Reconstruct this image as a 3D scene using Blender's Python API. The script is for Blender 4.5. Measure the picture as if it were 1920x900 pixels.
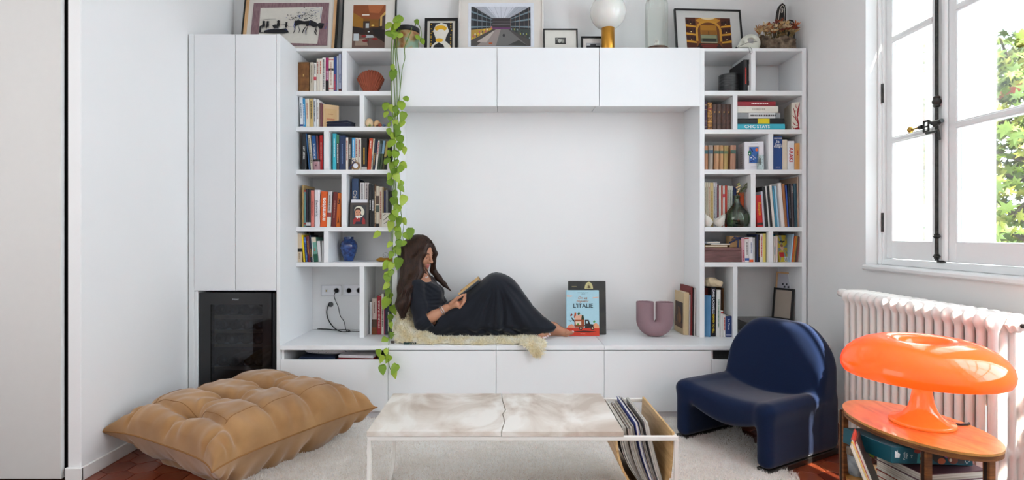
import bpy, bmesh, math, random
import numpy as np
from mathutils import Vector, Matrix, Euler

for o in list(bpy.data.objects):
    bpy.data.objects.remove(o)
SC = bpy.context.scene
COL = SC.collection
R = math.radians
rnd = random.Random(7)

# ------------------------------------------------------------------ camera
F, CX, CY, H = 1020.0, 946.0, 438.0, 1.19      # focal length in px, vanishing point, eye height
cam_d = bpy.data.cameras.new('camera')
cam = bpy.data.objects.new('camera', cam_d)
COL.objects.link(cam)
cam.location = (0, 0, H)
cam.rotation_euler = (R(90), 0, 0)
cam_d.sensor_width = 36
cam_d.lens = 36 * F / 1920
cam_d.shift_x = (960 - CX) / 1920
cam_d.shift_y = (CY - 450) / 1920
cam_d.clip_start = 0.05
SC.camera = cam

# ------------------------------------------------------------------ light
w = bpy.data.worlds.new('daylight')
SC.world = w
w.use_nodes = True
bg = w.node_tree.nodes['Background']
bg.inputs[0].default_value = (0.80, 0.89, 0.98, 1)
bg.inputs[1].default_value = 7.6

def light(name, kind, loc, rot, energy, color=(1, 1, 1), **kw):
    d = bpy.data.lights.new(name, kind)
    d.energy = energy
    d.color = color
    for k, v in kw.items():
        setattr(d, k, v)
    o = bpy.data.objects.new(name, d)
    o.location = loc
    o.rotation_euler = rot
    COL.objects.link(o)
    return o

sun_dir = Vector((-0.30, 0.96, -0.86)).normalized()          # direction of travel
light('sun', 'SUN', (5, -2, 6), sun_dir.to_track_quat('-Z', 'Y').to_euler(), 30.0, (1.0, 0.93, 0.82), angle=R(0.6))
# daylight of the second window of the same wall (nearer than the frame), then an added left fill for the right wall
light('daylight_near_window', 'AREA', (2.30, 1.05, 1.80), (0, R(90), 0), 9, (0.82, 0.91, 1.0), shape='RECTANGLE', size=1.8, size_y=1.3)
light('fill_left', 'AREA', (-3.28, 0.5, 1.75), (R(90), 0, R(-90)), 30, (0.97, 0.98, 1.0), shape='RECTANGLE', size=2.4, size_y=2.2)
pt = light('window_portal', 'AREA', (2.47, 2.685, 2.02), (0, R(90), 0), 1, shape='RECTANGLE', size=1.95, size_y=0.96)
pt.data.cycles.is_portal = True

vs = SC.view_settings
vs.view_transform = 'Standard'
vs.look = 'None'
vs.gamma = 1
vs.use_curve_mapping = False
vs.exposure = 0.22
try:
    SC.cycles.use_denoising = True
    SC.cycles.max_bounces = 10
    SC.cycles.diffuse_bounces = 5
    SC.cycles.transparent_max_bounces = 16
    SC.cycles.sample_clamp_indirect = 6
    SC.cycles.caustics_reflective = False
    SC.cycles.caustics_refractive = False
except Exception:
    pass

# ------------------------------------------------------------------ helpers
def WX(px, d): return (px - CX) * d / F            # photograph column -> metres at distance d
def WZ(py, d): return H - (py - CY) * d / F

def lin(hexs):
    hexs = hexs.lstrip('#')
    c = [int(hexs[i:i + 2], 16) / 255 for i in (0, 2, 4)]
    return [x / 12.92 if x <= 0.04045 else ((x + 0.055) / 1.055) ** 2.4 for x in c]

MATS = {}
def M(col, rough=0.5, metal=0.0, var=0.05, scale=25.0, bump=0.0, bscale=None, spec=0.5, coat=0.0, sheen=0.0, stretch=None,
      emis=0.0, sss=0.0, alpha=1.0, trans=0.0, ior=1.45):
    key = (col, rough, metal, var, scale, bump, bscale, spec, coat, sheen, stretch, emis, sss, alpha, trans, ior)
    if key in MATS:
        return MATS[key]
    m = bpy.data.materials.new('mat_' + col.lstrip('#'))
    m.use_nodes = True
    nt = m.node_tree
    N, L = nt.nodes, nt.links
    b = N['Principled BSDF']
    c = lin(col)
    b.inputs['Roughness'].default_value = rough
    b.inputs['Metallic'].default_value = metal
    b.inputs['Specular IOR Level'].default_value = spec
    b.inputs['Coat Weight'].default_value = coat
    b.inputs['Sheen Weight'].default_value = sheen
    b.inputs['Sheen Roughness'].default_value = 0.4
    b.inputs['Alpha'].default_value = alpha
    b.inputs['Transmission Weight'].default_value = trans
    b.inputs['IOR'].default_value = ior
    if sss:
        b.inputs['Subsurface Weight'].default_value = sss
        b.inputs['Subsurface Radius'].default_value = (0.02, 0.008, 0.004)
    tc = N.new('ShaderNodeTexCoord')
    mp = N.new('ShaderNodeMapping')
    if stretch:
        mp.inputs['Scale'].default_value = stretch
    L.new(tc.outputs['Object'], mp.inputs['Vector'])
    nz = N.new('ShaderNodeTexNoise')
    nz.inputs['Scale'].default_value = scale
    nz.inputs['Detail'].default_value = 4
    L.new(mp.outputs[0], nz.inputs['Vector'])
    mx = N.new('ShaderNodeMix')
    mx.data_type = 'RGBA'
    mx.inputs[6].default_value = [max(0, x * (1 - var)) for x in c] + [1]
    mx.inputs[7].default_value = [min(1, x * (1 + var)) for x in c] + [1]
    L.new(nz.outputs['Fac'], mx.inputs[0])
    L.new(mx.outputs[2], b.inputs['Base Color'])
    if emis:
        L.new(mx.outputs[2], b.inputs['Emission Color'])
        b.inputs['Emission Strength'].default_value = emis
    if bump:
        n2 = N.new('ShaderNodeTexNoise')
        n2.inputs['Scale'].default_value = bscale or scale * 3
        n2.inputs['Detail'].default_value = 5
        L.new(mp.outputs[0], n2.inputs['Vector'])
        bp = N.new('ShaderNodeBump')
        bp.inputs['Strength'].default_value = bump
        bp.inputs['Distance'].default_value = 0.004
        L.new(n2.outputs['Fac'], bp.inputs['Height'])
        L.new(bp.outputs[0], b.inputs['Normal'])
    MATS[key] = m
    return m

def M2(name, c1, c2, scale=6, rough=0.5, stretch=None, bump=0.0, detail=6, distort=0.0, c3=None, lo=0.35, hi=0.65, wave=False, coat=0.0, sheen=0.0, spec=0.5):
    """two/three colour noise or wave blend (wood, stone, leather, patina)"""
    m = bpy.data.materials.new(name)
    m.use_nodes = True
    nt = m.node_tree
    N, L = nt.nodes, nt.links
    b = N['Principled BSDF']
    b.inputs['Roughness'].default_value = rough
    b.inputs['Coat Weight'].default_value = coat
    b.inputs['Sheen Weight'].default_value = sheen
    b.inputs['Specular IOR Level'].default_value = spec
    tc = N.new('ShaderNodeTexCoord')
    mp = N.new('ShaderNodeMapping')
    if stretch:
        mp.inputs['Scale'].default_value = stretch
    L.new(tc.outputs['Object'], mp.inputs['Vector'])
    if wave:
        nz = N.new('ShaderNodeTexWave')
        nz.inputs['Scale'].default_value = scale
        nz.inputs['Distortion'].default_value = distort
        nz.inputs['Detail'].default_value = detail
        nz.inputs['Detail Scale'].default_value = 1.6
    else:
        nz = N.new('ShaderNodeTexNoise')
        nz.inputs['Scale'].default_value = scale
        nz.inputs['Detail'].default_value = detail
        nz.inputs['Distortion'].default_value = distort
    L.new(mp.outputs[0], nz.inputs['Vector'])
    r = N.new('ShaderNodeValToRGB')
    r.color_ramp.elements[0].position = lo
    r.color_ramp.elements[0].color = lin(c1) + [1]
    r.color_ramp.elements[1].position = hi
    r.color_ramp.elements[1].color = lin(c2) + [1]
    if c3:
        e = r.color_ramp.elements.new((lo + hi) / 2)
        e.color = lin(c3) + [1]
    L.new(nz.outputs['Fac'], r.inputs[0])
    L.new(r.outputs[0], b.inputs['Base Color'])
    if bump:
        bp = N.new('ShaderNodeBump')
        bp.inputs['Strength'].default_value = bump
        bp.inputs['Distance'].default_value = 0.004
        L.new(nz.outputs['Fac'], bp.inputs['Height'])
        L.new(bp.outputs[0], b.inputs['Normal'])
    return m

def glassy(name, tint, gloss=0.06, base=0.0, rough=0.02):
    """thin clear material: tinted see-through plus a Fresnel gloss"""
    m = bpy.data.materials.new(name)
    m.use_nodes = True
    nt = m.node_tree
    N, L = nt.nodes, nt.links
    out = N['Material Output']
    N.remove(N['Principled BSDF'])
    t = N.new('ShaderNodeBsdfTransparent')
    t.inputs[0].default_value = lin(tint) + [1]
    g = N.new('ShaderNodeBsdfGlossy')
    g.inputs['Roughness'].default_value = rough
    fr = N.new('ShaderNodeLayerWeight')
    fr.inputs['Blend'].default_value = 0.25
    mt = N.new('ShaderNodeMath')
    mt.operation = 'MULTIPLY_ADD'
    mt.inputs[1].default_value = 0.55
    mt.inputs[2].default_value = gloss
    L.new(fr.outputs['Fresnel'], mt.inputs[0])
    mx = N.new('ShaderNodeMixShader')
    L.new(mt.outputs[0], mx.inputs[0])
    L.new(t.outputs[0], mx.inputs[1])
    L.new(g.outputs[0], mx.inputs[2])
    L.new(mx.outputs[0], out.inputs[0])
    return m

def fibre(name, c1, c2, scale=12, mix=.4):
    """soft fibre: diffuse and see-through light mixed, two tones"""
    m = M2(name, c1, c2, scale, .95, lo=.3, hi=.7, sheen=.2, spec=.1)
    N, L = m.node_tree.nodes, m.node_tree.links
    p = N['Principled BSDF']
    t = N.new('ShaderNodeBsdfTranslucent')
    L.new(p.inputs['Base Color'].links[0].from_socket, t.inputs[0])
    mx = N.new('ShaderNodeMixShader'); mx.inputs[0].default_value = mix
    L.new(p.outputs[0], mx.inputs[1]); L.new(t.outputs[0], mx.inputs[2])
    L.new(mx.outputs[0], N['Material Output'].inputs[0])
    return m

def tag(o, label=None, cat=None, group=None, kind=None):
    if label: o['label'] = label
    if cat: o['category'] = cat
    if group: o['group'] = group
    if kind: o['kind'] = kind
    return o

def thing(name, label, cat, loc=(0, 0, 0), rot=(0, 0, 0), group=None, kind=None):
    o = bpy.data.objects.new(name, None)
    COL.objects.link(o)
    o.location = loc
    o.rotation_euler = rot
    o.empty_display_size = 0.05
    return tag(o, label, cat, group, kind)

def link(name, me, parent=None, loc=(0, 0, 0), rot=(0, 0, 0)):
    o = bpy.data.objects.new(name, me)
    COL.objects.link(o)
    o.parent = parent
    o.location = loc
    o.rotation_euler = rot
    return o

class MB:
    def __init__(s):
        s.v, s.f, s.m = [], [], []
    def add(s, vs, fs, mi=0):
        n = len(s.v)
        s.v += [tuple(v) for v in vs]
        s.f += [tuple(i + n for i in f) for f in fs]
        s.m += [mi] * len(fs)
        return s
    def box(s, x0, x1, y0, y1, z0, z1, mi=0, c=0.0):
        if c <= 0:
            vs = [(x, y, z) for x in (x0, x1) for y in (y0, y1) for z in (z0, z1)]
            fs = [(0, 1, 3, 2), (4, 6, 7, 5), (0, 4, 5, 1), (2, 3, 7, 6), (0, 2, 6, 4), (1, 5, 7, 3)]
            return s.add(vs, fs, mi)
        lo, hi = (x0, y0, z0), (x1, y1, z1)
        c = min(c, (x1 - x0) * .45, (y1 - y0) * .45, (z1 - z0) * .45)
        vs, idx = [], {}
        for a in range(3):
            for i in (0, 1):
                for j in (0, 1):
                    for k in (0, 1):
                        sgn = (i, j, k)
                        p = []
                        for q in range(3):
                            base = hi[q] if sgn[q] else lo[q]
                            if q != a:
                                base += -c if sgn[q] else c
                            p.append(base)
                        idx[(a, i, j, k)] = len(vs)
                        vs.append(p)
        fs = []
        for a in range(3):
            b, d = (a + 1) % 3, (a + 2) % 3
            for sg in (0, 1):
                q = []
                for (u, v) in ((0, 0), (1, 0), (1, 1), (0, 1)):
                    t = [0, 0, 0]; t[a] = sg; t[b] = u; t[d] = v
                    q.append(idx[(a, *t)])
                fs.append(q if sg else q[::-1])
        for a in range(3):
            b, d = (a + 1) % 3, (a + 2) % 3
            for u in (0, 1):
                for v in (0, 1):
                    t0 = [0, 0, 0]; t0[b] = u; t0[d] = v
                    t1 = list(t0); t1[a] = 1
                    fs.append([idx[(b, *t0)], idx[(b, *t1)], idx[(d, *t1)], idx[(d, *t0)]])
        for i in (0, 1):
            for j in (0, 1):
                for k in (0, 1):
                    fs.append([idx[(0, i, j, k)], idx[(1, i, j, k)], idx[(2, i, j, k)]])
        return s.add(vs, fs, mi)
    def prism(s, pts, axis, a, b, mi=0):
        """polygon (2D) extruded along axis from a to b"""
        n = len(pts)
        def p3(p, t):
            if axis == 'z': return (p[0], p[1], t)
            if axis == 'y': return (p[0], t, p[1])
            return (t, p[0], p[1])
        vs = [p3(p, a) for p in pts] + [p3(p, b) for p in pts]
        fs = [tuple(range(n))[::-1], tuple(range(n, 2 * n))]
        fs += [(i, (i + 1) % n, n + (i + 1) % n, n + i) for i in range(n)]
        return s.add(vs, fs, mi)
    def lathe(s, prof, n=32, c=(0, 0, 0), mi=0, close=False, sx=1, sy=1):
        vs, fs = [], []
        k = len(prof)
        for (r, z) in prof:
            for i in range(n):
                a = 2 * math.pi * i / n
                vs.append((c[0] + sx * r * math.cos(a), c[1] + sy * r * math.sin(a), c[2] + z))
        for j in range(k - 1 if not close else k):
            for i in range(n):
                j2 = (j + 1) % k
                fs.append((j * n + i, j * n + (i + 1) % n, j2 * n + (i + 1) % n, j2 * n + i))
        if not close:
            if prof[0][0] > 1e-5: fs.append(tuple(range(n))[::-1])
            if prof[-1][0] > 1e-5: fs.append(tuple(range((k - 1) * n, k * n)))
        return s.add(vs, fs, mi)
    def tube(s, path, r, n=8, mi=0, closed=False, flat=None):
        P = [Vector(p) for p in path]
        k = len(P)
        rr = r if isinstance(r, (list, tuple)) else [r] * k
        vs, fs = [], []
        up = None
        for i in range(k):
            if closed:
                t = (P[(i + 1) % k] - P[i - 1])
            else:
                t = P[min(i + 1, k - 1)] - P[max(i - 1, 0)]
            t.normalize()
            if up is None:
                up = Vector((0, 0, 1)) if abs(t.z) < .9 else Vector((0, 1, 0))
            sd = t.cross(up)
            if sd.length < 1e-6:
                sd = t.orthogonal()
            sd.normalize()
            up = sd.cross(t).normalized()
            for j in range(n):
                a = 2 * math.pi * (j + .5) / n
                ca, sa = math.cos(a), math.sin(a)
                if flat: ca *= flat
                vs.append(P[i] + (sd * ca + up * sa) * rr[i])
        for i in range(k if closed else k - 1):
            i2 = (i + 1) % k
            for j in range(n):
                fs.append((i * n + j, i * n + (j + 1) % n, i2 * n + (j + 1) % n, i2 * n + j))
        if not closed:
            fs.append(tuple(range(n))[::-1])
            fs.append(tuple(range((k - 1) * n, k * n)))
        return s.add(vs, fs, mi)
    def sphere(s, c, r, n=16, m=10, mi=0, sc=(1, 1, 1)):
        vs, fs = [(c[0], c[1], c[2] - r * sc[2])], []
        for i in range(1, m):
            t = math.pi * i / m
            for j in range(n):
                a = 2 * math.pi * j / n
                vs.append((c[0] + r * sc[0] * math.sin(t) * math.cos(a), c[1] + r * sc[1] * math.sin(t) * math.sin(a), c[2] - r * sc[2] * math.cos(t)))
        vs.append((c[0], c[1], c[2] + r * sc[2]))
        for j in range(n):
            fs.append((0, 1 + (j + 1) % n, 1 + j))
            fs.append((len(vs) - 1, 1 + (m - 2) * n + j, 1 + (m - 2) * n + (j + 1) % n))
        for i in range(m - 2):
            for j in range(n):
                fs.append((1 + i * n + j, 1 + i * n + (j + 1) % n, 1 + (i + 1) * n + (j + 1) % n, 1 + (i + 1) * n + j))
        return s.add(vs, fs, mi)
    def grid(s, fn, nu, nv, mi=0, wrapu=False):
        vs = [fn(i / (nu if wrapu else nu - 1), j / (nv - 1)) for j in range(nv) for i in range(nu)]
        fs = []
        for j in range(nv - 1):
            for i in range(nu if wrapu else nu - 1):
                i2 = (i + 1) % nu
                fs.append((j * nu + i, j * nu + i2, (j + 1) * nu + i2, (j + 1) * nu + i))
        return s.add(vs, fs, mi)
    def mesh(s, name, mats, smooth=None):
        me = bpy.data.meshes.new(name)
        me.from_pydata(s.v, [], s.f)
        for m in (mats if isinstance(mats, (list, tuple)) else [mats]):
            me.materials.append(m)
        if any(s.m):
            me.polygons.foreach_set('material_index', s.m)
        me.update()
        bm = bmesh.new(); bm.from_mesh(me)
        bmesh.ops.recalc_face_normals(bm, faces=bm.faces)
        bm.to_mesh(me); bm.free()
        if smooth is not None:
            me.shade_smooth()
            me.set_sharp_from_angle(angle=R(smooth))
        return me
    def build(s, name, mats, parent=None, loc=(0, 0, 0), rot=(0, 0, 0), smooth=None):
        return link(name, s.mesh(name, mats, smooth), parent, loc, rot)

def boxpart(name, b, mat, parent=None, c=0.002, **kw):
    return MB().box(*b, c=c).build(name, mat, parent, **kw)

def struct(o, label=None):
    o['kind'] = 'structure'
    if label: o['label'] = label
    return o

# -------- implicit surfaces -> mesh (naive surface nets)
def nets(val, lo, h):
    nx, ny, nz = val.shape
    ins = val < 0
    c = np.zeros((nx - 1, ny - 1, nz - 1), np.int8)
    for i in (0, 1):
        for j in (0, 1):
            for k in (0, 1):
                c += ins[i:nx - 1 + i, j:ny - 1 + j, k:nz - 1 + k]
    act = (c > 0) & (c < 8)
    ii, jj, kk = np.nonzero(act)
    idx = -np.ones(act.shape, np.int64)
    idx[ii, jj, kk] = np.arange(len(ii))
    acc = np.zeros((len(ii), 3)); cnt = np.zeros(len(ii))
    corners = [(i, j, k) for i in (0, 1) for j in (0, 1) for k in (0, 1)]
    for a in range(8):
        for b in range(a + 1, 8):
            A, B = corners[a], corners[b]
            if sum(abs(A[q] - B[q]) for q in range(3)) != 1: continue
            va = val[ii + A[0], jj + A[1], kk + A[2]]
            vb = val[ii + B[0], jj + B[1], kk + B[2]]
            x = (va < 0) != (vb < 0)
            t = np.where(x, va / np.where(np.abs(va - vb) < 1e-12, 1, va - vb), 0)
            for q in range(3):
                acc[:, q] += np.where(x, A[q] + t * (B[q] - A[q]), 0)
            cnt += x
    pos = acc / cnt[:, None] + np.stack([ii, jj, kk], 1)
    pos = pos * h + np.array(lo)
    quads = []
    for ax in range(3):
        b, d = (ax + 1) % 3, (ax + 2) % 3
        sl0 = [slice(None)] * 3; sl1 = [slice(None)] * 3
        sl0[ax] = slice(0, -1); sl1[ax] = slice(1, None)
        e = ins[tuple(sl0)] != ins[tuple(sl1)]
        i = np.stack(np.nonzero(e), 1)
        ok = (i[:, b] > 0) & (i[:, d] > 0) & (i[:, b] < val.shape[b] - 1) & (i[:, d] < val.shape[d] - 1)
        i = i[ok]
        q = []
        for (ub, ud) in ((1, 1), (0, 1), (0, 0), (1, 0)):
            j = i.copy(); j[:, b] -= ub; j[:, d] -= ud
            q.append(idx[j[:, 0], j[:, 1], j[:, 2]])
        q = np.stack(q, 1)
        fl = ins[i[:, 0], i[:, 1], i[:, 2]]
        q[~fl] = q[~fl][:, ::-1]
        quads.append(q)
    return pos, np.concatenate(quads)

class SDF:
    def __init__(s, lo, hi, h):
        s.lo, s.h = np.array(lo, float), h
        s.n = np.ceil((np.array(hi) - s.lo) / h).astype(int) + 1
        s.val = np.full(s.n, 9.0, np.float32)
    def _blk(s, lo, hi):
        a = np.clip(np.floor((np.array(lo) - s.lo) / s.h).astype(int), 0, s.n - 1)
        b = np.clip(np.ceil((np.array(hi) - s.lo) / s.h).astype(int) + 1, 1, s.n)
        sl = tuple(slice(a[q], max(b[q], a[q] + 1)) for q in range(3))
        ax = [(np.arange(sl[q].start, sl[q].stop) * s.h + s.lo[q]).astype(np.float32) for q in range(3)]
        return sl, np.meshgrid(*ax, indexing='ij')
    def put(s, fn, lo, hi, k=0.0, op='u'):
        pad = max(k, 0) + 3 * s.h
        sl, (X, Y, Z) = s._blk(np.array(lo) - pad, np.array(hi) + pad)
        d = fn(X, Y, Z).astype(np.float32)
        v = s.val[sl]
        if op == 'u':
            if k > 0:
                hh = np.clip(0.5 + 0.5 * (v - d) / k, 0, 1)
                s.val[sl] = v * (1 - hh) + d * hh - k * hh * (1 - hh)
            else:
                s.val[sl] = np.minimum(v, d)
        elif op == 's':
            if k > 0:
                d = -d
                hh = np.clip(0.5 - 0.5 * (v - d) / k, 0, 1)
                s.val[sl] = v * (1 - hh) + d * hh + k * hh * (1 - hh)
            else:
                s.val[sl] = np.maximum(v, -d)
        elif op == 'i':
            s.val[sl] = np.maximum(v, d)
        return s
    def cap(s, a, b, r1, r2=None, k=0.02, sq=(1, 1, 1)):
        a, b = np.array(a, float), np.array(b, float)
        r2 = r1 if r2 is None else r2
        ab = b - a; L2 = max(float(ab @ ab), 1e-9)
        def fn(X, Y, Z):
            px, py, pz = X - a[0], Y - a[1], Z - a[2]
            t = np.clip((px * ab[0] + py * ab[1] + pz * ab[2]) / L2, 0, 1)
            dx, dy, dz = (px - t * ab[0]) / sq[0], (py - t * ab[1]) / sq[1], (pz - t * ab[2]) / sq[2]
            return np.sqrt(dx * dx + dy * dy + dz * dz) - (r1 + (r2 - r1) * t)
        m = max(r1, r2) * max(sq)
        return s.put(fn, np.minimum(a, b) - m, np.maximum(a, b) + m, k)
    def ell(s, c, r, k=0.02, rot=None, op='u'):
        c = np.array(c, float); r = np.array(r, float)
        Rm = np.array(rot.to_matrix()) if rot is not None else np.eye(3)
        def fn(X, Y, Z):
            p = [X - c[0], Y - c[1], Z - c[2]]
            q = [(Rm[0][i] * p[0] + Rm[1][i] * p[1] + Rm[2][i] * p[2]) / r[i] for i in range(3)]
            l = np.sqrt(q[0] ** 2 + q[1] ** 2 + q[2] ** 2)
            return (l - 1) * r.min() * (0.6 + 0.4 * np.minimum(l, 1)) if False else (l - 1) * float(np.min(r))
        m = r.max()
        return s.put(fn, c - m, c + m, k, op)
    def mesh(s, name, mats, smooth=True, relax=0, post=None):
        pos, q = nets(s.val, s.lo, s.h)
        if relax:
            n = len(pos)
            e = np.concatenate([q[:, [0, 1]], q[:, [1, 2]], q[:, [2, 3]], q[:, [3, 0]]])
            for _ in range(relax):
                acc = np.zeros_like(pos); cn = np.zeros(n)
                for a, b in ((0, 1), (1, 0)):
                    for t in range(3):
                        acc[:, t] += np.bincount(e[:, a], pos[e[:, b], t], n)
                    cn += np.bincount(e[:, a], minlength=n)
                pos = pos * 0.4 + 0.6 * acc / np.maximum(cn, 1)[:, None]
        if post is not None:
            pos = post(pos)
        return qmesh(name, pos, q, mats, smooth)

def qmesh(name, pos, q, mats, smooth=True):
    me = bpy.data.meshes.new(name)
    n, k = len(q), q.shape[1]
    me.vertices.add(len(pos)); me.vertices.foreach_set('co', np.ascontiguousarray(pos, np.float32).ravel())
    me.loops.add(n * k); me.loops.foreach_set('vertex_index', np.ascontiguousarray(q, np.int32).ravel())
    me.polygons.add(n)
    me.polygons.foreach_set('loop_start', np.arange(0, n * k, k, dtype=np.int32))
    me.polygons.foreach_set('loop_total', np.full(n, k, np.int32))
    if smooth:
        me.polygons.foreach_set('use_smooth', np.ones(n, bool))
    me.update(calc_edges=True)
    me.validate()
    for m in (mats if isinstance(mats, (list, tuple)) else [mats]):
        me.materials.append(m)
    return me

def tufts(name, roots, dirs, length, width, mats, curl=0.35, seed=1):
    """many thin blades (fleece, rug pile): one mesh of 3-vertex-wide strips"""
    g = np.random.default_rng(seed)
    n = len(roots)
    L = length * g.uniform(.6, 1.15, n)[:, None]
    d = dirs + g.normal(0, curl, (n, 3)); d /= np.linalg.norm(d, axis=1)[:, None]
    d2 = d + g.normal(0, curl, (n, 3)); d2 /= np.linalg.norm(d2, axis=1)[:, None]
    sd = np.cross(d, g.normal(0, 1, (n, 3))); sd /= np.linalg.norm(sd, axis=1)[:, None] + 1e-9
    p1 = roots + d * L * .55; p2 = p1 + d2 * L * .5
    w = width * g.uniform(.7, 1.3, n)[:, None]
    V = np.stack([roots - sd * w, roots + sd * w, p1 - sd * w * .8, p1 + sd * w * .8, p2], 1).reshape(-1, 3)
    b = (np.arange(n) * 5)[:, None]
    T = np.concatenate([b + np.array([0, 1, 3]), b + np.array([0, 3, 2]), b + np.array([2, 3, 4])])
    return qmesh(name, V, T, mats, True)

# -------- flat print: list of (colour, polygon) on a plane with origin o, axes u (right) and v (up)
def flatprint(name, parent, polys, o, u, v, mats=None, rough=0.55):
    o, u, v = Vector(o), Vector(u), Vector(v)
    n = u.cross(v).normalized()
    b = MB(); ml = []
    for k, (c, pts) in enumerate(polys):
        mm = c if not isinstance(c, str) else M(c, rough, var=.06, scale=60)
        if mm not in ml: ml.append(mm)
        b.add([o + u * p[0] + v * p[1] + n * (0.0004 + 0.00006 * k) for p in pts], [tuple(range(len(pts)))], ml.index(mm))
    me = bpy.data.meshes.new(name)
    me.from_pydata(b.v, [], b.f)
    for m in ml: me.materials.append(m)
    me.polygons.foreach_set('material_index', b.m)
    me.update()
    return link(name, me, parent)
def rc(x0, y0, x1, y1): return [(x0, y0), (x1, y0), (x1, y1), (x0, y1)]
def disc(cx, cy, rx, ry=None, n=14, a0=0, a1=360):
    ry = rx if ry is None else ry
    return [(cx + rx * math.cos(R(a0 + (a1 - a0) * i / n)), cy + ry * math.sin(R(a0 + (a1 - a0) * i / n))) for i in range(n if a1 - a0 == 360 else n + 1)]
def stroke(pts, w):
    out_l, out_r = [], []
    for i, p in enumerate(pts):
        a = pts[max(i - 1, 0)]; b = pts[min(i + 1, len(pts) - 1)]
        dx, dy = b[0] - a[0], b[1] - a[1]
        l = math.hypot(dx, dy) or 1
        ww = w * (0.5 if i in (0, len(pts) - 1) else 1)
        out_l.append((p[0] - dy / l * ww, p[1] + dx / l * ww)); out_r.append((p[0] + dy / l * ww, p[1] - dx / l * ww))
    return out_l + out_r[::-1]

# -------- lettering (converted to mesh in one pass at the end)
TEXTS = []
def text(parent, s, centre, u, v, wmax, hmax, mat, name='lettering', bold=0.0, shear=0.0, stretch=False):
    TEXTS.append((parent, s, Vector(centre), Vector(u).normalized(), Vector(v).normalized(), wmax, hmax, mat, name, bold, shear, stretch))
def flush_texts():
    tmp = []
    for t in TEXTS:
        cu = bpy.data.curves.new('t', 'FONT')
        cu.body = t[1]; cu.resolution_u = 2; cu.align_x = 'CENTER'; cu.offset = t[9]; cu.shear = t[10]
        o = bpy.data.objects.new('t', cu); COL.objects.link(o); tmp.append(o)
    dg = bpy.context.evaluated_depsgraph_get(); dg.update()
    for t, o in zip(TEXTS, tmp):
        me = bpy.data.meshes.new_from_object(o.evaluated_get(dg))
        co = np.zeros(len(me.vertices) * 3, np.float32); me.vertices.foreach_get('co', co); co = co.reshape(-1, 3)
        if len(co) == 0: continue
        lo, hi = co.min(0), co.max(0)
        sz = np.maximum(hi - lo, 1e-6)
        sx = t[5] / sz[0]; sy = t[6] / sz[1]
        if not t[11]: sx = sy = min(sx, sy)
        p = (co - (lo + hi) / 2)
        u, v, c = t[3], t[4], t[2]
        out = np.array(c)[None] + p[:, :1] * sx * np.array(u)[None] + p[:, 1:2] * sy * np.array(v)[None]
        me.vertices.foreach_set('co', out.astype(np.float32).ravel())
        me.materials.clear(); me.materials.append(t[7]); me.update()
        link(t[8], me, t[0])
    for o in tmp:
        cu = o.data; bpy.data.objects.remove(o); bpy.data.curves.remove(cu)

def copy_tree(o, parent=None):
    c = o.copy(); COL.objects.link(c); c.parent = parent
    for ch in o.children:
        copy_tree(ch, c)
    return c
# ================================================================== THE ROOM
XL, XR, YB, D0, D1, ZT = -2.04, 2.105, 4.10, 3.50, 3.77, 2.475
WALL = M('#f0efee', 0.9, var=.012, scale=3, bump=.05, bscale=60)
CAB = M('#ecedee', 0.38, var=.008, scale=5)
CABI = M('#e9e9e9', 0.5, var=.01, scale=5)
PAINT = M('#e9eaea', 0.35, var=.01)
BLACK = M('#161616', 0.45)
DARK = M('#0c0c0d', 0.6)

o = struct(boxpart('wall_back', (-3.4, 2.5, YB, YB + .15, -.05, 3.25), WALL, c=0))
o = struct(boxpart('ceiling', (-3.4, 2.5, -.62, YB + .15, 3.25, 3.35), WALL, c=0))
o = struct(boxpart('wall_rear', (-3.4, 2.5, -.75, -.62, -.05, 3.25), WALL, c=0))
o = struct(boxpart('wall_left', (-2.104, XL, 2.62, YB, -.05, 3.25), WALL, c=0.003))
o = struct(boxpart('wall_far_left', (-3.4, -3.3, -.6, YB, -.05, 3.25), WALL, c=0))
# door leaf (slides into a pocket) left of the wall end
dr = struct(thing('door_1', 'plain white sliding door leaf at the left edge', 'door', (-2.13, 2.61, 0)), None)
boxpart('door_panel', (-1.1, 0, 0, .022, .012, 3.0), M('#d9d6d2', .5, var=.02), dr, c=.002)
boxpart('lit_edge', (0.0, .0015, .001, .021, .012, 3.0), M('#f2f2f0', .4), dr, c=0)  # edge face in a lighter tone, painted as lit
o = struct(boxpart('gap_shade', (-2.6, -2.105, 2.645, 2.70, 0, 3.1), DARK, c=0), 'dark strip standing in for shade in the gap beside the sliding door')  # near-black strip painted as the shade inside the gap
# baseboards
BB = M('#edece9', .4, var=.01)
struct(MB().box(XL, XL + .012, 2.608, D0 - .001, 0, .065, c=.003).build('baseboard_left', BB))
struct(MB().box(-2.108, XL + .012, 2.606, 2.62, 0, .066, c=.003).build('baseboard_front', BB))
struct(MB().box(XR - .014, XR, 1.0, YB - .35, 0, .085, c=.003).build('baseboard_right', BB))

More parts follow.
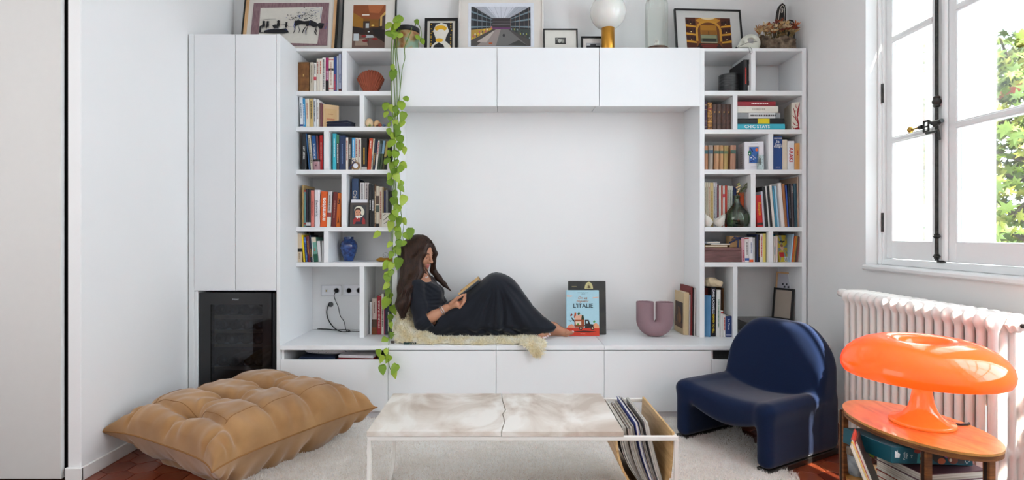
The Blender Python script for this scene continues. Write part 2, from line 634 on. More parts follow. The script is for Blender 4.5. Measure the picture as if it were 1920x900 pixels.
# right wall with two window openings
b = MB()
W0, W1, WZ0, WZ1 = 2.20, 3.17, 1.01, 3.02
b.box(XR, 2.44, W1, YB + .15, -.05, 3.25)
b.box(XR, 2.44, 1.75, 2.06, -.05, 3.25)
b.box(XR, 2.44, 2.06, W1, -.05, WZ0 - .03)
b.box(XR, 2.44, 2.06, W1, WZ1, 3.25)
b.prism([(XR, 2.06), (2.44, 2.06), (2.44, W0), (2.19, W0)], 'z', WZ0 - .03, WZ1)
b.box(XR, 2.44, -.6, -.2, -.05, 3.25)
b.box(XR, 2.44, -.2, 1.75, -.05, .9)
b.box(XR, 2.44, -.2, 1.75, 3.18, 3.25)
struct(b.build('wall_right', WALL))
struct(boxpart('trim_2', (XR - .03, 2.44, 2.07, W1 - .002, WZ0 - .03, WZ0), PAINT, c=.008), 'white window sill board')

# ---- the window: frame, two sashes of three panes each, espagnolette bolt
PW = M('#f1f2f2', .3, var=.008)
win = struct(thing('window_1', 'tall white casement window with two glazed sashes and black bolt', 'window', (2.22, 2.725, WZ0)), None)
def wb(name, x0, x1, y0, y1, z0, z1, mat=PW, parent=win, c=.004):
    return MB().box(x0 - 2.22, x1 - 2.22, y0 - 2.725, y1 - 2.725, z0 - WZ0, z1 - WZ0, c=c).build(name, mat, parent)
wb('window_frame', 2.185, 2.26, 3.135, W1 - .001, WZ0, WZ1)
wb('window_frame', 2.185, 2.26, W0 + .001, 2.24, WZ0, WZ1)
wb('window_frame', 2.185, 2.26, 2.24, 3.135, WZ0, 1.045)
wb('window_frame', 2.185, 2.26, 2.24, 3.135, 2.98, WZ1)
wb('frame_bead', 2.172, 2.19, 3.15, W1 - .001, WZ0, WZ1, c=.006)
PANE = glassy('window_glass', '#f8fbfa', gloss=.02)
for (ya, yb, sy) in ((2.797, 3.092, 1), (2.285, 2.650, -1)):
    sash = wb('sash', 2.20, 2.245, ya - (.072 if sy > 0 else .043), ya, 1.048, 2.975)
    sp = sash
    wb('sash_stile', 2.20, 2.245, yb, yb + (.043 if sy > 0 else .075), 1.048, 2.975, parent=sp)
    wb('sash_rail', 2.20, 2.245, ya, yb, 1.048, 1.145, parent=sp)
    wb('sash_rail', 2.20, 2.245, ya, yb, 2.90, 2.975, parent=sp)
    zs = [1.145, 1.72, 2.29, 2.90]
    for z in zs[1:3]:
        MB().prism([(2.196 - 2.22, z - .008 - WZ0), (2.205 - 2.22, z - .016 - WZ0), (2.24 - 2.22, z - .016 - WZ0), (2.24 - 2.22, z + .016 - WZ0), (2.205 - 2.22, z + .016 - WZ0), (2.196 - 2.22, z + .008 - WZ0)], 'y', ya - 2.725, yb - 2.725).build('muntin', PW, sp)
    for k in range(3):
        wb('pane', 2.222, 2.226, ya, yb, zs[k] + (.014 if k else 0), zs[k + 1] - (.014 if k < 2 else 0), PANE, sp, c=0)
    # putty beads round the panes
    for k in range(3):
        z0, z1 = zs[k] + .014 * (k > 0), zs[k + 1] - .014 * (k < 2)
        bb = MB()
        for (p, q) in (((ya, z0), (ya, z1)), ((yb, z0), (yb, z1)), ((ya, z0), (yb, z0)), ((ya, z1), (yb, z1))):
            bb.tube([(2.206 - 2.22, p[0] - 2.725, p[1] - WZ0), (2.206 - 2.22, q[0] - 2.725, q[1] - WZ0)], .006, 6)
        bb.build('glazing_bead', PW, sp, smooth=40)
wb('meeting_bead', 2.183, 2.202, 2.690, 2.722, 1.05, 2.97, c=.008)
IRON = M2('iron', '#0e0e0e', '#34302b', 60, .45, bump=.3)
BRASS = M('#b08d45', .3, metal=1, var=.1)
x_, y_ = 2.178 - 2.22, 2.742 - 2.725
rod = MB().tube([(x_, y_, 1.055 - WZ0), (x_, y_, 2.98 - WZ0)], .0085, 10).build('bolt_rod', IRON, win, smooth=40)
def turned(z, h, r):
    return MB().lathe([(.009, -h), (r * .9, -h * .75), (r * .75, -h * .5), (r * 1.15, -h * .15), (r * 1.15, h * .15), (r * .75, h * .5), (r * .9, h * .75), (.009, h)], 16, (x_, y_, z - WZ0)).build('bolt_collar', IRON, rod, smooth=50)
turned(1.855, .03, .018); turned(1.177, .012, .015); turned(1.075, .012, .014)
hb = MB()
zc = 1.735 - WZ0
# pierced flat handle towards the far sash
def hy(px): return 2.17 * F / (px - CX) - 2.725
for (p, q, r) in (((1752, .012), (1772, .012), .011), ((1757, .0), (1766, .008), .012), ((1737, .03), (1746, .03), .006), ((1737, .002), (1746, .002), .005), ((1737, -.022), (1746, -.022), .005), ((1729, .006), (1735, .006), .012), ((1746, .03), (1753, .012), .006), ((1737, .03), (1737, -.022), .005), ((1746, .03), (1746, -.02), .005)):
    hb.tube([(x_ - .022, hy(p[0]), zc + p[1]), (x_ - .022, hy(q[0]), zc + q[1])], r, 8)
hb.tube([(x_ - .022, hy(1768), zc + .01), (x_, y_, zc + .01)], .01, 8)
hb.tube([(x_ - .01, hy(1738), zc - .03), (x_ - .01, hy(1759), zc - .03), (x_ - .006, hy(1760), zc - .075)], .008, 8)
hd = hb.build('bolt_handle', IRON, win, smooth=40)
MB().tube([(x_ - .022, hy(1729), zc + .006), (x_ - .022, hy(1715), zc + .006)], .005, 8).lathe([(.0, -.02)] , 3).build('handle_stem', BRASS, hd, smooth=40)
MB().sphere((x_ - .022, hy(1712), zc + .006), .017, 14, 9, sc=(1, .75, 1)).build('handle_knob', BRASS, hd, smooth=40)
for z in (2.00, 1.255):
    MB().tube([(2.183 - 2.22, 3.142 - 2.725, z - .055 - WZ0), (2.183 - 2.22, 3.142 - 2.725, z + .055 - WZ0)], .007, 8).build('hinge', IRON, win, smooth=40)
MB().box(-.05, -.02, -.02, .01, .035, .045, c=.003).build('bolt_keeper', IRON, win)

# ---- shutters folded back outside
SHW = M('#f4f4f2', .55, var=.02)
def shutter(loc, rz, label, face, n=4):
    s = thing('window_shutter', label, 'shutter', loc, (0, 0, rz), group='outside window shutters')
    for k in range(n):
        MB().box(.004 + k * .096, .099 + k * .096, -.015, .015, 0, 2.05, c=.004).build('plank', SHW, s)
    for z in (.25, 1.0, 1.75):
        MB().box(.02, n * .096 - .012, face * .015, face * .033, z, z + .09, c=.004).build('batten', SHW, s)
        MB().tube([(-.004, 0, z - .02), (-.004, 0, z + .11)], .010, 8).build('hinge', SHW, s, smooth=40)
    return s
shutter((2.449, 3.165, 1.0), R(-2), 'white plank shutter folded outward beyond the far sash', 1)
shutter((2.475, 2.185, 1.0), R(-88), 'white plank shutter folded flat against the facade outside', -1)

# ---- second window of the same wall, nearer than the frame: frame with glazing bars
w2 = struct(thing('window_2', 'white framed window nearer along the same wall', 'window', (2.36, 1.05, .9)), None)
for (y0, y1, z0, z1) in ((.66, .70, 0, 2.28), (-1.25, .66, 0, .05), (-1.25, .66, 2.25, 2.28), (.15, .19, .05, 2.25)):
    MB().box(.065, .077, y0, y1, z0, z1, c=.002).build('window_frame', PW, w2)
for (y0, y1) in ((-1.25, -.99), (-.925, -.83), (-.74, -.62), (-.535, -.44)):      # unseen boards added to cut the sun into slivers, with gaps
    MB().box(.066, .076, y0, y1, .05, 2.25, c=.002).build('sun_slit_board', SHW, w2)
MB().box(.0655, .0765, -.99, -.62, 1.80, 2.25, c=.002).build('sun_slit_board', SHW, w2)  # unseen board added to keep the sun off the chair back
for z in (.55, 1.0, 1.45):
    MB().box(.066, .076, -.81, .66, z, z + .06, c=.002).build('muntin', PW, w2)
# ---- maple tree outside
def tree():
    t = thing('maple_tree', 'leafy yellow green maple tree seen outside the window', 'tree', (7.6, 7.6, -3.0))
    BK = M2('bark', '#3d3327', '#6b5c48', 20, .9, bump=.5)
    b = MB()
    g = np.random.default_rng(5)
    b.tube([(0, 0, 0), (.1, 0, 2), (0, .1, 4.2), (.1, 0, 6.5)], [.22, .18, .13, .05], 10)
    tips = []
    for k in range(26):
        z = 2.2 + 4.0 * (k / 26)
        a = k * 2.4
        L = 1.2 + 1.0 * math.sin(math.pi * (k + 3) / 32)
        p1 = (L * .5 * math.cos(a), L * .5 * math.sin(a), z + .4)
        p2 = (L * math.cos(a + .2), L * math.sin(a + .2), z + .6)
        b.tube([(0.05, 0, z), p1, p2], [.05, .03, .01], 6)
        tips += [p1, p2]
    b.build('trunk', BK, t, smooth=50)
    lobe = []
    for i, (a, r) in enumerate([(-90, .25), (-70, .55), (-40, .35), (-15, .95), (15, .45), (40, 1.0), (65, .5), (90, 1.15), (115, .5), (140, 1.0), (165, .45), (195, .95), (220, .35), (250, .55)]):
        lobe.append((r * math.cos(R(a)), r * math.sin(R(a)), 0))
    lobe = np.array(lobe); nl = len(lobe)
    for part, (n, col, seed) in enumerate(((5200, '#56661a', 1), (4200, '#75762a', 2), (2600, '#435416', 3), (260, '#7a3320', 4))):
        g = np.random.default_rng(seed)
        d = g.normal(0, 1, (n, 3)); d /= np.linalg.norm(d, axis=1)[:, None]
        r = g.uniform(.72, 1.02, n)[:, None]
        c = d * r * np.array([2.3, 2.3, 2.6]) + np.array([0, 0, 4.6])
        c += .25 * np.sin(c[:, [1, 2, 0]] * 3.1)
        sz = g.uniform(.07, .13, n)
        rot = g.uniform(0, 6.28, n)
        nrm = d * .7 + g.normal(0, .5, (n, 3)); nrm /= np.linalg.norm(nrm, axis=1)[:, None]
        u = np.cross(nrm, np.array([0, 0, 1.0])); u /= np.linalg.norm(u, axis=1)[:, None] + 1e-9
        v = np.cross(nrm, u)
        lx = lobe[:, 0][None] * np.cos(rot)[:, None] - lobe[:, 1][None] * np.sin(rot)[:, None]
        ly = lobe[:, 0][None] * np.sin(rot)[:, None] + lobe[:, 1][None] * np.cos(rot)[:, None]
        V = c[:, None] + sz[:, None, None] * (lx[..., None] * u[:, None] + ly[..., None] * v[:, None])
        V = np.concatenate([V, c[:, None] + nrm[:, None] * .012], 1).reshape(-1, 3)
        base = (np.arange(n) * (nl + 1))[:, None]
        T = np.concatenate([base + np.array([nl, i, (i + 1) % nl]) for i in range(nl)])
        lm = M(col, .55, var=.25, scale=3)
        ob = link('foliage', qmesh('foliage', V, T, lm, False), t)
        ob['kind'] = 'stuff'
    return t
tree()

# ---- floor: hexagonal terracotta tiles
TERR = [M(c, .28, var=.18, scale=14, bump=.15, coat=.2) for c in ('#7e3a22', '#8a4228', '#74351f', '#934a2e', '#6d2f1c')]
fl = struct(boxpart('floor', (-3.4, 2.5, -.6, YB + .15, -.06, -.005), M('#5a3324', .8, var=.1), c=0))
rr_ = .078
def hexmesh(m):
    b = MB()
    ring = [(math.cos(R(60 * i + 30)), math.sin(R(60 * i + 30))) for i in range(6)]
    vs = [(rr_ * .975 * x, rr_ * .975 * y, -.004) for x, y in ring] + [(rr_ * .975 * x, rr_ * .975 * y, -.0012) for x, y in ring] + [(rr_ * .95 * x, rr_ * .95 * y, 0) for x, y in ring]
    fs = [tuple(range(12, 18))] + [(i + 6 * k, (i + 1) % 6 + 6 * k, (i + 1) % 6 + 6 * k + 6, i + 6 * k + 6) for k in (0, 1) for i in range(6)]
    b.add(vs, fs)
    return b
hexes = [hexmesh(m).mesh('floor_tile', m) for m in TERR]
rest = MB()
dx_, dy_ = rr_ * math.sqrt(3), rr_ * 1.5
row = 0
y = 1.6
while y < 3.72:
    x = -2.1 + (dx_ / 2 if row % 2 else 0)
    while x < 2.13:
        vis = (-2.06 < x < -1.15 and 2.3 < y < 3.2) or (1.25 < x < 2.08 and 2.4 < y < 3.45)
        if vis:
            link('floor_tile', hexes[rnd.randrange(5)], fl, (x, y, rnd.uniform(-.0006, .0)), (0, 0, R(60) * rnd.randrange(6)))
        elif y > 1.6 and not (-1.1 < x < 1.15 and 1.9 < y < 3.4):
            h_ = hexmesh(None)
            rest.add([(vx + x, vy + y, vz) for vx, vy, vz in h_.v], h_.f, rnd.randrange(5))
        x += dx_
    y += dy_; row += 1
o = rest.build('tile_field', TERR, fl); o['kind'] = 'stuff'

# ================================================================== BUILT-IN WALL UNIT
# --- tall cabinet
tc_ = thing('tall_cabinet', 'tall white two door cabinet against the left wall above the wine cooler', 'cabinet', (WX(441, D0), D0, 0))
ox = WX(441, D0)
def tcb(name, p0, p1, z0, z1, y0=0, y1=.596, mat=CAB, c=.002):
    return MB().box(WX(p0, D0) - ox, WX(p1, D0) - ox, y0, y1, z0, z1, c=c).build(name, mat, tc_)
tcb('side_panel', 518.3, 525, 0, ZT)
tcb('filler_panel', 353.5, 363.4, 0, ZT, .001, .02)
tcb('filler_panel', 363.4, 370, 0, WZ(546, D0), .004, .596)
for (a, b_) in ((364, 440.6), (441.4, 517.7)):
    tcb('door', a, b_, WZ(545, D0), ZT - .002, 0, .019)
tcb('body', 354, 518, WZ(546, D0) + .002, ZT - .003, .021, .59, CABI)
# --- wine cooler
cx0, cx1, cz1 = WX(372, D0), WX(515.5, D0), WZ(549, D0)
wc = thing('wine_cooler', 'black glass door wine cooler built in under the tall cabinet', 'wine cooler', ((cx0 + cx1) / 2, D0 + .012, 0.02))
hw = (cx1 - cx0) / 2
GLOSSB = M('#0d0e11', .12, var=.02, coat=.5)
INB = M('#3a414c', .6)
b = MB()
b.box(-hw, -hw + .02, .05, .55, .0, cz1 - .02); b.box(hw - .02, hw, .05, .55, 0, cz1 - .02)
b.box(-hw + .02, hw - .02, .05, .55, 0, .02); b.box(-hw + .02, hw - .02, .05, .55, cz1 - .045, cz1 - .02); b.box(-hw + .02, hw - .02, .53, .55, .02, cz1 - .045)
b.build('body', INB, wc)
def cxp(p): return WX(p, D0 + .012) - wc.location.x
def czp(p): return WZ(p, D0 + .012) - .02
gx0, gx1, gz1, gz0 = cxp(395), cxp(492), czp(571), .10
d_ = MB()
d_.box(-hw, gx0, 0, .045, .02, cz1 - .02); d_.box(gx1, cxp(509), 0, .045, .02, cz1 - .02)
d_.box(gx0, gx1, 0, .045, gz1, cz1 - .02); d_.box(gx0, gx1, 0, .045, .02, gz0)
door = d_.build('door', GLOSSB, wc)
MB().box(gx0, gx1, .004, .010, gz0, gz1).build('glass_pane', glassy('cooler_glass', '#b4bcc8', gloss=.04), door)
MB().box(cxp(510), hw, .002, .05, .02, cz1 - .02, c=.004).build('handle_strip', M('#2a2b2e', .3, metal=.6), door)
text(door, 'Haier', (cxp(442), -.0008, czp(561)), (1, 0, 0), (0, 0, 1), .042, .014, M('#b9bcc2', .3))
PINE = M2('pine', '#8a6a4c', '#b2906a', 8, .5, stretch=(1, 8, 8))
shz = []
for py in (594, 621, 647.5, 690, 733):
    z = WZ(py, D0 + .09) - .02
    shz.append(z)
    s = MB().box(-hw + .022, hw - .022, .078, .52, z - .006, z).build('shelf', M('#3c4048', .4), wc)
    MB().box(-hw + .022, hw - .022, .06, .077, z - .010, z + .012, c=.003).build('shelf_front', PINE, s)
BG = M('#1f2a2c', .12, var=.02, coat=.6)
bott = MB().lathe([(0, .02), (.018, .016), (.030, .0), (.037, .004), (.0385, .012), (.0385, .19), (.030, .225), (.0145, .25), (.0145, .30), (.0, .30)], 20).mesh('wine_bottle', BG, 40)
names = ('first', 'second', 'third', 'fourth', 'fifth')
for si, z in enumerate(shz[:4]):
    for k in range(5):
        if si == 3 and k == 4: continue
        bo = link('wine_bottle', bott, None, (wc.location.x - .165 + k * .083 + (si % 2) * .01, D0 + .10 + rnd.uniform(0, .02), .02 + z + .0395), (R(-90), 0, 0))
        tag(bo, 'dark wine bottle, %s from left on %s shelf from the top of the cooler' % (names[k], names[si]), 'bottle', 'bottles lying in the wine cooler')

# --- left bookcase
def bookcase(name, label, x0, x1, xs, rows, sides):
    t = thing(name, label, 'bookcase', ((x0 + x1) / 2, D1, .469))
    o_x = t.location.x
    def bx(nm, a, b_, z0, z1, y0=0, y1=.32, mat=CAB):
        return MB().box(a - o_x, b_ - o_x, y0, y1, z0 - .469, z1 - .469, c=.0015).build(nm, mat, t)
    for (a, b_) in sides:
        bx('side_panel', a, b_, .4695, ZT, 0, .329)
    for (yt, yb) in xs:
        bx('shelf', x0, x1, WZ(yb, D1), min(WZ(yt, D1), ZT), .0005)
    for (p0, p1, yt, yb) in rows:
        bx('divider', WX(p0, D1), WX(p1, D1), max(WZ(yb, D1), .4695), WZ(yt, D1), .001)
    bx('back_panel', x0, x1, .4695, ZT - .03, .321, .328, CABI)
    return t
XA, XB = WX(525, D0) + .0005, WX(735, D1)
LB = [(88, 96), (170.5, 179), (237.5, 246), (318, 326.5), (425.5, 434), (492, 500)]
bookcase('bookcase', 'white built-in bookcase with uneven compartments, next to the hanging vine', XA, XB, LB,
         [(641, 650, 96, 170.5), (674, 683, 179, 237.5), (607, 616.7, 246, 318), (640, 649.6, 326.5, 425.5), (607, 616, 434, 492), (674, 683, 500, 640)],
         [(XB, WX(745, D1))])
XC, XD = WX(1321, D1), WX(1504, D1)
bookcase('bookcase', 'white built-in bookcase with uneven compartments, beside the window wall', XC, XD, [(88, 96), (170, 179), (242.6, 251), (317.7, 326.5), (425.5, 434), (492, 500.5)],
         [(1408.4, 1417, 96, 170), (1374.3, 1383, 179, 242.6), (1441, 1450, 251, 317.7), (1408, 1417, 326.5, 425.5), (1441, 1450, 434, 492), (1374.7, 1383, 500.5, 640)],
         [(WX(1312, D1), XC), (XD, WX(1512, D1))])
# --- overhead cabinets
for (a, b_, lb) in ((745.3, 931.6, 'nearest the vine'), (932.4, 1122.6, 'in the middle of the three'), (1123.4, 1311.6, 'nearest the window')):
    t = thing('overhead_cabinet', 'white overhead cabinet with plain flap front, ' + lb, 'cabinet', ((WX(a, D1) + WX(b_, D1)) / 2, D1 - .012, 2.07), group='overhead cabinets above the niche')
    hw_ = (WX(b_, D1) - WX(a, D1)) / 2
    MB().box(-hw_, hw_, .02, .34, .033, ZT - 2.07, c=.001).build('body', CABI, t)
    MB().box(-hw_, hw_, 0, .018, 0, ZT - 2.07, c=.002).build('door', CAB, t)
# --- bench
ZW = .469
t = thing('bench_worktop', 'long white worktop running under both bookcases and the niche', 'worktop', (0, D0, ZW - .029))
for (a, b_) in ((WX(525, D0) + .001, WX(929.8, D0)), (WX(930.4, D0), WX(1132.8, D0)), (WX(1133.4, D0), 2.098)):
    MB().box(a, b_, 0, .597, 0, .029, c=.0015).build('worktop_panel', CAB, t)
xs_ = [WX(p, D0) for p in (525.3, 727.6, 930.1, 1133.1, 1334)] + [2.098]
lbs = ['under the left bookcase, with an open slot above its front', 'under the seated woman, next to the vine tip', 'under the middle of the niche', 'behind the blue chair, right of the middle', 'at the far right end, with an open slot above its front']
for k in range(5):
    a, b_ = xs_[k] + .0012, xs_[k + 1] - .0012
    t = thing('bench_cabinet', 'low white bench cabinet ' + lbs[k], 'cabinet', ((a + b_) / 2, D0 + .0, 0.044), group='low cabinets under the worktop')
    hw_ = (b_ - a) / 2
    opn = k in (0, 4)
    top = (WZ(674.5, D0) if opn else .4345) - .044
    MB().box(-hw_, hw_, 0, .018, 0, top, c=.0018).build('drawer_front', CAB, t)
    bb = MB()
    zt = .4395 - .044
    bb.box(-hw_, -hw_ + .016, .0205, .59, 0, zt); bb.box(hw_ - .016, hw_, .0205, .59, 0, zt)
    bb.box(-hw_ + .016, hw_ - .016, .57, .59, 0, zt); bb.box(-hw_ + .016, hw_ - .016, .0205, .57, 0, .016)
    if opn: bb.box(-hw_ + .016, hw_ - .016, .0205, .57, .262, .272)
    bb.build('body', CABI, t)
struct(boxpart('trim_3', (xs_[0], 2.098, D0 + .014, D0 + .034, 0, .043), CAB, c=.001), 'white plinth under the bench cabinets')
# ================================================================== FURNITURE ON THE FLOOR
# --- shag rug
rg = thing('shag_rug', 'cream shaggy wool rug spread under the coffee table and blue chair', 'rug', (.08, 2.6, 0))
RUGM = fibre('rug_wool', '#f8f4ef', '#fefdfb', 5)
MB().box(-1.33, 1.32, -.85, .86, .0005, .016, c=.006).build('backing', M('#f0e8e0', .95, var=.05), rg)
g = np.random.default_rng(11)
n = 120000
xy = np.stack([g.uniform(-1.33, 1.33, n), g.uniform(-.25, .865, n)], 1)
xy[:, 0] += .012 * np.sin(xy[:, 1] * 40)
cl = np.sin(xy[:, 0] * 34 + 2 * np.sin(xy[:, 1] * 17)) * np.sin(xy[:, 1] * 31 + 2 * np.sin(xy[:, 0] * 13))
roots = np.stack([xy[:, 0], xy[:, 1], np.full(n, .014)], 1)
dirs = np.stack([.6 * np.sin(xy[:, 1] * 23 + 3 * cl), .6 * np.cos(xy[:, 0] * 27 + 3 * cl), np.full(n, 1.0)], 1)
o = link('pile', tufts('pile', roots, dirs, .019, .0016, RUGM, .45, 3), rg)
o['kind'] = 'stuff'

# --- suede quilted floor pouf
SUEDE = M2('suede', '#8f6740', '#ad8458', 5, .88, detail=6, lo=.3, hi=.72, sheen=.35, spec=.15)
pf = thing('floor_pouf', 'large quilted tan suede floor pouf with pinched corners', 'pouf', (-1.395, 2.955, 0), (0, 0, R(-30)))
a_, b_ = .475, .495
ys_ = [-.33, -.115, .10, .315]
def pouf_half(top, n=150):
    t = np.linspace(-1, 1, n)
    t = np.sign(t) * (1 - (1 - np.abs(t)) ** 1.35)      # denser at the rim
    U, V = np.meshgrid(t, t, indexing='ij')
    x = a_ * U * (1 - .125 * (1 - V ** 4)); y = b_ * V * (1 - .125 * (1 - U ** 4))
    E = lambda q: np.clip(1 - np.abs(q) ** 5.0, 0, 1) ** .58
    e = E(U) * E(V)
    if top:
        z = .185 + .145 * np.clip(e * 1.10, 0, 1.06) + .010 * np.cos(U * 2) * e
        z += .035 * np.clip(V, 0, 1) * e * (1 - np.abs(U) * .3) + .012 * e * U * U
    else:
        z = .185 - .183 * np.clip(e * 1.5, 0, 1)
        sh = 1 - .20 * np.clip(e * 1.5, 0, 1)
        x, y = x * sh, y * sh
    P = np.stack([x, y, z], -1)
    def nrm(P):
        du = np.gradient(P, axis=0); dv = np.gradient(P, axis=1)
        nn = np.cross(du, dv); nn /= np.linalg.norm(nn, axis=-1, keepdims=True) + 1e-9
        return nn if top else -nn
    N = nrm(P)
    rim = np.clip((1 - np.maximum(np.abs(U), np.abs(V))) / .05, 0, 1)
    D = np.zeros_like(x)
    for k, yy in enumerate(ys_):
        wob = .008 * np.sin(x * 14 + k)
        fall = (.55 + .75 * np.exp(-((x - .03) / .16) ** 2)) if top else np.full_like(x, .5)
        D -= .024 * fall * np.exp(-((y - yy - wob) / .016) ** 2)
        D += .010 * fall * np.exp(-((np.abs(y - yy - wob) - .05) / .035) ** 2)
        if top:
            r = np.hypot(x - .03, y - yy); an = np.arctan2(y - yy, x - .03)
            D -= .055 * np.exp(-(r / .05) ** 2) + .02 * np.exp(-(r / .11) ** 2)
            D += .006 * np.sin(an * 7 + k * 1.7) * np.exp(-((r - .09) / .06) ** 2)
    D += .013 * np.sin(np.pi * (y + .33) / .215) ** 2 * (1 if top else .5)
    # side gathers
    side = np.clip((np.abs(U) - .72) / .2, 0, 1)
    D += .006 * side * np.sin(y * 44 + 1.3 * np.sin(y * 17))
    side2 = np.clip((np.abs(V) - .72) / .2, 0, 1)
    D -= .016 * side2 * np.exp(-((x + .02) / .014) ** 2) - .006 * side2 * np.sin(x * 21)
    for sx in (-1, 1):                                     # tucks next to the corner tips
        D -= .022 * side2 * np.exp(-((x - sx * a_ * .70) / .015) ** 2)
        D -= .018 * np.clip((np.abs(U) - .7) / .2, 0, 1) * np.exp(-((y - sx * b_ * .80) / .014) ** 2)
    D += .003 * np.sin(x * 37 + 3 * np.sin(y * 11)) * np.sin(y * 29 + 2 * np.sin(x * 23))
    P = P + N * (D * rim)[..., None]
    P[..., 2] = np.maximum(P[..., 2], .003)
    idx = np.arange(n * n).reshape(n, n)
    q = np.stack([idx[:-1, :-1], idx[1:, :-1], idx[1:, 1:], idx[:-1, 1:]], -1).reshape(-1, 4)
    if not top: q = q[:, ::-1]
    return P.reshape(-1, 3), q, P
p1, q1, G1 = pouf_half(True); p2, q2, G2 = pouf_half(False)
link('upper_cover', qmesh('upper_cover', p1, q1, SUEDE), pf)
link('lower_cover', qmesh('lower_cover', p2, q2, SUEDE), pf)
rim = [tuple(G1[i, 0]) for i in range(0, 150, 2)] + [tuple(G1[-1, j]) for j in range(0, 150, 2)] + [tuple(G1[i, -1]) for i in range(149, -1, -2)] + [tuple(G1[0, j]) for j in range(149, -1, -2)]
rim2 = [p for i, p in enumerate(rim) if i == 0 or (Vector(p) - Vector(rim[i - 1])).length > 1e-4]
MB().tube(rim2, .004, 6, closed=True).build('seam', M('#8d6236', .9), pf, smooth=60)
# stitched edge lines on the top
for uu in (8, 141):
    i0 = 0 if uu < 75 else 149
    off = 30 if uu < 75 else 119
    MB().tube([tuple(G1[off, j] + np.array([0, 0, .0008])) for j in range(28, 122, 2)], .0016, 5).build('stitching', M('#8a6038', .9), pf, smooth=60)
    MB().tube([tuple(G1[j, off] + np.array([0, 0, .0008])) for j in range(28, 122, 2)], .0016, 5).build('stitching', M('#8a6038', .9), pf, smooth=60)

# --- coffee table
STEEL = M('#e6e3dd', .35, var=.02)
TRAV = M2('travertine', '#bfae9f', '#ebe5dd', 2.0, .32, stretch=(1.5, 1.0, 2), distort=2.0, detail=9, c3='#d9cec2', lo=.34, hi=.58, bump=.03)
ct = thing('coffee_table', 'low coffee table with cracked travertine top and white steel frame', 'coffee table', (.07, 2.43, 0))
def cx_(x): return x - .07
def cy_(y): return y - 2.43
jag = [(-.012, 2.17), (-.008, 2.22), (.0, 2.27), (-.003, 2.33), (-.009, 2.38), (.004, 2.44), (-.004, 2.52), (-.01, 2.58), (-.016, 2.69)]
gap = .0022
MB().prism([(cx_(-.55), cy_(2.17))] + [(cx_(x - gap), cy_(y)) for x, y in jag] + [(cx_(-.55), cy_(2.69))], 'z', .381, .400).build('stone_slab', TRAV, ct)
MB().prism([(cx_(x + gap), cy_(y)) for x, y in jag] + [(cx_(.475), cy_(2.69)), (cx_(.475), cy_(2.17))][0:2], 'z', .3805, .3995).build('stone_slab', TRAV, ct)
q_ = .0085
fr = MB()
for y in (2.18, 2.68):
    fr.box(cx_(-.55), cx_(.695), cy_(y) - q_, cy_(y) + q_, .362, .3795, c=.002)
for x in (-.542, .687):
    fr.box(cx_(x) - q_, cx_(x) + q_, cy_(2.18), cy_(2.68), .3625, .379, c=.002)
fr.build('top_frame', STEEL, ct)
for x in (-.542, .687):
    pth = []
    for k in range(41):
        t = math.pi * k / 40
        c, s_ = math.cos(t), math.sin(t)
        pth.append((cx_(x), cy_(2.43) - .25 * math.copysign(abs(c) ** .5, c), .205 - .187 * abs(s_) ** .62 if 0 < k < 40 else .205))
    pth = [(cx_(x), cy_(2.18), .362)] + pth + [(cx_(x), cy_(2.68), .362)]
    MB().tube(pth, .0105, 4).build('leg_hoop', STEEL, ct, smooth=30)
PLY = M2('plywood', '#b58d5a', '#d8b581', 5, .45, stretch=(2, .6, 6), distort=1.2)
sl = [(.455, .362), (.462, .30), (.480, .24), (.510, .185), (.545, .14), (.585, .112), (.62, .112), (.645, .135), (.660, .19), (.668, .26), (.676, .39)]
def offset(path, t):
    out = []
    for i, p in enumerate(path):
        a = path[max(i - 1, 0)]; b = path[min(i + 1, len(path) - 1)]
        dx, dy = b[0] - a[0], b[1] - a[1]; l = math.hypot(dx, dy)
        out.append((p[0] - dy / l * t, p[1] + dx / l * t))
    return out
prof = sl + offset(sl, -.009)[::-1]
MB().grid(lambda u, v: (0, 0, 0), 2, 2)
b = MB(); n = len(sl); o2 = offset(sl, -.009)
vs_ = [(cx_(x), cy_(yy), z) for yy in (2.192, 2.668) for (x, z) in sl + o2]
fs_ = []
for i in range(n - 1):
    fs_ += [(i, i + 1, 2 * n + i + 1, 2 * n + i), (n + i, 3 * n + i, 3 * n + i + 1, n + i + 1), (i, n + i, n + i + 1, i + 1), (2 * n + i, 2 * n + i + 1, 3 * n + i + 1, 3 * n + i)]
fs_ += [(0, 2 * n, 3 * n, n), (n - 1, 2 * n - 1, 4 * n - 1, 3 * n - 1)]
b.add(vs_, fs_).build('magazine_sling', PLY, ct, smooth=40)
MB().lathe([(0, -.001), (.006, -.001), (.006, .002), (0, .002)], 12).build('sling_bolt', STEEL, ct, (cx_(.668), cy_(2.19), .20), (R(90), 0, 0))
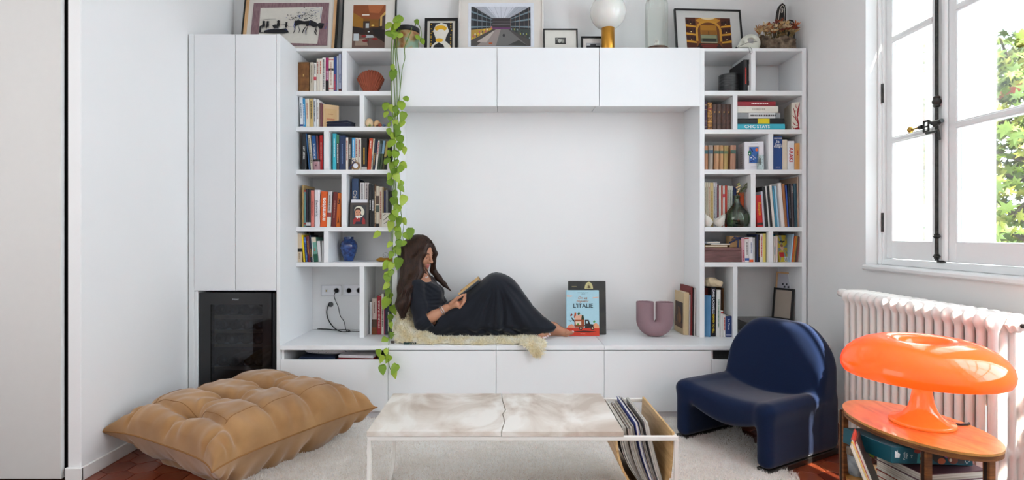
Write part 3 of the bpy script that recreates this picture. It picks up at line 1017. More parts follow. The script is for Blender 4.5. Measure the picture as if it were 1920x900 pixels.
# magazines standing in the sling
cols = ['#3d3f42', '#8c8a86', '#cfcac2', '#b9a894', '#76706a', '#d7d3cd', '#c9b597', '#a8a29a', '#2d3f8c', '#dcd9d4', '#6d5a50', '#e3e1de', '#9b9793', '#d9d6d2', '#877f7a']
SHEET = M('#d8d2c8', .8, var=.1, scale=90, stretch=(1, 1, 1))
x0 = .466
for k, c in enumerate(cols):
    th = (.006, .009, .007, .011, .006)[k % 5]
    zt = .388 + .012 * ((k * 7) % 5) / 5 + (.026 if k in (8, 10, 12, 13) else 0)
    mag = thing('magazine', 'magazine standing in the coffee table sling, %s from the travertine top' % ('first second third fourth fifth sixth seventh eighth ninth tenth eleventh twelfth thirteenth fourteenth fifteenth'.split()[k]), 'magazine', (x0, 2.22 + .008 * ((k * 5) % 4), .13), group='magazines in the coffee table sling')
    bow = .055 - .0035 * k
    def ctr(t): return ((.098 - .002 * k) * (1 - t) + bow * -1 * math.sin(math.pi * t) * .45, (zt - .13) * t + .006 * max(0, (4 - k)) * (1 - t))
    pl = [ctr(i / 9) for i in range(10)]
    yl, yh = 0, .33 + .02 * (k % 3)
    b = MB()
    for mi, (ta, tb) in enumerate(((0, 1.2e-3), (1.2e-3, th - 1.2e-3), (th - 1.2e-3, th))):
        A = [(x + ta, z) for x, z in pl]; B = [(x + tb, z) for x, z in pl]
        s_ = .0015 if mi == 1 else 0
        vs_ = [(x, yy, z - s_) for yy in (yl + s_, yh - s_) for (x, z) in A + B]
        n = 10; fs_ = []
        for i in range(n - 1):
            fs_ += [(i, i + 1, 2 * n + i + 1, 2 * n + i), (n + i, 3 * n + i, 3 * n + i + 1, n + i + 1), (i, n + i, n + i + 1, i + 1), (2 * n + i, 2 * n + i + 1, 3 * n + i + 1, 3 * n + i)]
        fs_ += [(0, 2 * n, 3 * n, n), (n - 1, 2 * n - 1, 4 * n - 1, 3 * n - 1)]
        (MB().add(vs_, fs_)).build('pages' if mi == 1 else 'cover', SHEET if mi == 1 else M(c, .35), mag)
    x0 += th + .0008

# --- navy lounge chair (one folded upholstered shell on a metal base)
NAVY = M('#16233f', .95, var=.14, scale=160, bump=.25, bscale=900, sheen=.25, spec=.1)
ch = thing('lounge_chair', 'low navy blue felt lounge chair with rounded back', 'chair', (1.286, 2.64, 0), (0, 0, R(29.4)))
S = SDF((-.03, -.03, .0), (.68, .65, .74), .0075)
WD = .605
def rb(dx, dy, dz, r):
    qx, qy, qz = dx + r, dy + r, dz + r
    return np.sqrt(np.maximum(qx, 0) ** 2 + np.maximum(qy, 0) ** 2 + np.maximum(qz, 0) ** 2) + np.minimum(np.maximum(qx, np.maximum(qy, qz)), 0) - r
def f_side(y0, y1):
    def f(X, Y, Z): return rb(np.maximum(-X, X - .605), np.maximum(y0 - Y, Y - y1), np.maximum(.028 - Z, Z - .33), .034)
    return f
def f_seat(X, Y, Z):
    s = np.sin(np.clip(Y / WD, 0, 1) * np.pi)
    zt = .352 - .030 * s - .03 * np.clip((X - .1) / .4, 0, 1) * s
    zb = .262 - .095 * s + .10 * np.clip((X - .12) / .3, 0, 1) * s
    return rb(np.maximum(.012 * s - X, X - .56), np.maximum(-Y, Y - WD), np.maximum(zb - Z, Z - zt), .05) * .8
def f_back(X, Y, Z):
    lean = .40 + .115 * np.clip((Z - .28) / .42, 0, 1.2) - .02 * np.cos((Y / WD - .5) * np.pi)
    thick = .605 - lean
    u = np.abs(Y - WD / 2) / (WD / 2)
    top = .690 - .20 * np.clip((u - .25) / .75, 0, 1.15) ** 2.6
    dx = np.maximum(lean - X, X - (lean + thick))
    # lower part drops straight to the floor
    dx = np.where(Z < .28, np.maximum(.40 - X, X - .605), dx)
    return rb(dx, np.maximum(-Y, Y - WD) , np.maximum(.028 - Z, Z - top) * .9, .045) * .85
S.put(f_seat, (-.02, -.02, .05), (.6, .63, .4), 0)
S.put(f_side(0, .085), (-.02, -.02, 0), (.62, .12, .4), .035)
S.put(f_side(WD - .085, WD), (-.02, WD - .12, 0), (.62, WD + .02, .4), .035)
S.put(lambda X, Y, Z: np.where((Y > .1) & (Y < WD - .1) & (Z < .2), np.maximum(f_back(X, Y, Z), .2 - Z), f_back(X, Y, Z)), (.3, -.02, 0), (.66, .63, .74), .012)
link('upholstery', S.mesh('upholstery', NAVY, relax=3), ch)
ALU = M('#4a4643', .35, metal=.8, var=.1)
for y0 in (.006, WD - .078):
    MB().box(.006, .598, y0, y0 + .07, 0, .03, c=.003).build('base_rail', ALU, ch)

# --- cast iron radiator
IRW = M('#efe9e4', .35, var=.015, bump=.06, bscale=120)
rad = thing('radiator', 'white cast iron column radiator under the window', 'radiator', (1.835, 2.04, 0))
S = SDF((-.02, -.035, .02), (.16, .035, .91), .0048)
for xc in (.017, .051, .085, .119):
    S.cap((xc, 0, .13), (xc, 0, .84), .0165, k=0, sq=(.9, 1.05, 1))
for z, r in ((.852, .036), (.13, .034)):
    S.cap((.022, 0, z), (.114, 0, z), r, k=.012, sq=(1, .60, 1))
for z in (.585, .36):
    S.cap((.017, 0, z), (.119, 0, z), .015, k=.012, sq=(1, .7, 1))
sec = S.mesh('section', IRW, relax=1)
NS = 18; PIT = .0515
for k in range(NS):
    link('section', sec, rad, (0, .022 + k * PIT, 0))
for z in (.85, .13):
    MB().tube([(.068, .0, z), (.068, NS * PIT, z)], .022, 14).build('header_pipe', IRW, rad, smooth=40)
for k in (0, NS - 1):
    for x in (.02, .116):
        MB().lathe([(.022, 0), (.022, .012), (.014, .04), (.016, .12)], 12, (x, .022 + k * PIT, 0)).build('foot', IRW, rad, smooth=40)
MB().lathe([(.034, 0), (.034, .012), (.024, .018), (.024, .03), (.012, .034), (0, .034)], 6, ).build('end_plug', IRW, rad, (.068, -.006, .85), (R(90), 0, 0))
MB().tube([(.068, -.03, .85), (.068, -.052, .85)], .008, 8).build('bleed_valve', M('#2b2725', .4, metal=.7), rad, smooth=40)
MB().lathe([(.018, 0), (.022, .01), (.022, .045), (.014, .055), (0, .055)], 14).build('thermostat_valve', IRW, rad, (.02, NS * PIT - .01, .865), (R(-90), 0, 0), smooth=40)

# --- oval side table
OAK = M2('plywood_top', '#a8702f', '#dba258', 4, .32, stretch=(3, .8, 3), distort=2.5, lo=.3, hi=.75, coat=.3)
OAKD = M2('plywood_edge', '#5b3418', '#8a5428', 10, .5, stretch=(1, 1, 12))
st = thing('side_table', 'small oval plywood side table holding the orange lamp', 'side table', (1.375, 1.822, 0), (0, 0, R(6)))
def oval(a, b, n=72): return [(a * math.cos(2 * math.pi * i / n), b * math.sin(2 * math.pi * i / n)) for i in range(n)]
MB().prism(oval(.169, .258), 'z', .5475, .555).build('table_top', OAK, st, smooth=40)
for k, (z0, z1) in enumerate(((.5395, .5470), (.532, .5390))):
    MB().prism(oval(.1675, .2565), 'z', z0, z1).build('top_edge_layer', OAKD, st, smooth=40)
MB().prism(oval(.1655, .2545), 'z', .5388, .5478).build('top_core', M('#2a1a10', .7), st, smooth=40)
MB().prism(oval(.160, .25), 'z', .300, .314).build('lower_shelf', OAK, st, smooth=40)
for (lx, ly, ang) in ((-.118, .178, 0), (-.112, -.16, 0), (.02, -.232, 0), (.125, .16, 0)):
    lg = MB().box(lx - .011, lx + .011, ly - .011, ly + .011, 0, .545, c=.002).build('leg', OAKD, st)
    MB().box(lx - .0135, lx + .0135, ly - .004, ly + .004, 0, .5475, c=.001).build('leg_inlay', M('#2a1a10', .7), lg)
# --- mushroom lamp
def plastic(col, tr, mix):
    m = bpy.data.materials.new('orange_plastic')
    m.use_nodes = True
    N, L = m.node_tree.nodes, m.node_tree.links
    p = N['Principled BSDF']
    nz = N.new('ShaderNodeTexNoise'); nz.inputs['Scale'].default_value = 3
    mx0 = N.new('ShaderNodeMix'); mx0.data_type = 'RGBA'
    mx0.inputs[6].default_value = [x * .97 for x in lin(col)] + [1]; mx0.inputs[7].default_value = lin(col) + [1]
    L.new(nz.outputs['Fac'], mx0.inputs[0]); L.new(mx0.outputs[2], p.inputs['Base Color'])
    p.inputs['Roughness'].default_value = .12
    p.inputs['Coat Weight'].default_value = .6
    L.new(mx0.outputs[2], p.inputs['Emission Color'])
    p.inputs['Emission Strength'].default_value = .28
    t = N.new('ShaderNodeBsdfTranslucent'); t.inputs[0].default_value = lin(tr) + [1]
    mx = N.new('ShaderNodeMixShader'); mx.inputs[0].default_value = mix
    L.new(p.outputs[0], mx.inputs[1]); L.new(t.outputs[0], mx.inputs[2])
    L.new(mx.outputs[0], N['Material Output'].inputs[0])
    return m
ORG = plastic('#ff7a28', '#ff8a30', .35)
ORGB = plastic('#ff8c3a', '#ff9a48', .25)
lx, ly, lz = 1.397, 1.82, .555
lp = thing('mushroom_lamp', 'glowing orange plastic mushroom lamp on the oval table', 'lamp', (lx, ly, lz))
SX, SZ_ = .86, .97
def sc_(p): return [(r * SX, z * SZ_) for r, z in p]
MB().lathe(sc_([(0, .0), (.104, .0), (.108, .004), (.108, .010), (.104, .014), (.085, .018), (.064, .030), (.048, .050), (.038, .078), (.033, .11), (.034, .15), (.042, .185), (.06, .205)]), 64).build('base', ORGB, lp, smooth=50)
outer = [(.262, .168), (.269, .180), (.272, .198), (.266, .220), (.250, .243), (.225, .263), (.193, .279), (.155, .290), (.125, .293), (.100, .289), (.080, .278), (.066, .262), (.057, .246), (.045, .236), (.0, .232)]
inner = [(.0, .226), (.048, .229), (.062, .240), (.072, .257), (.086, .271), (.104, .281), (.126, .285), (.155, .282), (.190, .271), (.221, .255), (.245, .236), (.260, .215), (.265, .198), (.262, .182), (.256, .170)]
MB().lathe(sc_(outer + inner), 96, close=False).build('shade', ORG, lp, smooth=60)
for k in range(4):
    a = R(45 + 90 * k)
    bx_, by_ = .107 * math.cos(a), .107 * math.sin(a)
    MB().sphere((bx_, by_, .215), .022, 14, 9).tube([(.05 * math.cos(a), .05 * math.sin(a), .2), (bx_ * .9, by_ * .9, .212)], .012, 10).build('bulb', M('#ffe2b0', .4, emis=6), lp, smooth=50)
    pl_ = light('bulb_light', 'POINT', (lx + bx_ * 1.15, ly + by_ * 1.15, lz + .183), (0, 0, 0), 3.6, (1.0, .70, .34), shadow_soft_size=.03)
    pl_.parent = lp; pl_.location = (bx_ * 1.15, by_ * 1.15, .183)
MB().tube([(.088, -.012, .005), (.110, -.022, .004), (.135, -.020, .004), (.149, -.010, .004), (.157, .0, .002), (.161, .004, -.03)], .0035, 8).build('power_cord', BLACK, lp, smooth=50)
# ================================================================== BOOKS AND THINGS ON THE SHELVES
ORD = 'first second third fourth fifth sixth seventh eighth ninth tenth eleventh twelfth thirteenth fourteenth fifteenth sixteenth seventeenth'.split()
PAGES = M('#e4dbc8', .85, var=.06, scale=120)
def book(px0, px1, yt, col, label, z, d, lean=0.0, dep=.16, txt=None, tc='#f2f0ea', way='up', tpos=(.5, .8), tw=.62, bands=(), marks=None, rz=0, group=None, name='book', rough=.45, bold=0.0, mat=None):
    w = max((px1 - px0) * d / F - .0006, .002)
    h = WZ(yt, d) - z
    sh = lean * d / F
    ang = math.atan2(sh, h)
    x0 = WX(px0, d) + .0003
    L = h if abs(lean) < .1 else math.hypot(h, sh) - abs(math.sin(ang)) * w * .5
    if lean >= 0.1: piv, xl, xr = x0 + w, -w, 0.0
    else: piv, xl, xr = x0, 0.0, w
    b = thing(name, label, 'book', (piv, d, z + .0006), (0, ang, rz), group)
    t = min(.0022, w * .2)
    m = mat or M(col, rough, var=.06, scale=40)
    MB().prism([(xl, dep), (xl, .003), (xl + .22 * w, 0), (xr - .22 * w, 0), (xr, .003), (xr, dep), (xr - t, dep), (xr - t, .0065), (xl + t, .0065), (xl + t, dep)], 'z', 0, L).build('cover', m, b)
    if w > .004:
        MB().box(xl + t, xr - t, .0066, dep - .004, .003, L - .003).build('pages', PAGES, b)
    xm = (xl + xr) / 2
    for (f0, f1, bc) in bands:
        MB().box(xl + .0002, xr - .0002, -.0004, .004, L * f0, L * f1).build('spine_band', M(bc, .5), b)
    U, V = {'up': ((0, 0, 1), (-1, 0, 0)), 'down': ((0, 0, -1), (1, 0, 0)), 'flat': ((1, 0, 0), (0, 0, 1))}[way]
    if txt:
        ext = (tpos[1] - 0) if way != 'flat' else 0
        if way == 'flat':
            text(b, txt, (xm, -.0010, L * tpos[0]), U, V, w * .84, L * tpos[1], M(tc, .5), 'title', bold)
        else:
            text(b, txt, (xm, -.0010, L * tpos[0]), U, V, L * tpos[1], w * tw, M(tc, .5), 'title', bold)
    elif marks:
        mc, f0, f1 = marks
        r2 = random.Random(int(px0 * 10) + int(yt))
        ps, zz = [], L * f0
        ww = min(w * .22, .004)
        while zz < L * f1:
            l = r2.uniform(.0025, .008)
            ps.append((mc, [(xm - ww, zz), (xm + ww, zz), (xm + ww, min(zz + l, L * f1)), (xm - ww, min(zz + l, L * f1))]))
            zz += l + r2.uniform(.0012, .003)
        flatprint('title_print', b, ps, (0, -.0005, 0), (1, 0, 0), (0, 0, 1))
    return b
def shelf(rows, z, d, where, group, dep=.16):
    out = []
    for k, r in enumerate(rows):
        px0, px1, yt, col, desc = r[:5]
        kw = dict(r[5]) if len(r) > 5 else {}
        dd = kw.pop('d', d)
        out.append(book(px0, px1, yt, col, '%s, %s from left %s' % (desc, ORD[k], where), z, dd, group=group, **{'dep': dep, **kw}))
    return out
def sz(y): return WZ(y, D1)
DF = 3.80
# ---- left bookcase
shelf([
 (559, 579, 116.7, '#7b5129', 'thick brown cloth book', dict(marks=('#c9a35c', .52, .60), mat=M2('brown_cloth', '#6b4421', '#86592e', 30, .7, bump=.2))),
 (580.5, 588, 117, '#c9bdaa', 'grey beige book', dict(marks=('#8d8371', .3, .9))),
 (588.2, 593, 118, '#ece8e0', 'thin white book with red script', dict(marks=('#3b3b3b', .62, .95), bands=((.40, .52, '#c64a55'),))),
 (593.2, 598, 110, '#d8cfc0', 'thin cream book', dict(marks=('#9a4b44', .55, .9))),
 (598.2, 603.8, 110, '#e6dfd3', 'cream book with red title', dict(marks=('#c2583c', .55, .92))),
 (604, 610.2, 108, '#efece6', 'white book with speckled spine', dict(marks=('#44484a', .1, .95))),
 (610.5, 616, 108.5, '#9c1f5e', 'magenta and black book', dict(bands=((0, .33, '#191516'),), marks=('#f3e6ee', .36, .62))),
 (616.2, 625.2, 107.5, '#e9e2d4', 'ivory book with red dots', dict(marks=('#b4897a', .2, .86), bands=((.62, .68, '#3a3a3a'), (.92, .94, '#c8323c'), (.10, .12, '#c8323c')))),
 (625.4, 631, 106.5, '#1f3f86', 'royal blue book', dict(marks=('#c64a3c', .05, .5))),
 (631.2, 634.6, 104.5, '#b9c0ca', 'very thin grey blue book', {}),
 (634.8, 640, 101, '#b4bcd6', 'tall pale lilac book', dict(txt='LE LIVRE', tc='#3b4a80', tpos=(.36, .3), bands=((0, .08, '#5a2b2b'),))),
], sz(170.5), DF, 'on the shelf beside the terracotta shell', 'books beside the shell')
shelf([
 (562.2, 568.4, 182, '#e9ebee', 'white book with navy foot', dict(lean=-1.5, marks=('#7d8796', .3, .8), bands=((.04, .10, '#223c78'),))),
 (568.6, 573, 184.5, '#2f8fc4', 'sky blue book', dict(lean=-1.5, marks=('#dcecf4', .1, .8))),
 (573.3, 580.6, 185, '#e8dcc6', 'cream book', dict(lean=-1.5, marks=('#b9856f', .3, .85))),
 (580.8, 587.4, 185, '#cfb478', 'tan book', dict(lean=-1, marks=('#5c4a2a', .3, .9))),
 (587.7, 592.7, 185, '#dfe3e6', 'pale grey white book', dict(lean=-.6, marks=('#51595f', .2, .9))),
 (593, 597.5, 186.5, '#f0edea', 'clean white book', dict(marks=('#9c8d86', .3, .9))),
 (597.8, 600, 193, '#9a8578', 'thin taupe book', {}),
 (600.2, 603.2, 193.5, '#7c4650', 'thin maroon book', {}),
], sz(237.5), DF, 'on the shelf with the navy box', 'books on the navy box shelf')
bk = book(604.5, 609, 196, '#d9b98b', 'yellowed old paperback showing its cover behind the navy box', sz(237.5), 3.84, rz=R(-62), dep=.11, group='books on the navy box shelf')
flatprint('cover_print', bk, [('#d2ae7c', rc(.008, .01, .09, .14)), ('#b98a5c', rc(.02, .035, .075, .04)), ('#c27b55', rc(.02, .06, .075, .072)), ('#b98a5c', rc(.03, .10, .065, .106))], (.0175, .005, 0), (0, 1, 0), (0, 0, 1))
# navy velvet box
vb = thing('velvet_box', 'flat navy velvet box lying in front of the paperbacks', 'box', (WX(635, 3.86), 3.86, sz(237.5) + .0006), (0, 0, R(-16)))
VEL = M('#0d1733', .8, var=.3, scale=12, sheen=.5)
MB().box(-.105, .10, -.045, .06, 0, .034, c=.004).build('box_base', VEL, vb)
MB().box(-.106, .101, -.046, .061, .0345, .050, c=.006).build('box_lid', VEL, vb)
# painted eggs and two little balls
def egg(px, d, r, lab, c1, c2):
    m = M2('egg_shell', c1, c2, 14, .4, lo=.55, hi=.62)
    x = WX(px, d)
    e = MB().lathe([(0, 0), (r * .45, r * .06), (r * .8, r * .35), (r, r * .95), (r * .93, r * 1.45), (r * .68, r * 1.95), (r * .35, r * 2.2), (0, r * 2.3)], 20).build('painted_egg', m, None, (x, d, sz(237.5) + .0006), smooth=60)
    tag(e, lab, 'ornament', 'ornaments beside the vine')
    return e
egg(692.5, 3.81, .029, 'larger painted cream egg with green speckles beside the vine', '#e3c7a0', '#8fa05a')
egg(707, 3.83, .0255, 'smaller painted egg with dark red pattern beside the vine', '#dcb78c', '#6d2f2a')
for (px, r, c, lab) in ((712.5, .0135, '#a5503a', 'tiny brick red ball in front of the painted eggs'), (720, .011, '#4d6284', 'tiny slate blue ball right of the painted eggs')):
    tag(MB().sphere((0, 0, r), r, 14, 9).build('ball', M(c, .5), None, (WX(px, 3.79), 3.79, sz(237.5) + .0006), smooth=60), lab, 'ornament', 'ornaments beside the vine')
# scallop shell vase
sv = thing('shell_vase', 'terracotta scallop shell vase on the top left shelf', 'vase', (WX(695, 3.90), 3.90, sz(170.5)))
Hs = .170
def shellpt(u, v, side):
    an = R(-62) + R(124) * u                      # fan angle from the foot centre
    scal = abs(math.sin(u * math.pi * 12))
    rr = Hs * (1 - .16 * (abs(u - .5) * 2) ** 2.2) * (.975 + .025 * scal)
    x0, z0 = .034 * (u - .5) * 2, 0.0            # the fan starts from a flat foot
    x1, z1 = math.sin(an) * rr * .78, .012 + math.cos(an) * rr * .70 + .052
    x, z = x0 + (x1 - x0) * v, z0 + (z1 - z0) * v
    bul = .004 + .030 * math.sin(math.pi * min(1, .12 + v * .88)) ** .6 * (1 - .5 * (abs(u - .5) * 2) ** 3)
    return (x, -side * (bul + .007 * scal * (.3 + .7 * v)), z)
b = MB()
b.grid(lambda u, v: shellpt(u, v, 1), 97, 16); b.grid(lambda u, v: shellpt(u, v, -1), 97, 16)
n_e = len(b.v) // 2
for j in range(15):
    for i in (0, 96):
        b.add([b.v[j * 97 + i], b.v[(j + 1) * 97 + i], b.v[n_e + (j + 1) * 97 + i], b.v[n_e + j * 97 + i]], [(0, 1, 2, 3)])
for i in range(96):
    for j in (0, 15):
        b.add([b.v[j * 97 + i], b.v[j * 97 + i + 1], b.v[n_e + j * 97 + i + 1], b.v[n_e + j * 97 + i]], [(0, 1, 2, 3)])
b.build('body', M('#9a4f38', .75, var=.1), sv, smooth=60)
# third shelf
shelf([
 (566, 574, 250, '#26272a', 'black street art book', dict(txt='STREET ART', tpos=(.47, .62), tw=.42, bold=.01)),
 (579, 581.2, 250.5, '#2d5b8e', 'thin blue book', dict(lean=-6.5)),
 (582.5, 587.5, 253, '#d6cbb8', 'cream printed book', dict(lean=-6, marks=('#6f6759', .2, .9))),
 (587.7, 595, 254.5, '#1c5796', 'blue poster art book', dict(lean=-4, txt="L'OPÉRA DE L'AFFICHE", tpos=(.46, .72), tw=.5, bold=.01)),
 (595.2, 598.5, 254.5, '#7a4a50', 'thin mauve book', dict(lean=-3)),
 (598.8, 605.3, 253.7, '#c3161d', 'bright red book', dict(marks=('#e78f86', .3, .8))),
 (605.5, 607, 254, '#1d2a52', 'very thin navy book', {}),
], sz(318), DF, 'behind the pink candle jar', 'books behind the candle jar')
cj = thing('candle_jar', 'pink glass candle jar with dark lid in front of books', 'candle', (WX(592, 3.785), 3.785 + .034, sz(318) + .0006))
MB().lathe([(0, 0), (.030, 0), (.0325, .004), (.0325, .058), (.0, .058)], 28).build('jar', M('#b38c92', .12, var=.05, coat=.5), cj, smooth=40)
MB().lathe([(0, .0585), (.0335, .0585), (.0335, .070), (.031, .073), (0, .073)], 28).build('lid', M('#2a2320', .3), cj, smooth=40)
flatprint('paper_label', cj, [('#a87f86', rc(-.011, .014, .011, .046)), ('#5a3d44', rc(-.008, .020, .008, .022)), ('#5a3d44', rc(-.006, .026, .006, .034)), ('#5a3d44', rc(-.007, .039, .007, .041))], (0, -.0330, 0), (1, 0, 0), (0, 0, 1))
shelf([
 (623.4, 630.4, 250.5, '#35b2c6', 'turquoise book', dict(marks=('#cfeef2', .35, .85))),
 (630.8, 635.6, 253, '#3d3236', 'dark patterned book', dict(bands=((.76, 1, '#3f7a5a'),), marks=('#d9d3cf', .2, .74))),
 (636, 648, 254.2, '#1c3157', 'thick navy book', dict(marks=('#5d76a0', .18, .75))),
 (648.2, 652.8, 258, '#e5ddd2', 'white book with red foot title', dict(marks=('#a03a3a', .3, .9))),
 (653, 659, 258, '#241f21', 'black novel', dict(marks=('#cfcac5', .35, .8))),
 (659.5, 665.8, 258.7, '#3d9bd0', 'light blue novel', dict(bands=((0, .38, '#d8cdbd'),), marks=('#d8ecf5', .42, .95))),
 (666, 671, 258.7, '#dcd2c2', 'cream book with maroon title', dict(marks=('#8a3040', .4, .95))),
 (671.2, 677, 258.9, '#dfd7ca', 'pale ivory book', dict(marks=('#8a3040', .4, .95))),
 (677.3, 688, 259, '#201d1c', 'thick black book with yellow title', dict(marks=('#e2b02c', .18, .7), bands=((0, .10, '#bcb8b4'),))),
 (688.3, 695, 259.6, '#c8461d', 'orange red book', dict(lean=4, marks=('#f0dccf', .68, .92))),
 (695.2, 698.3, 260, '#d9cfb6', 'slim cream book', dict(lean=4.5, marks=('#4c6a86', .1, .5))),
 (698.5, 702.3, 261, '#1b2544', 'dark navy book with gilt script', dict(lean=5, marks=('#b98a4a', .15, .55))),
 (702.5, 706.6, 264, '#e7e1d8', 'white book with pink title', dict(lean=6, marks=('#b03a4a', .5, .95))),
 (706.8, 711.2, 264, '#2f3f33', 'dark green book', dict(lean=6, bands=((.55, .9, '#566a70'),))),
 (711.4, 716.2, 264, '#3f4a36', 'book with light blue head', dict(lean=7, bands=((.55, 1, '#86a9c4'),))),
 (716.4, 720.8, 264.5, '#4c4530', 'olive yellow book', dict(lean=8, bands=((.45, 1, '#b7a258'),))),
 (721, 726, 266, '#15171c', 'black leaning book', dict(lean=8)),
], sz(318), DF, 'on the shelf with the kraft gift', 'books on the kraft gift shelf')
kg = thing('gift_pouch', 'small kraft gift pouch with navy ribbon and round white tag', 'gift', (WX(667, 3.79), 3.79, sz(318) + .0006))
KR = M('#a5835a', .8, var=.12)
S = SDF((-.04, -.03, -.005), (.04, .03, .08), .003)
S.ell((0, 0, .028), (.031, .018, .03), 0).put(lambda X, Y, Z: -Z, (-.04, -.03, -.005), (.04, .03, .08), op='i')
link('pouch', S.mesh('pouch', KR, relax=1), kg)
MB().lathe([(0, 0), (.017, 0), (.017, .001), (0, .001)], 24).build('round_tag', M('#e6e8ee', .6), kg, (.004, -.020, .026), (R(90), 0, 0))
MB().tube([(-.045, -.018, .004), (-.02, -.023, .03), (-.004, -.024, .052), (-.018, -.024, .064), (0, -.025, .072), (.012, -.024, .06), (.0, -.024, .052), (.02, -.022, .042), (.032, -.018, .03)], .0045, 6, flat=.25).build('ribbon', M('#232a55', .6), kg, smooth=50)
tag(MB().lathe([(0, 0), (.016, 0), (.018, .006), (.018, .052), (.016, .052), (.0155, .008), (0, .008)], 20).build('white_cup', M('#e9e4e6', .4), None, (WX(731, 3.805), 3.805, sz(318) + .0006), smooth=40), 'small white cup half hidden by vine leaves beside books', 'cup')
# fourth shelf
shelf([
 (566, 569.6, 347, '#a98a58', 'thin gilt edged frame book', dict(dep=.22)),
 (570, 573.3, 357, '#5f8a8a', 'thin teal book', dict(bands=((.07, .1, '#b3282c'), (.96, 1, '#b3282c')))),
 (573.5, 577, 354, '#2b1c28', 'plum black magazine', dict(bands=((.03, .12, '#c9c3c6'),))),
 (577.2, 582.3, 354.5, '#1b1b1e', 'black magazine', dict(bands=((.03, .12, '#d4d0d2'),))),
 (582.5, 588.5, 357, '#d9786c', 'salmon pink book', dict(marks=('#a44c44', .3, .7))),
 (589.5, 599.4, 356, '#e8e6ea', 'white cookbook with grey lettering', dict(txt='thermomix', tc='#4d4d55', way='down', tpos=(.50, .68), tw=.5, bold=.012)),
 (600, 612.3, 359, '#dd5a12', 'orange cookbook with white lettering', dict(lean=1.6, txt='marmiton', way='up', tpos=(.50, .86), tw=.62, bold=.02)),
 (612.6, 620, 359, '#c9c8c8', 'grey white cookbook', dict(lean=2.6, marks=('#5d5d60', .45, .9), bands=((.28, .4, '#8a3b3b'), (0, .27, '#dcdfd2')))),
 (620.3, 629.8, 360, '#6b211f', 'dark red book', dict(lean=4.5, marks=('#a86a5c', .25, .75))),
 (630, 637.5, 362, '#d56a10', 'orange travel book', dict(lean=2.6, txt='3', tc='#17120e', way='flat', tpos=(.76, .16), bold=.01)),
], sz(425.5), DF, 'among the orange cookbooks', 'cookbooks on the fourth shelf')
# eiffel tower silhouette on the orange book spine
bko = [o for o in bpy.data.objects if o.get('label', '').startswith('orange travel book')][0]
flatprint('tower_print', bko, [('#17120e', [(-.0205, .024), (-.0165, .024), (-.0145, .034), (-.0125, .034), (-.0105, .024), (-.0065, .024), (-.0112, .05), (-.0130, .072), (-.0140, .072), (-.0158, .05)])], (0, -.0006, 0), (1, 0, 0), (0, 0, 1))
shelf([
 (659.5, 672, 335, '#31486b', 'blue China book', dict(d=3.83, txt='China', tc='#e7ddc9', way='down', tpos=(.62, .46), tw=.6)),
 (672.3, 674.6, 338, '#191a1e', 'thin black book', dict(d=3.83, dep=.2)),
 (675, 683, 342.5, '#dcd9d8', 'white speckled book', dict(d=3.83, marks=('#6a6668', .2, .98))),
 (683.6, 691.3, 342.5, '#d9cfcb', 'pinkish white speckled book', dict(d=3.83, marks=('#7d7275', .2, .98))),
 (691.7, 696.4, 345, '#17171a', 'black art book', dict(marks=('#d7d7da', .4, .62))),
 (696.6, 701.8, 346, '#1c1b1d', 'second black art book', dict(marks=('#d7d7da', .38, .64))),
 (702, 704.8, 346, '#6b4c35', 'brown spotted book', dict(marks=('#d9c7a8', .1, .85))),
 (705, 710.8, 349, '#cdc3b0', 'beige photo book', dict(bands=((.56, .76, '#53453a'), (.36, .53, '#4d5a50'), (.0, .08, '#1d1d1d')))),
 (711, 716.8, 350, '#d6c9b6', 'cream book', dict(marks=('#9a4a3c', .2, .9))),
 (717, 719.3, 351, '#b79f77', 'thin tan book', {}),
 (719.6, 722.8, 358, '#2a2a55', 'indigo book', {}),
 (723, 728, 356, '#7e8084', 'grey book', {}),
 (728.5, 734.4, 359, '#18181b', 'black volume', {}),
], sz(425.5), 3.80, 'behind the portrait of a child', 'books behind the child portrait')
def photoframe(name, label, w, h, fw, fd, fcol, mcol, loc, lean=8, rz=0, mat=None, cat='picture frame', pw=None, ph=None, pdx=0, pdy=0, fmat=None, group=None):
    """leaning frame: base centre at loc; returns root, and the print rectangle (x0,z0,x1,z1)"""
    t = thing(name, label, cat, loc, (R(-lean), 0, rz), group)
    fm = fmat or M(fcol, .4, var=.08)
    for (a, b_, c_, d_) in ((-w / 2, w / 2, 0, fw), (-w / 2, w / 2, h - fw, h), (-w / 2, -w / 2 + fw, fw, h - fw), (w / 2 - fw, w / 2, fw, h - fw)):
        MB().box(a, b_, 0, fd, c_, d_, c=.001).build('frame_bar', fm, t)
    MB().box(-w / 2 + fw * .6, w / 2 - fw * .6, fd * .45, fd * .9, fw * .6, h - fw * .6).build('mount', M(mcol, .8, var=.03), t)
    pw = pw or w - 2 * fw; ph = ph or h - 2 * fw
    cx, cz = pdx, h / 2 + pdy
    return t, (cx - pw / 2, cz - ph / 2, cx + pw / 2, cz + ph / 2), fd * .45 - .0003
def prt(t, rect, y, polys, name='print'):
    x0, z0, x1, z1 = rect
    return flatprint(name, t, [(c, [(px * (x1 - x0), pz * (z1 - z0)) for px, pz in pts]) for c, pts in polys], (x0, y, z0), (1, 0, 0), (0, 0, 1))
dd = 3.785
t, rect, yy = photoframe('portrait_frame', 'taupe framed portrait of a child wearing a white bonnet and red top', .131, .170, .019, .010, '#4a423e', '#4a423e', (WX(673.2, dd), dd, sz(425.5) + .001), 5)
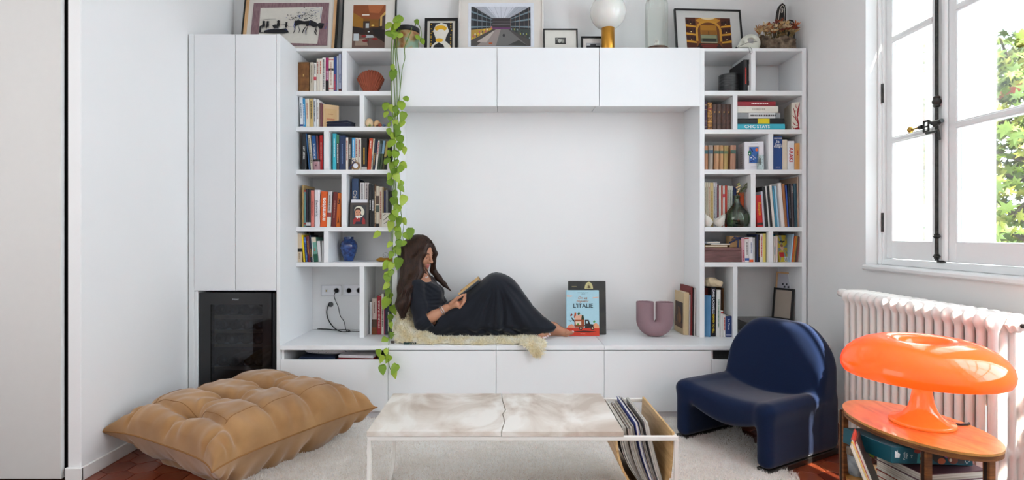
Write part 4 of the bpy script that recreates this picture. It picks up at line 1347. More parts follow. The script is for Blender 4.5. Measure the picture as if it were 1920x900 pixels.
prt(t, rect, yy - .004, [('#34353a', rc(0, 0, 1, 1)), ('#d9d6c4', disc(.46, .76, .34, .20)), ('#d9d6c4', disc(.74, .64, .14, .18)), ('#3a2a22', disc(.40, .73, .24, .14)), ('#c98f72', disc(.39, .58, .23, .20)), ('#9a2a2a', [(.03, 0), (.97, 0), (.93, .26), (.74, .40), (.25, .40), (.06, .24)]), ('#e6e2da', [(.20, .40), (.36, .28), (.46, .36), (.60, .28), (.76, .42), (.6, .46), (.3, .45)]), ('#2b2b3a', [(.2, 0), (.75, 0), (.7, .13), (.25, .13)]), ('#2b2b3a', [(.60, .36), (.78, .36), (.70, .13), (.58, .13)]), ('#2a1c18', disc(.30, .62, .035, .018)), ('#2a1c18', disc(.50, .62, .035, .018)), ('#a85a4a', disc(.38, .475, .07, .02))])
tag(boxpart('white_card', (-.057, .057, 0, .002, 0, .192), M('#eceaf0', .6), None, c=0, loc=(WX(673.7, 3.806), 3.806, sz(425.5) + .001)), 'white card standing behind the portrait of a child', 'card')
wc2 = thing('striped_card', 'white card with black brush strokes leaning against books by the vine', 'card', (WX(723.5, 3.783), 3.783, sz(425.5) + .001), (R(-5), 0, 0))
MB().box(-.028, .028, 0, .003, 0, .098).build('board', M('#ddd6ca', .6), wc2)
flatprint('brush_strokes', wc2, [('#2a2a2c', stroke([(-.02, .045), (-.008, .052), (.012, .072), (.024, .076)], .002)), ('#2a2a2c', stroke([(-.024, .075), (-.012, .084), (0, .088)], .0015)), ('#2a2a2c', stroke([(-.015, .02), (0, .03), (.02, .05)], .002))], (0, -.0002, 0), (1, 0, 0), (0, 0, 1))
# fifth shelf
shelf([
 (556.8, 566, 438, '#d3bfa5', 'thick beige book', dict(bands=((.36, .48, '#2a2220'),), marks=('#9a8468', .12, .3))),
 (568.6, 571.9, 441, '#e8c60e', 'yellow book', dict(lean=-4)),
 (573, 576.5, 445, '#3458a0', 'blue marbled book', dict(lean=-4, mat=M2('marbled', '#1d2f6b', '#5c86cc', 60, .5))),
 (577, 582, 442, '#6d1726', 'burgundy book', dict(lean=-3.6, marks=('#b0853c', .3, .8))),
 (582.3, 585.8, 441, '#1a2036', 'dark navy book', dict(lean=-3.4, marks=('#b0853c', .2, .5))),
 (586, 588, 445, '#e8e8e8', 'thin white book', dict(lean=-3)),
 (588.4, 595.8, 445, '#6fa394', 'green and cream book', dict(lean=-4, bands=((.80, 1, '#d8cdb8'), (0, .32, '#1f5a44')), marks=('#c24a3c', .45, .55))),
 (597, 603, 452, '#e3e1e1', 'white catalogue', dict(lean=-3.6)),
 (603.3, 606.5, 452, '#dcdbdc', 'last white catalogue', {}),
], sz(492), DF, 'left of the blue vase', 'books left of the blue vase')
book(570.5, 580, 435.5, '#3d2622', 'tall brown book behind the yellow and burgundy books', sz(492), 3.97, dep=.1)
book(592, 606, 444, '#c9a8b0', 'pale pink album behind the white catalogues', sz(492), 3.97, dep=.1, bands=((.75, 1, '#8a4a58'),))
# blue glass vase
BLU = M2('blue_glass', '#14285f', '#34589e', 40, .12, detail=3, coat=.7)
bv = thing('blue_vase', 'cobalt blue speckled glass vase in the left bookcase', 'vase', (WX(654, 3.98), 3.98, sz(492)))
MB().lathe([(0, 0), (.030, 0), (.034, .006), (.045, .035), (.058, .075), (.0625, .105), (.061, .125), (.050, .145), (.036, .154), (.034, .160), (.035, .176), (.031, .176), (.030, .160), (.032, .150), (.055, .12), (.056, .10), (.03, .02), (0, .012)], 40).build('body', BLU, bv, smooth=50)
# mustard spectacle case and spectacles
mc = thing('spectacle_case', 'mustard yellow spectacle pouch lying beside the vine', 'pouch', (WX(722, 3.86), 3.86, sz(492) + .0006))
S = SDF((-.07, -.03, -.003), (.06, .03, .04), .003)
S.cap((-.035, 0, .012), (.05, 0, .014), .014, .016, 0, (1, 1.5, 1)).cap((-.05, -.01, .014), (-.03, 0, .018), .010, .012, .01).put(lambda X, Y, Z: -Z, (-.07, -.03, -.003), (.06, .03, .04), op='i')
link('pouch', S.mesh('pouch', M('#9a6a14', .8, var=.15), relax=1), mc)
sp = thing('spectacles', 'thin wire spectacles resting on the mustard pouch', 'spectacles', (WX(729, 3.86), 3.86, sz(492) + .0325))
for x in (-.02, .026):
    MB().tube([(x + .019 * math.cos(R(a)), -.012, .017 + .016 * math.sin(R(a))) for a in range(0, 360, 20)], .0009, 6, closed=True).build('rim', M('#6a6058', .3, metal=.8), sp)
MB().tube([(-.003, -.012, .02), (.003, -.013, .023), (.008, -.012, .02)], .0009, 6).build('bridge', M('#6a6058', .3, metal=.8), sp)
for x in (-.039, .045):
    MB().tube([(x, -.012, .018), (x, .06, .012), (x, .08, .0)], .0009, 6).build('temple', M('#6a6058', .3, metal=.8), sp)
# worktop level left: books, sockets and cables
shelf([
 (692.5, 697, 567, '#e6e7ec', 'white book', {}),
 (697.6, 706.5, 560, '#d9c6bd', 'pale pink cookbook', dict(bands=((0, .2, '#8a4a24'), (.2, .42, '#5b4436')), marks=('#8a6a64', .6, .9))),
 (706.7, 714.8, 555, '#9c2230', 'red cookbook', dict(txt='OTTOLENGHI FLAVOUR', tpos=(.52, .76), tw=.42)),
 (715, 719.8, 551, '#d8d1c6', 'cream cookbook', dict(marks=('#4a4440', .2, .8))),
 (720, 722, 556, '#a11d52', 'very thin magenta book', {}),
 (722.2, 734.6, 549, '#1d2030', 'thick dark navy book', dict(marks=('#d7d2cc', .08, .55))),
], ZW, 3.88, 'on the worktop beside the vine', 'cookbooks on the worktop', .15)
SOC = M('#e9e9ec', .35, var=.01)
def socket(px0, px1, y0, y1, lab, holes):
    d = YB - .012
    t = thing('wall_socket', lab, 'socket', (WX((px0 + px1) / 2, d), d + .0, WZ((y0 + y1) / 2, d)), group='white wall sockets')
    w_, h_ = (px1 - px0) * d / F / 2, (y1 - y0) * d / F / 2
    MB().box(-w_, w_, -.010, -.001, -h_, h_, c=.003).build('plate', SOC, t)
    for (x, kind) in holes:
        if kind == 's':
            MB().lathe([(0, 0), (.017, 0), (.021, .004), (.022, .004), (.022, 0)], 24).build('outlet', M('#cfcfd4', .4), t, (x, -.0105, 0), (R(90), 0, 0))
            for dx in (-.008, .008):
                MB().lathe([(0, 0), (.0019, 0), (.0019, .001), (0, .001)], 10).build('pin_hole', M('#3a3a3e', .6), t, (x + dx, -.0108, 0), (R(90), 0, 0))
        else:
            MB().box(x - .010, x + .010, -.013, -.010, -.013, .013, c=.001).build('data_port', M('#dcdce0', .4), t)
            MB().box(x - .004, x + .004, -.0135, -.012, -.008, .004).build('port_opening', M('#c2a24a', .4), t)
    return t
socket(603.5, 641, 534.5, 554.5, 'double wall plate with data port and plugged black cable', ((-.038, 'd'), (.038, 's')))
socket(645, 684, 534.5, 554.5, 'double wall socket half hidden by the shelf divider', ((-.038, 's'), (.038, 's')))
d = YB - .02
def cp(px, py, dd=d): return (WX(px, dd), dd, WZ(py, dd))
def onw(px, py): dd = (H - ZW - .004) * F / (py - CY); return (WX(px, dd), dd, ZW + .004)
cb = thing('black_cable', 'thin black cable hanging from the plugged wall plate', 'cable', cp(632, 545, d - .01))
ofs = Vector(cb.location)
def cab(name, parent, pts, r, o_):
    P = [Vector(p) - o_ for p in pts]
    out = []
    for i in range(len(P) - 1):
        p0, p1, p2, p3 = P[max(i - 1, 0)], P[i], P[i + 1], P[min(i + 2, len(P) - 1)]
        for k in range(8):
            t = k / 8
            out.append(.5 * ((2 * p1) + (p2 - p0) * t + (2 * p0 - 5 * p1 + 4 * p2 - p3) * t * t + (3 * p1 - p0 - 3 * p2 + p3) * t ** 3))
    out.append(P[-1])
    return MB().tube(out, r, 6).build(name, BLACK, parent, smooth=60)
cab('cord', cb, [cp(630, 546, d - .015), cp(626.5, 556), cp(634, 575), cp(638, 592), cp(645, 603), onw(650, 620.5), onw(660, 621), onw(676, 621.5)], .0022, ofs)
MB().box(-.010, .008, -.012, .012, -.008, .008, c=.004).build('plug', BLACK, cb)
cb2 = thing('power_cable', 'thick black power cable curling onto the white worktop', 'cable', cp(618, 571, d))
ofs = Vector(cb2.location)
cab('cord', cb2, [cp(616, 571), cp(612.5, 585), cp(616, 600), cp(625, 613), onw(637, 621), onw(650, 622), onw(656, 620), onw(646, 618.4), onw(630, 618.8), onw(616, 617.4), onw(594, 616.6)], .0036, ofs)
MB().lathe([(0, 0), (.016, 0), (.019, .004), (.019, .012), (.012, .014), (0, .014)], 20).build('wall_grommet', M('#4a4c4e', .5), cb2, (.006, .018, 0), (R(90), 0, 0), smooth=40)
# things in the open drawer slot under the worktop
zs_ = .044 + .273
fn = thing('folded_cloth', 'folded navy cloth in the open slot under the worktop', 'cloth', (WX(598, 3.60), 3.66, zs_))
for k in range(3):
    MB().box(-.13 + .004 * k, .125 - .006 * k, -.10, .1, .022 * k, .022 * k + .020, c=.008).build('fold', M('#1f2a44', .9, var=.15), fn)
pp = thing('patterned_pouch', 'white patterned cloth pouch on top of the folded navy cloth', 'pouch', (WX(608, 3.62), 3.67, zs_ + .0665))
S = SDF((-.16, -.08, -.005), (.16, .08, .05), .005)
S.ell((0, 0, .018), (.145, .06, .02), 0).ell((.05, -.01, .024), (.07, .04, .018), .02)
link('pouch', S.mesh('pouch', M2('print_cloth', '#4a4a58', '#d6d3d6', 70, .9, lo=.3, hi=.42), relax=1), pp)
for k, (c, lab) in enumerate((('#d9d9de', 'white paper folder lowest in the open slot under the worktop'), ('#c9c5cc', 'grey paper folder in the open slot under the worktop'), ('#8c1f28', 'dark red folder in the open slot under the worktop'), ('#e6e3e6', 'topmost white paper folder in the open slot'))):
    tag(MB().box(-.135, .10, -.07, .11, 0, .018, c=.002).build('paper_folder', M(c, .7, var=.1, scale=80), None, (WX(676, 3.6) + .004 * k - .01, 3.62 + .01 * (k % 2), zs_ + .0195 * k), (0, 0, R(4 - 3 * k))), lab, 'folder', 'papers in the slot under the worktop')
tag(MB().box(-.05, .05, -.06, .06, 0, .026, c=.003).build('paper_folder', M('#b8502c', .7), None, (WX(712, 3.6), 3.63, zs_)), 'small orange booklet in the open slot near the vine', 'folder', 'papers in the slot under the worktop')
# ---- right bookcase
b1 = book(1394.5, 1402, 112, '#1b1b1e', 'black book with red title beside the dark metal cup', sz(170), 3.80, dep=.24, marks=('#cf3a24', .24, .75), group='black books by the metal cup')
book(1402.2, 1408, 112, '#1d1c20', 'black book with white title at the divider in the top row', sz(170), 3.80, dep=.24, marks=('#e6e6e6', .34, .86), bands=((0, .2, '#dcdcdc'),), group='black books by the metal cup')
dc = thing('metal_cup', 'dark grey hammered metal cup in the top row', 'cup', (WX(1367, 3.93), 3.93, sz(170)))
MB().lathe([(0, 0), (.070, 0), (.073, .004), (.072, .150), (.069, .150), (.069, .008), (0, .008)], 40).build('body', M2('dark_metal', '#232324', '#4a4a4b', 16, .38, stretch=(1, 1, 5)), dc, smooth=40)
LEA = M2('brown_leather', '#33211a', '#58382c', 40, .5, bump=.3)
rows = [(1321.5, 1326.6, 190, '#38203a', 'purple leather book', dict(bands=((.86, .88, '#a98a5a'), (.7, .72, '#a98a5a'), (.3, .32, '#a98a5a'), (.1, .12, '#a98a5a')))),
        (1327, 1335.6, 192, '#8a5a28', 'ornate tan leather book', dict(mat=M2('ornate', '#5a3318', '#b98238', 90, .5, lo=.4, hi=.6), bands=((.72, .80, '#7a2f1c'), (.5, .52, '#d9a850'), (.28, .30, '#d9a850')))),
        (1336, 1344, 195, '#3a251d', 'dark brown leather volume', dict(mat=LEA, marks=('#b98a4a', .66, .72))), (1344.4, 1353, 195, '#3a251d', 'dark brown leather volume', dict(mat=LEA, marks=('#b98a4a', .66, .72))),
        (1353.4, 1361.5, 195, '#3a251d', 'dark brown leather volume', dict(mat=LEA, marks=('#b98a4a', .66, .72))), (1362, 1370.6, 195.5, '#3a251d', 'dark brown leather volume', dict(mat=LEA, marks=('#b98a4a', .66, .72)))]
shelf(rows, sz(242.6), DF, 'left of the flat book stack', 'old leather books')
def flatbook(px0, px1, y0, y1, col, label, d, txt=None, tc='#ffffff', band=None, dep=.2, tx=None, tw=.5, bold=0.0, marks=None):
    z0, z1 = WZ(y1, d), WZ(y0, d)
    x0, x1 = WX(px0, d), WX(px1, d)
    b = thing('book', label, 'book', (x0, d, z0), group='flat stack of art books')
    W_, Hh = x1 - x0, z1 - z0 - .0006
    t = .0025
    MB().prism([(.003, 0), (dep, 0), (dep, t), (.007, t), (.007, Hh - t), (dep, Hh - t), (dep, Hh), (.003, Hh), (0, Hh * .75), (0, Hh * .25)], 'x', 0, W_).build('cover', M(col, .45, var=.05), b)
    MB().box(.004, W_ - .004, .0071, dep - .004, t, Hh - t).build('pages', PAGES, b)
    if band: MB().box(W_ * band[0], W_ * band[1], -.0005, .01, .0005, Hh - .0005).build('spine_band', M(band[2], .5), b)
    if txt: text(b, txt, (W_ * (tx or .5), -.0012, Hh / 2), (1, 0, 0), (0, 0, 1), W_ * tw, Hh * .62, M(tc, .5), 'title', bold)
    if marks:
        r2 = random.Random(int(y0)); xx = W_ * marks[1]; ps = []
        while xx < W_ * marks[2]:
            l = r2.uniform(.004, .012); ps.append((marks[0], rc(xx, Hh * .35, xx + l, Hh * .65))); xx += l + .003
        flatprint('title_print', b, ps, (0, -.0006, 0), (1, 0, 0), (0, 0, 1))
    return b
zb = sz(242.6)
flatbook(1383.2, 1472, 232, 242.5, '#3fb3c8', 'turquoise book with big white lettering at the bottom of the flat stack', DF, 'CHIC STAYS', '#f4f6f6', tx=.41, tw=.66, bold=.015)
flatbook(1383.2, 1471, 222.2, 232, '#222224', 'black book with yellow band in the flat stack', DF, band=(.43, .68, '#e6cf10'))
flatbook(1383.2, 1463, 211.2, 222, '#8f9294', 'grey book with lettered white band in the flat stack', DF, band=(.26, .88, '#d2d3d3'), marks=('#3b3b3c', .30, .86))
flatbook(1383.2, 1459, 198.6, 211, '#e6e3d8', 'ivory book second from the top of the flat stack', DF, marks=('#b9b4a8', .36, .66))
flatbook(1383.2, 1454.5, 190, 198.4, '#962734', 'red book on top of the flat stack', DF, marks=('#edd6d0', .36, .80))
cbk = thing('coral_book', 'white boxed book with red coral branches at the bookcase end', 'book', (WX(1491, 3.81), 3.81, sz(242.6) + .0006), (0, 0, R(-14)))
MB().box(-.024, .030, 0, .20, 0, .197, c=.002).build('slipcase', M('#e2dacb', .6, var=.04), cbk)
ps = [('#9c1c20', stroke(p, w_)) for p, w_ in (([(.022, .0), (.02, .05), (.012, .09), (.02, .15), (.028, .19)], .0045), ([(.016, .05), (.004, .08), (-.002, .12), (-.012, .16)], .003), ([(.014, .09), (.028, .12)], .0025), ([(.004, .08), (-.012, .10), (-.02, .105)], .0022), ([(.018, .03), (-.004, .04), (-.016, .06)], .003), ([(.018, .14), (.004, .165), (.004, .185)], .002), ([(-.003, .12), (.006, .14)], .0018), ([(.02, .02), (-.008, .012), (-.02, .03)], .003))]
ps.append(('#9c1c20', rc(-.0, 0, .029, .018)))
flatprint('coral_print', cbk, ps, (.0, -.0004, 0), (1, 0, 0), (0, 0, 1))
flatprint('coral_print_side', cbk, [('#9c1c20', stroke(p, .003)) for p in ([(.0, .02), (.04, .05), (.06, .1)], [(.02, .035), (.05, .03), (.09, .06)], [(.04, .05), (.03, .09)])], (-.0243, .20, 0), (0, -1, 0), (0, 0, 1))
BZ = lambda c1, c2: M2('gilt_cloth', c1, c2, 8, .28, stretch=(9, 1, .4), lo=.3, hi=.7)
shelf([
 (1321.3, 1327.6, 273, '#a86a44', 'copper cloth book', dict(mat=BZ('#8a5230', '#c08a60'), bands=((.66, .80, '#2f5a5c'),))),
 (1328.5, 1337.3, 272.5, '#8a7a6c', 'grey brown cloth book', dict(mat=BZ('#6d5c50', '#a89a8c'), bands=((.66, .80, '#3f566a'),))),
 (1339, 1348.8, 272.5, '#9a6c44', 'tan cloth book', dict(mat=BZ('#85552f', '#c29a70'), bands=((.66, .78, '#4a5f4e'),))),
 (1349, 1356.8, 272.5, '#9c6e40', 'amber cloth book', dict(mat=BZ('#7d4f28', '#c89c66'), bands=((.66, .78, '#4a5f4e'),))),
 (1357, 1364.6, 273, '#a98f4c', 'olive gold cloth book', dict(lean=1.6, mat=BZ('#8a6c32', '#c6ad6c'), bands=((.66, .78, '#5a6a48'),))),
 (1369.5, 1379.4, 272.2, '#9a6648', 'rosy brown cloth book', dict(lean=.9, mat=BZ('#85523a', '#bd9074'), bands=((.66, .80, '#3f5a50'),))),
], sz(317.7), DF, 'left of the white boxed book', 'cloth bound set')
wb_ = thing('boxed_book', 'thick white boxed book with blue painted panel beside the beetle block', 'book', (WX(1414, 3.80), 3.80, sz(317.7) + .0006), (0, 0, R(-7)))
MB().box(-.064, .064, 0, .15, 0, .197, c=.0015).build('slipcase', M('#e6e4ea', .5, var=.02), wb_)
PX = lambda a: (a - .5) * .066
flatprint('painted_panel', wb_, [('#cfc8c0', rc(-.037, .045, .033, .165)), ('#3566b0', rc(-.033, .049, .029, .160)), ('#d9652c', disc(.017, .140, .010, .011)), ('#1f6a46', disc(-.030, .117, .012, .019)), ('#e6e6ea', disc(-.031, .113, .005)), ('#15151a', stroke([(-.024, .152), (-.012, .130), (-.006, .124)], .003)), ('#15151a', stroke([(-.020, .132), (-.008, .142)], .002)), ('#b32c34', disc(-.003, .091, .004)), ('#eeeef2', stroke([(-.016, .105), (.006, .083), (.012, .078)], .0012)), ('#eeeef2', disc(-.020, .085, .005, .004)), ('#eeeef2', disc(-.004, .075, .005, .004)), ('#1a2c66', stroke([(-.031, .062), (-.02, .058), (-.01, .064), (.002, .057)], .004)), ('#20564a', stroke([(.020, .115), (.017, .09)], .004)), ('#8a8890', rc(-.024, .180, .024, .183)), ('#8a8890', rc(-.024, .020, .026, .0225))], (0, -.0004, 0), (1, 0, 0), (0, 0, 1))
flatprint('side_print', wb_, [('#a9a6ae', rc(.06, .02 + k * .016, .10, .023 + k * .016)) for k in range(10)], (-.0643, .15, 0), (0, -1, 0), (0, 0, 1))
bt = thing('beetle_block', 'black stag beetle in a clear block before the white boxed book', 'ornament', (WX(1425.5, 3.785), 3.785, sz(317.7) + .0006))
MB().box(-.022, .022, -.012, .008, 0, .100, c=.0015).build('clear_block', glassy('acrylic', '#e9efee', gloss=.05), bt)
b = MB(); BT = M('#1a0f0c', .25, coat=.5)
b.sphere((0, -.002, .050), .010, 12, 8, sc=(.8, .5, 1.7)).sphere((0, -.002, .069), .0075, 12, 8, sc=(1, .5, .7)).sphere((0, -.002, .076), .006, 10, 7, sc=(1, .5, .7))
for sx in (-1, 1):
    b.tube([(sx * .006, -.002, .062), (sx * .015, -.002, .070), (sx * .017, -.002, .078)], .0009, 5)
    b.tube([(sx * .007, -.002, .052), (sx * .016, -.002, .050), (sx * .018, -.002, .040)], .0009, 5)
    b.tube([(sx * .006, -.002, .042), (sx * .013, -.002, .034), (sx * .015, -.002, .018)], .0009, 5)
    b.tube([(sx * .004, -.002, .080), (sx * .007, -.002, .087), (sx * .002, -.002, .091)], .0012, 5)
b.build('beetle', BT, bt, smooth=60)
gb = shelf([
 (1450.4, 1467, 255.5, '#1f4585', 'thick blue grammar book', {}),
 (1467.4, 1476.6, 262, '#ddd2bd', 'plain cream book', {}),
 (1477, 1489.8, 264.5, '#e6e6e8', 'white book with red lettering', dict(txt='ARAKI', tc='#b8202a', way='down', tpos=(.53, .70), tw=.56, bold=.02)),
 (1490.3, 1500.4, 268.5, '#d29a57', 'tan orange book', dict(marks=('#c24a30', .55, .72))),
], sz(317.7), DF, 'in the compartment with the blue grammar book', 'books at the end of the third row')
wg = 16.6 * DF / F
TW_ = M('#eef0f4', .5)
text(gb[0], 'GREVISSE', (wg / 2, -.001, .220), (1, 0, 0), (0, 0, 1), wg * .92, .012, TW_, 'title', .01)
for s_, zz in (('le', .198), ('bon', .178), ('usage', .160)):
    text(gb[0], s_, (wg / 2, -.001, zz), (1, 0, 0), (0, 0, 1), wg * (.35 if s_ == 'le' else .75 if s_ == 'bon' else .93), .022, TW_, 'title', .01)
text(gb[0], 'DUCULOT', (wg / 2, -.001, .020), (1, 0, 0), (0, 0, 1), wg * .5, .007, TW_, 'title', .01)
# fourth row
cre = ['#e6dfcc', '#e0d8c2', '#e3dbc9']
rows = [(1321.2, 1324, 342, cre[0], 'cream paperback', dict(marks=('#8a826c', .2, .9))), (1324.2, 1327.4, 342, cre[1], 'beige paperback', dict(marks=('#8a826c', .2, .9))), (1327.6, 1331.8, 342, cre[2], 'off white paperback', dict(marks=('#b98a6a', .2, .9))),
        (1332, 1337.8, 342.5, '#d9c58f', 'yellow cream paperback', dict(marks=('#a8863c', .2, .8))), (1338, 1341.8, 342, '#dfe0e4', 'white paperback', dict(marks=('#7d7f86', .2, .9))), (1342, 1345, 342, '#d6d6da', 'pale grey paperback', dict(marks=('#7d7f86', .2, .9))),
        (1345.2, 1348, 346, '#7d1b28', 'dark red paperback', {}), (1348.2, 1352.4, 348, '#d9dcd6', 'greenish white paperback', {}), (1352.6, 1355.4, 348, '#c64a26', 'orange red paperback', {}), (1355.6, 1359.5, 348.5, '#d6dad6', 'pale paperback', dict(bands=((.72, .8, '#c64a5c'),))),
        (1359.7, 1363.6, 348, '#bb3a22', 'brick red paperback', {}), (1364, 1367.4, 348.5, '#ccd4c8', 'pale green paperback', dict(marks=('#7d867c', .2, .9))), (1367.6, 1371.2, 348.8, '#d2d9cf', 'pale mint paperback', dict(marks=('#7d867c', .2, .9))), (1371.4, 1375, 349, '#d6dcd6', 'milky green paperback', dict(marks=('#7d867c', .2, .9))),
        (1375.3, 1381, 351, '#1b2a55', 'navy paperback', {}), (1386.5, 1395, 361, '#c24a16', 'bright orange book', dict(lean=.1, bands=((.2, .25, '#e6b27a'),)))]
for r in rows: r[5]['d'] = 3.86
shelf(rows, sz(425.5), 3.86, 'behind the green glass vase', 'paperbacks behind the green vase', .14)
def bowl(px, d, tilt, lab, r=.039):
    t = thing('white_bowl', lab, 'bowl', (WX(px, d), d, sz(425.5) + .001), group='small white bowls')
    b = MB()
    P = [(0, 0), (r * .45, .004), (r * .8, .018), (r, .045), (r * 1.0, .062), (r * .93, .062), (r * .9, .045), (r * .7, .02), (r * .4, .010), (0, .008)]
    b.lathe(P, 32)
    b.v = [(x, y, z * (1 + tilt * x / r * .45) if z > .02 else z) for x, y, z in b.v]
    b.build('bowl', M('#e6e2d8', .55, var=.05), t, smooth=50)
bowl(1328.5, 3.795, -1, 'white bowl with sloping rim at the bookcase edge', .029)
bowl(1348.5, 3.795, 1, 'white bowl with sloping rim touching the green glass vase')
gv = thing('demijohn_vase', 'round green glass demijohn vase with dried sprigs', 'vase', (WX(1381.6, 3.84), 3.84, sz(425.5) + .001))
Pg = [(0, .004), (.05, .0), (.068, .008), (.080, .030), (.085, .058), (.080, .085), (.064, .112), (.042, .138), (.026, .162), (.0195, .182), (.019, .210), (.023, .213), (.023, .221), (.018, .221)]
GG = glassy('green_glass', '#aac69c', gloss=.10)
MB().lathe(Pg, 48).build('body', GG, gv, smooth=60)
MB().lathe([(.018, .221), (.0165, .21), (.017, .182), (.024, .160), (.06, .112), (.076, .085), (.081, .058), (.076, .032), (.064, .012), (0, .010)], 48).build('inner_wall', GG, gv, smooth=60)
sg = thing('dried_sprig', 'dried sprig with needle leaves and pale blossoms in the green vase', 'dried flowers', (gv.location.x, gv.location.y, gv.location.z + .014))
STM = M('#6b6a3a', .8)
MB().tube([(0, 0, 0), (.004, 0, .12), (.0, -.002, .20), (.02, -.01, .25), (.05, -.015, .29)], .0013, 6).tube([(0.003, 0, 0), (-.003, 0, .12), (-.004, -.004, .2), (.012, -.01, .26)], .0012, 6).build('stem', STM, sg, smooth=60)
b = MB()
r3 = random.Random(3)
for k in range(46):
    t = k / 46
    p = Vector((.008 + .050 * t, -.012, .225 + .065 * t))
    dv = Vector((r3.uniform(.5, 1), r3.uniform(-.3, .3), r3.uniform(-.45, .6))).normalized() * r3.uniform(.03, .055)
    b.tube([p, p + dv * .5, p + dv + Vector((0, 0, -.004))], [.0009, .0011, .0003], 4)
o = b.build('needles', M('#57602f', .8, var=.2), sg); o['kind'] = 'stuff'
for (x, z, c) in ((-.002, .232, '#e0c49a'), (.006, .248, '#e6cfa6'), (-.006, .262, '#d9b98c'), (.010, .272, '#cdc08a'), (.002, .286, '#a8a860'), (-.004, .16, '#d98f84')):
    MB().sphere((x, -.014 if z > .2 else 0, z), .008, 9, 6, sc=(1, .8, .8)).sphere((x + .006, -.016 if z > .2 else 0, z + .005), .006, 8, 5).build('blossom', M(c, .8), sg, smooth=60)
shelf([
 (1420.3, 1431, 366, '#c3201f', 'red artist book', dict(lean=-3.6, txt='Basquiat', tc='#ecc21f', way='down', tpos=(.56, .62), tw=.62, bands=((.05, .13, '#2a1212'),))),
 (1431.3, 1435, 359, '#c7c5d2', 'pale lilac book', dict(lean=-4.5)),
 (1435.6, 1441, 350, '#17171a', 'large black album', dict(lean=-6.5, dep=.22)),
 (1441.3, 1444.2, 349, '#dcdad8', 'thin white catalogue', dict(lean=-6.5)),
 (1444.6, 1448.8, 349, '#1f1f22', 'black catalogue', dict(lean=-7)),
 (1449.3, 1454.2, 347, '#e2dcd4', 'cream white catalogue', dict(lean=-7)),
 (1454.8, 1458, 349, '#3d8ba8', 'teal blue catalogue', dict(lean=-7)),
 (1458.2, 1461.8, 348.5, '#a9cfe2', 'light blue catalogue', dict(lean=-6.6)),
 (1462, 1464.6, 349, '#a8a5a6', 'grey catalogue', dict(lean=-6.4)),
 (1465, 1472, 343, '#e6e2de', 'thick white catalogue', dict(lean=-7)),
 (1472.3, 1477, 344.5, '#a2683a', 'brown catalogue', dict(lean=-6)),
 (1477.4, 1480.3, 347, '#3558a8', 'blue catalogue', dict(lean=-5)),
 (1480.7, 1485, 345, '#1b1c20', 'black gallery book', dict(lean=-3.6, marks=('#5f666e', .2, .7))),
 (1485.3, 1489.8, 345, '#4d4346', 'brown grey gallery book', dict(lean=-3, marks=('#b9b2b2', .8, .95))),
 (1490.2, 1495.6, 344, '#2b4a58', 'dark teal gallery book', dict(lean=-1.8)),
 (1496, 1498.5, 332, '#b59a86', 'tall thin tan portfolio', dict(lean=-1.5, dep=.24)),
], sz(425.5), DF, 'right of the green vase', 'art books right of the green vase')
# fifth row: wooden box with notebooks and gift box
wx_ = thing('wooden_box', 'reddish wooden box with lid in the right bookcase', 'box', (WX(1355.5, 3.79), 3.79, sz(492) + .0006))
MAH = M2('mahogany', '#5a3838', '#7d5450', 6, .45, stretch=(1, 4, 6), distort=1)
MB().box(-.127, .127, 0, .22, 0, .078, c=.002).build('box_base', MAH, wx_)
MB().box(-.128, .128, -.001, .221, .0785, .103, c=.003).build('box_lid', MAH, wx_)
zt_ = sz(492) + .1045
for (nm, px, w_, h_, dz, c, lab) in (('notebook', 1343, .155, .015, 0, '#b8925c', 'tan notebook lying on the wooden box'), ('notebook', 1351, .135, .010, .0155, '#d9d6d0', 'white notebook lying on the tan notebook'), ('notebook', 1338, .095, .014, .026, '#c6ccd4', 'small grey and navy notebook on top of the notebooks')):
    t = thing(nm, lab, 'notebook', (WX(px, 3.81), 3.81, zt_ + dz), (0, 0, R(6 if dz > .02 else 0)), group='notebooks on the wooden box')
    MB().box(-w_ / 2, w_ / 2, 0, .11, 0, h_ - .001, c=.001).build('cover', M(c, .5), t)
    MB().box(-w_ / 2 + .002, w_ / 2 - .002, -.0005, .1, .003, h_ - .004).build('pages', PAGES, t)
    if dz > .02: MB().box(-.03, .03, .02, .08, h_ - .0012, h_ + .0004).build('label_patch', M('#2a3560', .5), t)
kb = thing('gift_box', 'kraft cardboard gift box tied with a navy ribbon on the wooden box', 'gift', (WX(1375.5, 3.85), 3.85, zt_))
MB().box(-.042, .042, -.035, .035, 0, .078, c=.002).build('carton', KR, kb)
NR = M('#1f2548', .6)
MB().tube([(-.05, -.045, .03), (-.02, -.05, .045), (.015, -.045, .066), (.04, -.04, .068), (.062, -.038, .054), (.06, -.036, .044), (.04, -.04, .056), (.012, -.046, .060), (.010, -.052, .03), (.004, -.056, -.03)], .006, 6, flat=.25).build('ribbon_bow', NR, kb, smooth=60)
MB().tube([(.012, -.046, .062), (-.012, -.045, .072), (-.03, -.04, .056), (-.008, -.046, .052), (.010, -.048, .058)], .006, 6, flat=.25).build('ribbon_bow', NR, kb, smooth=60)
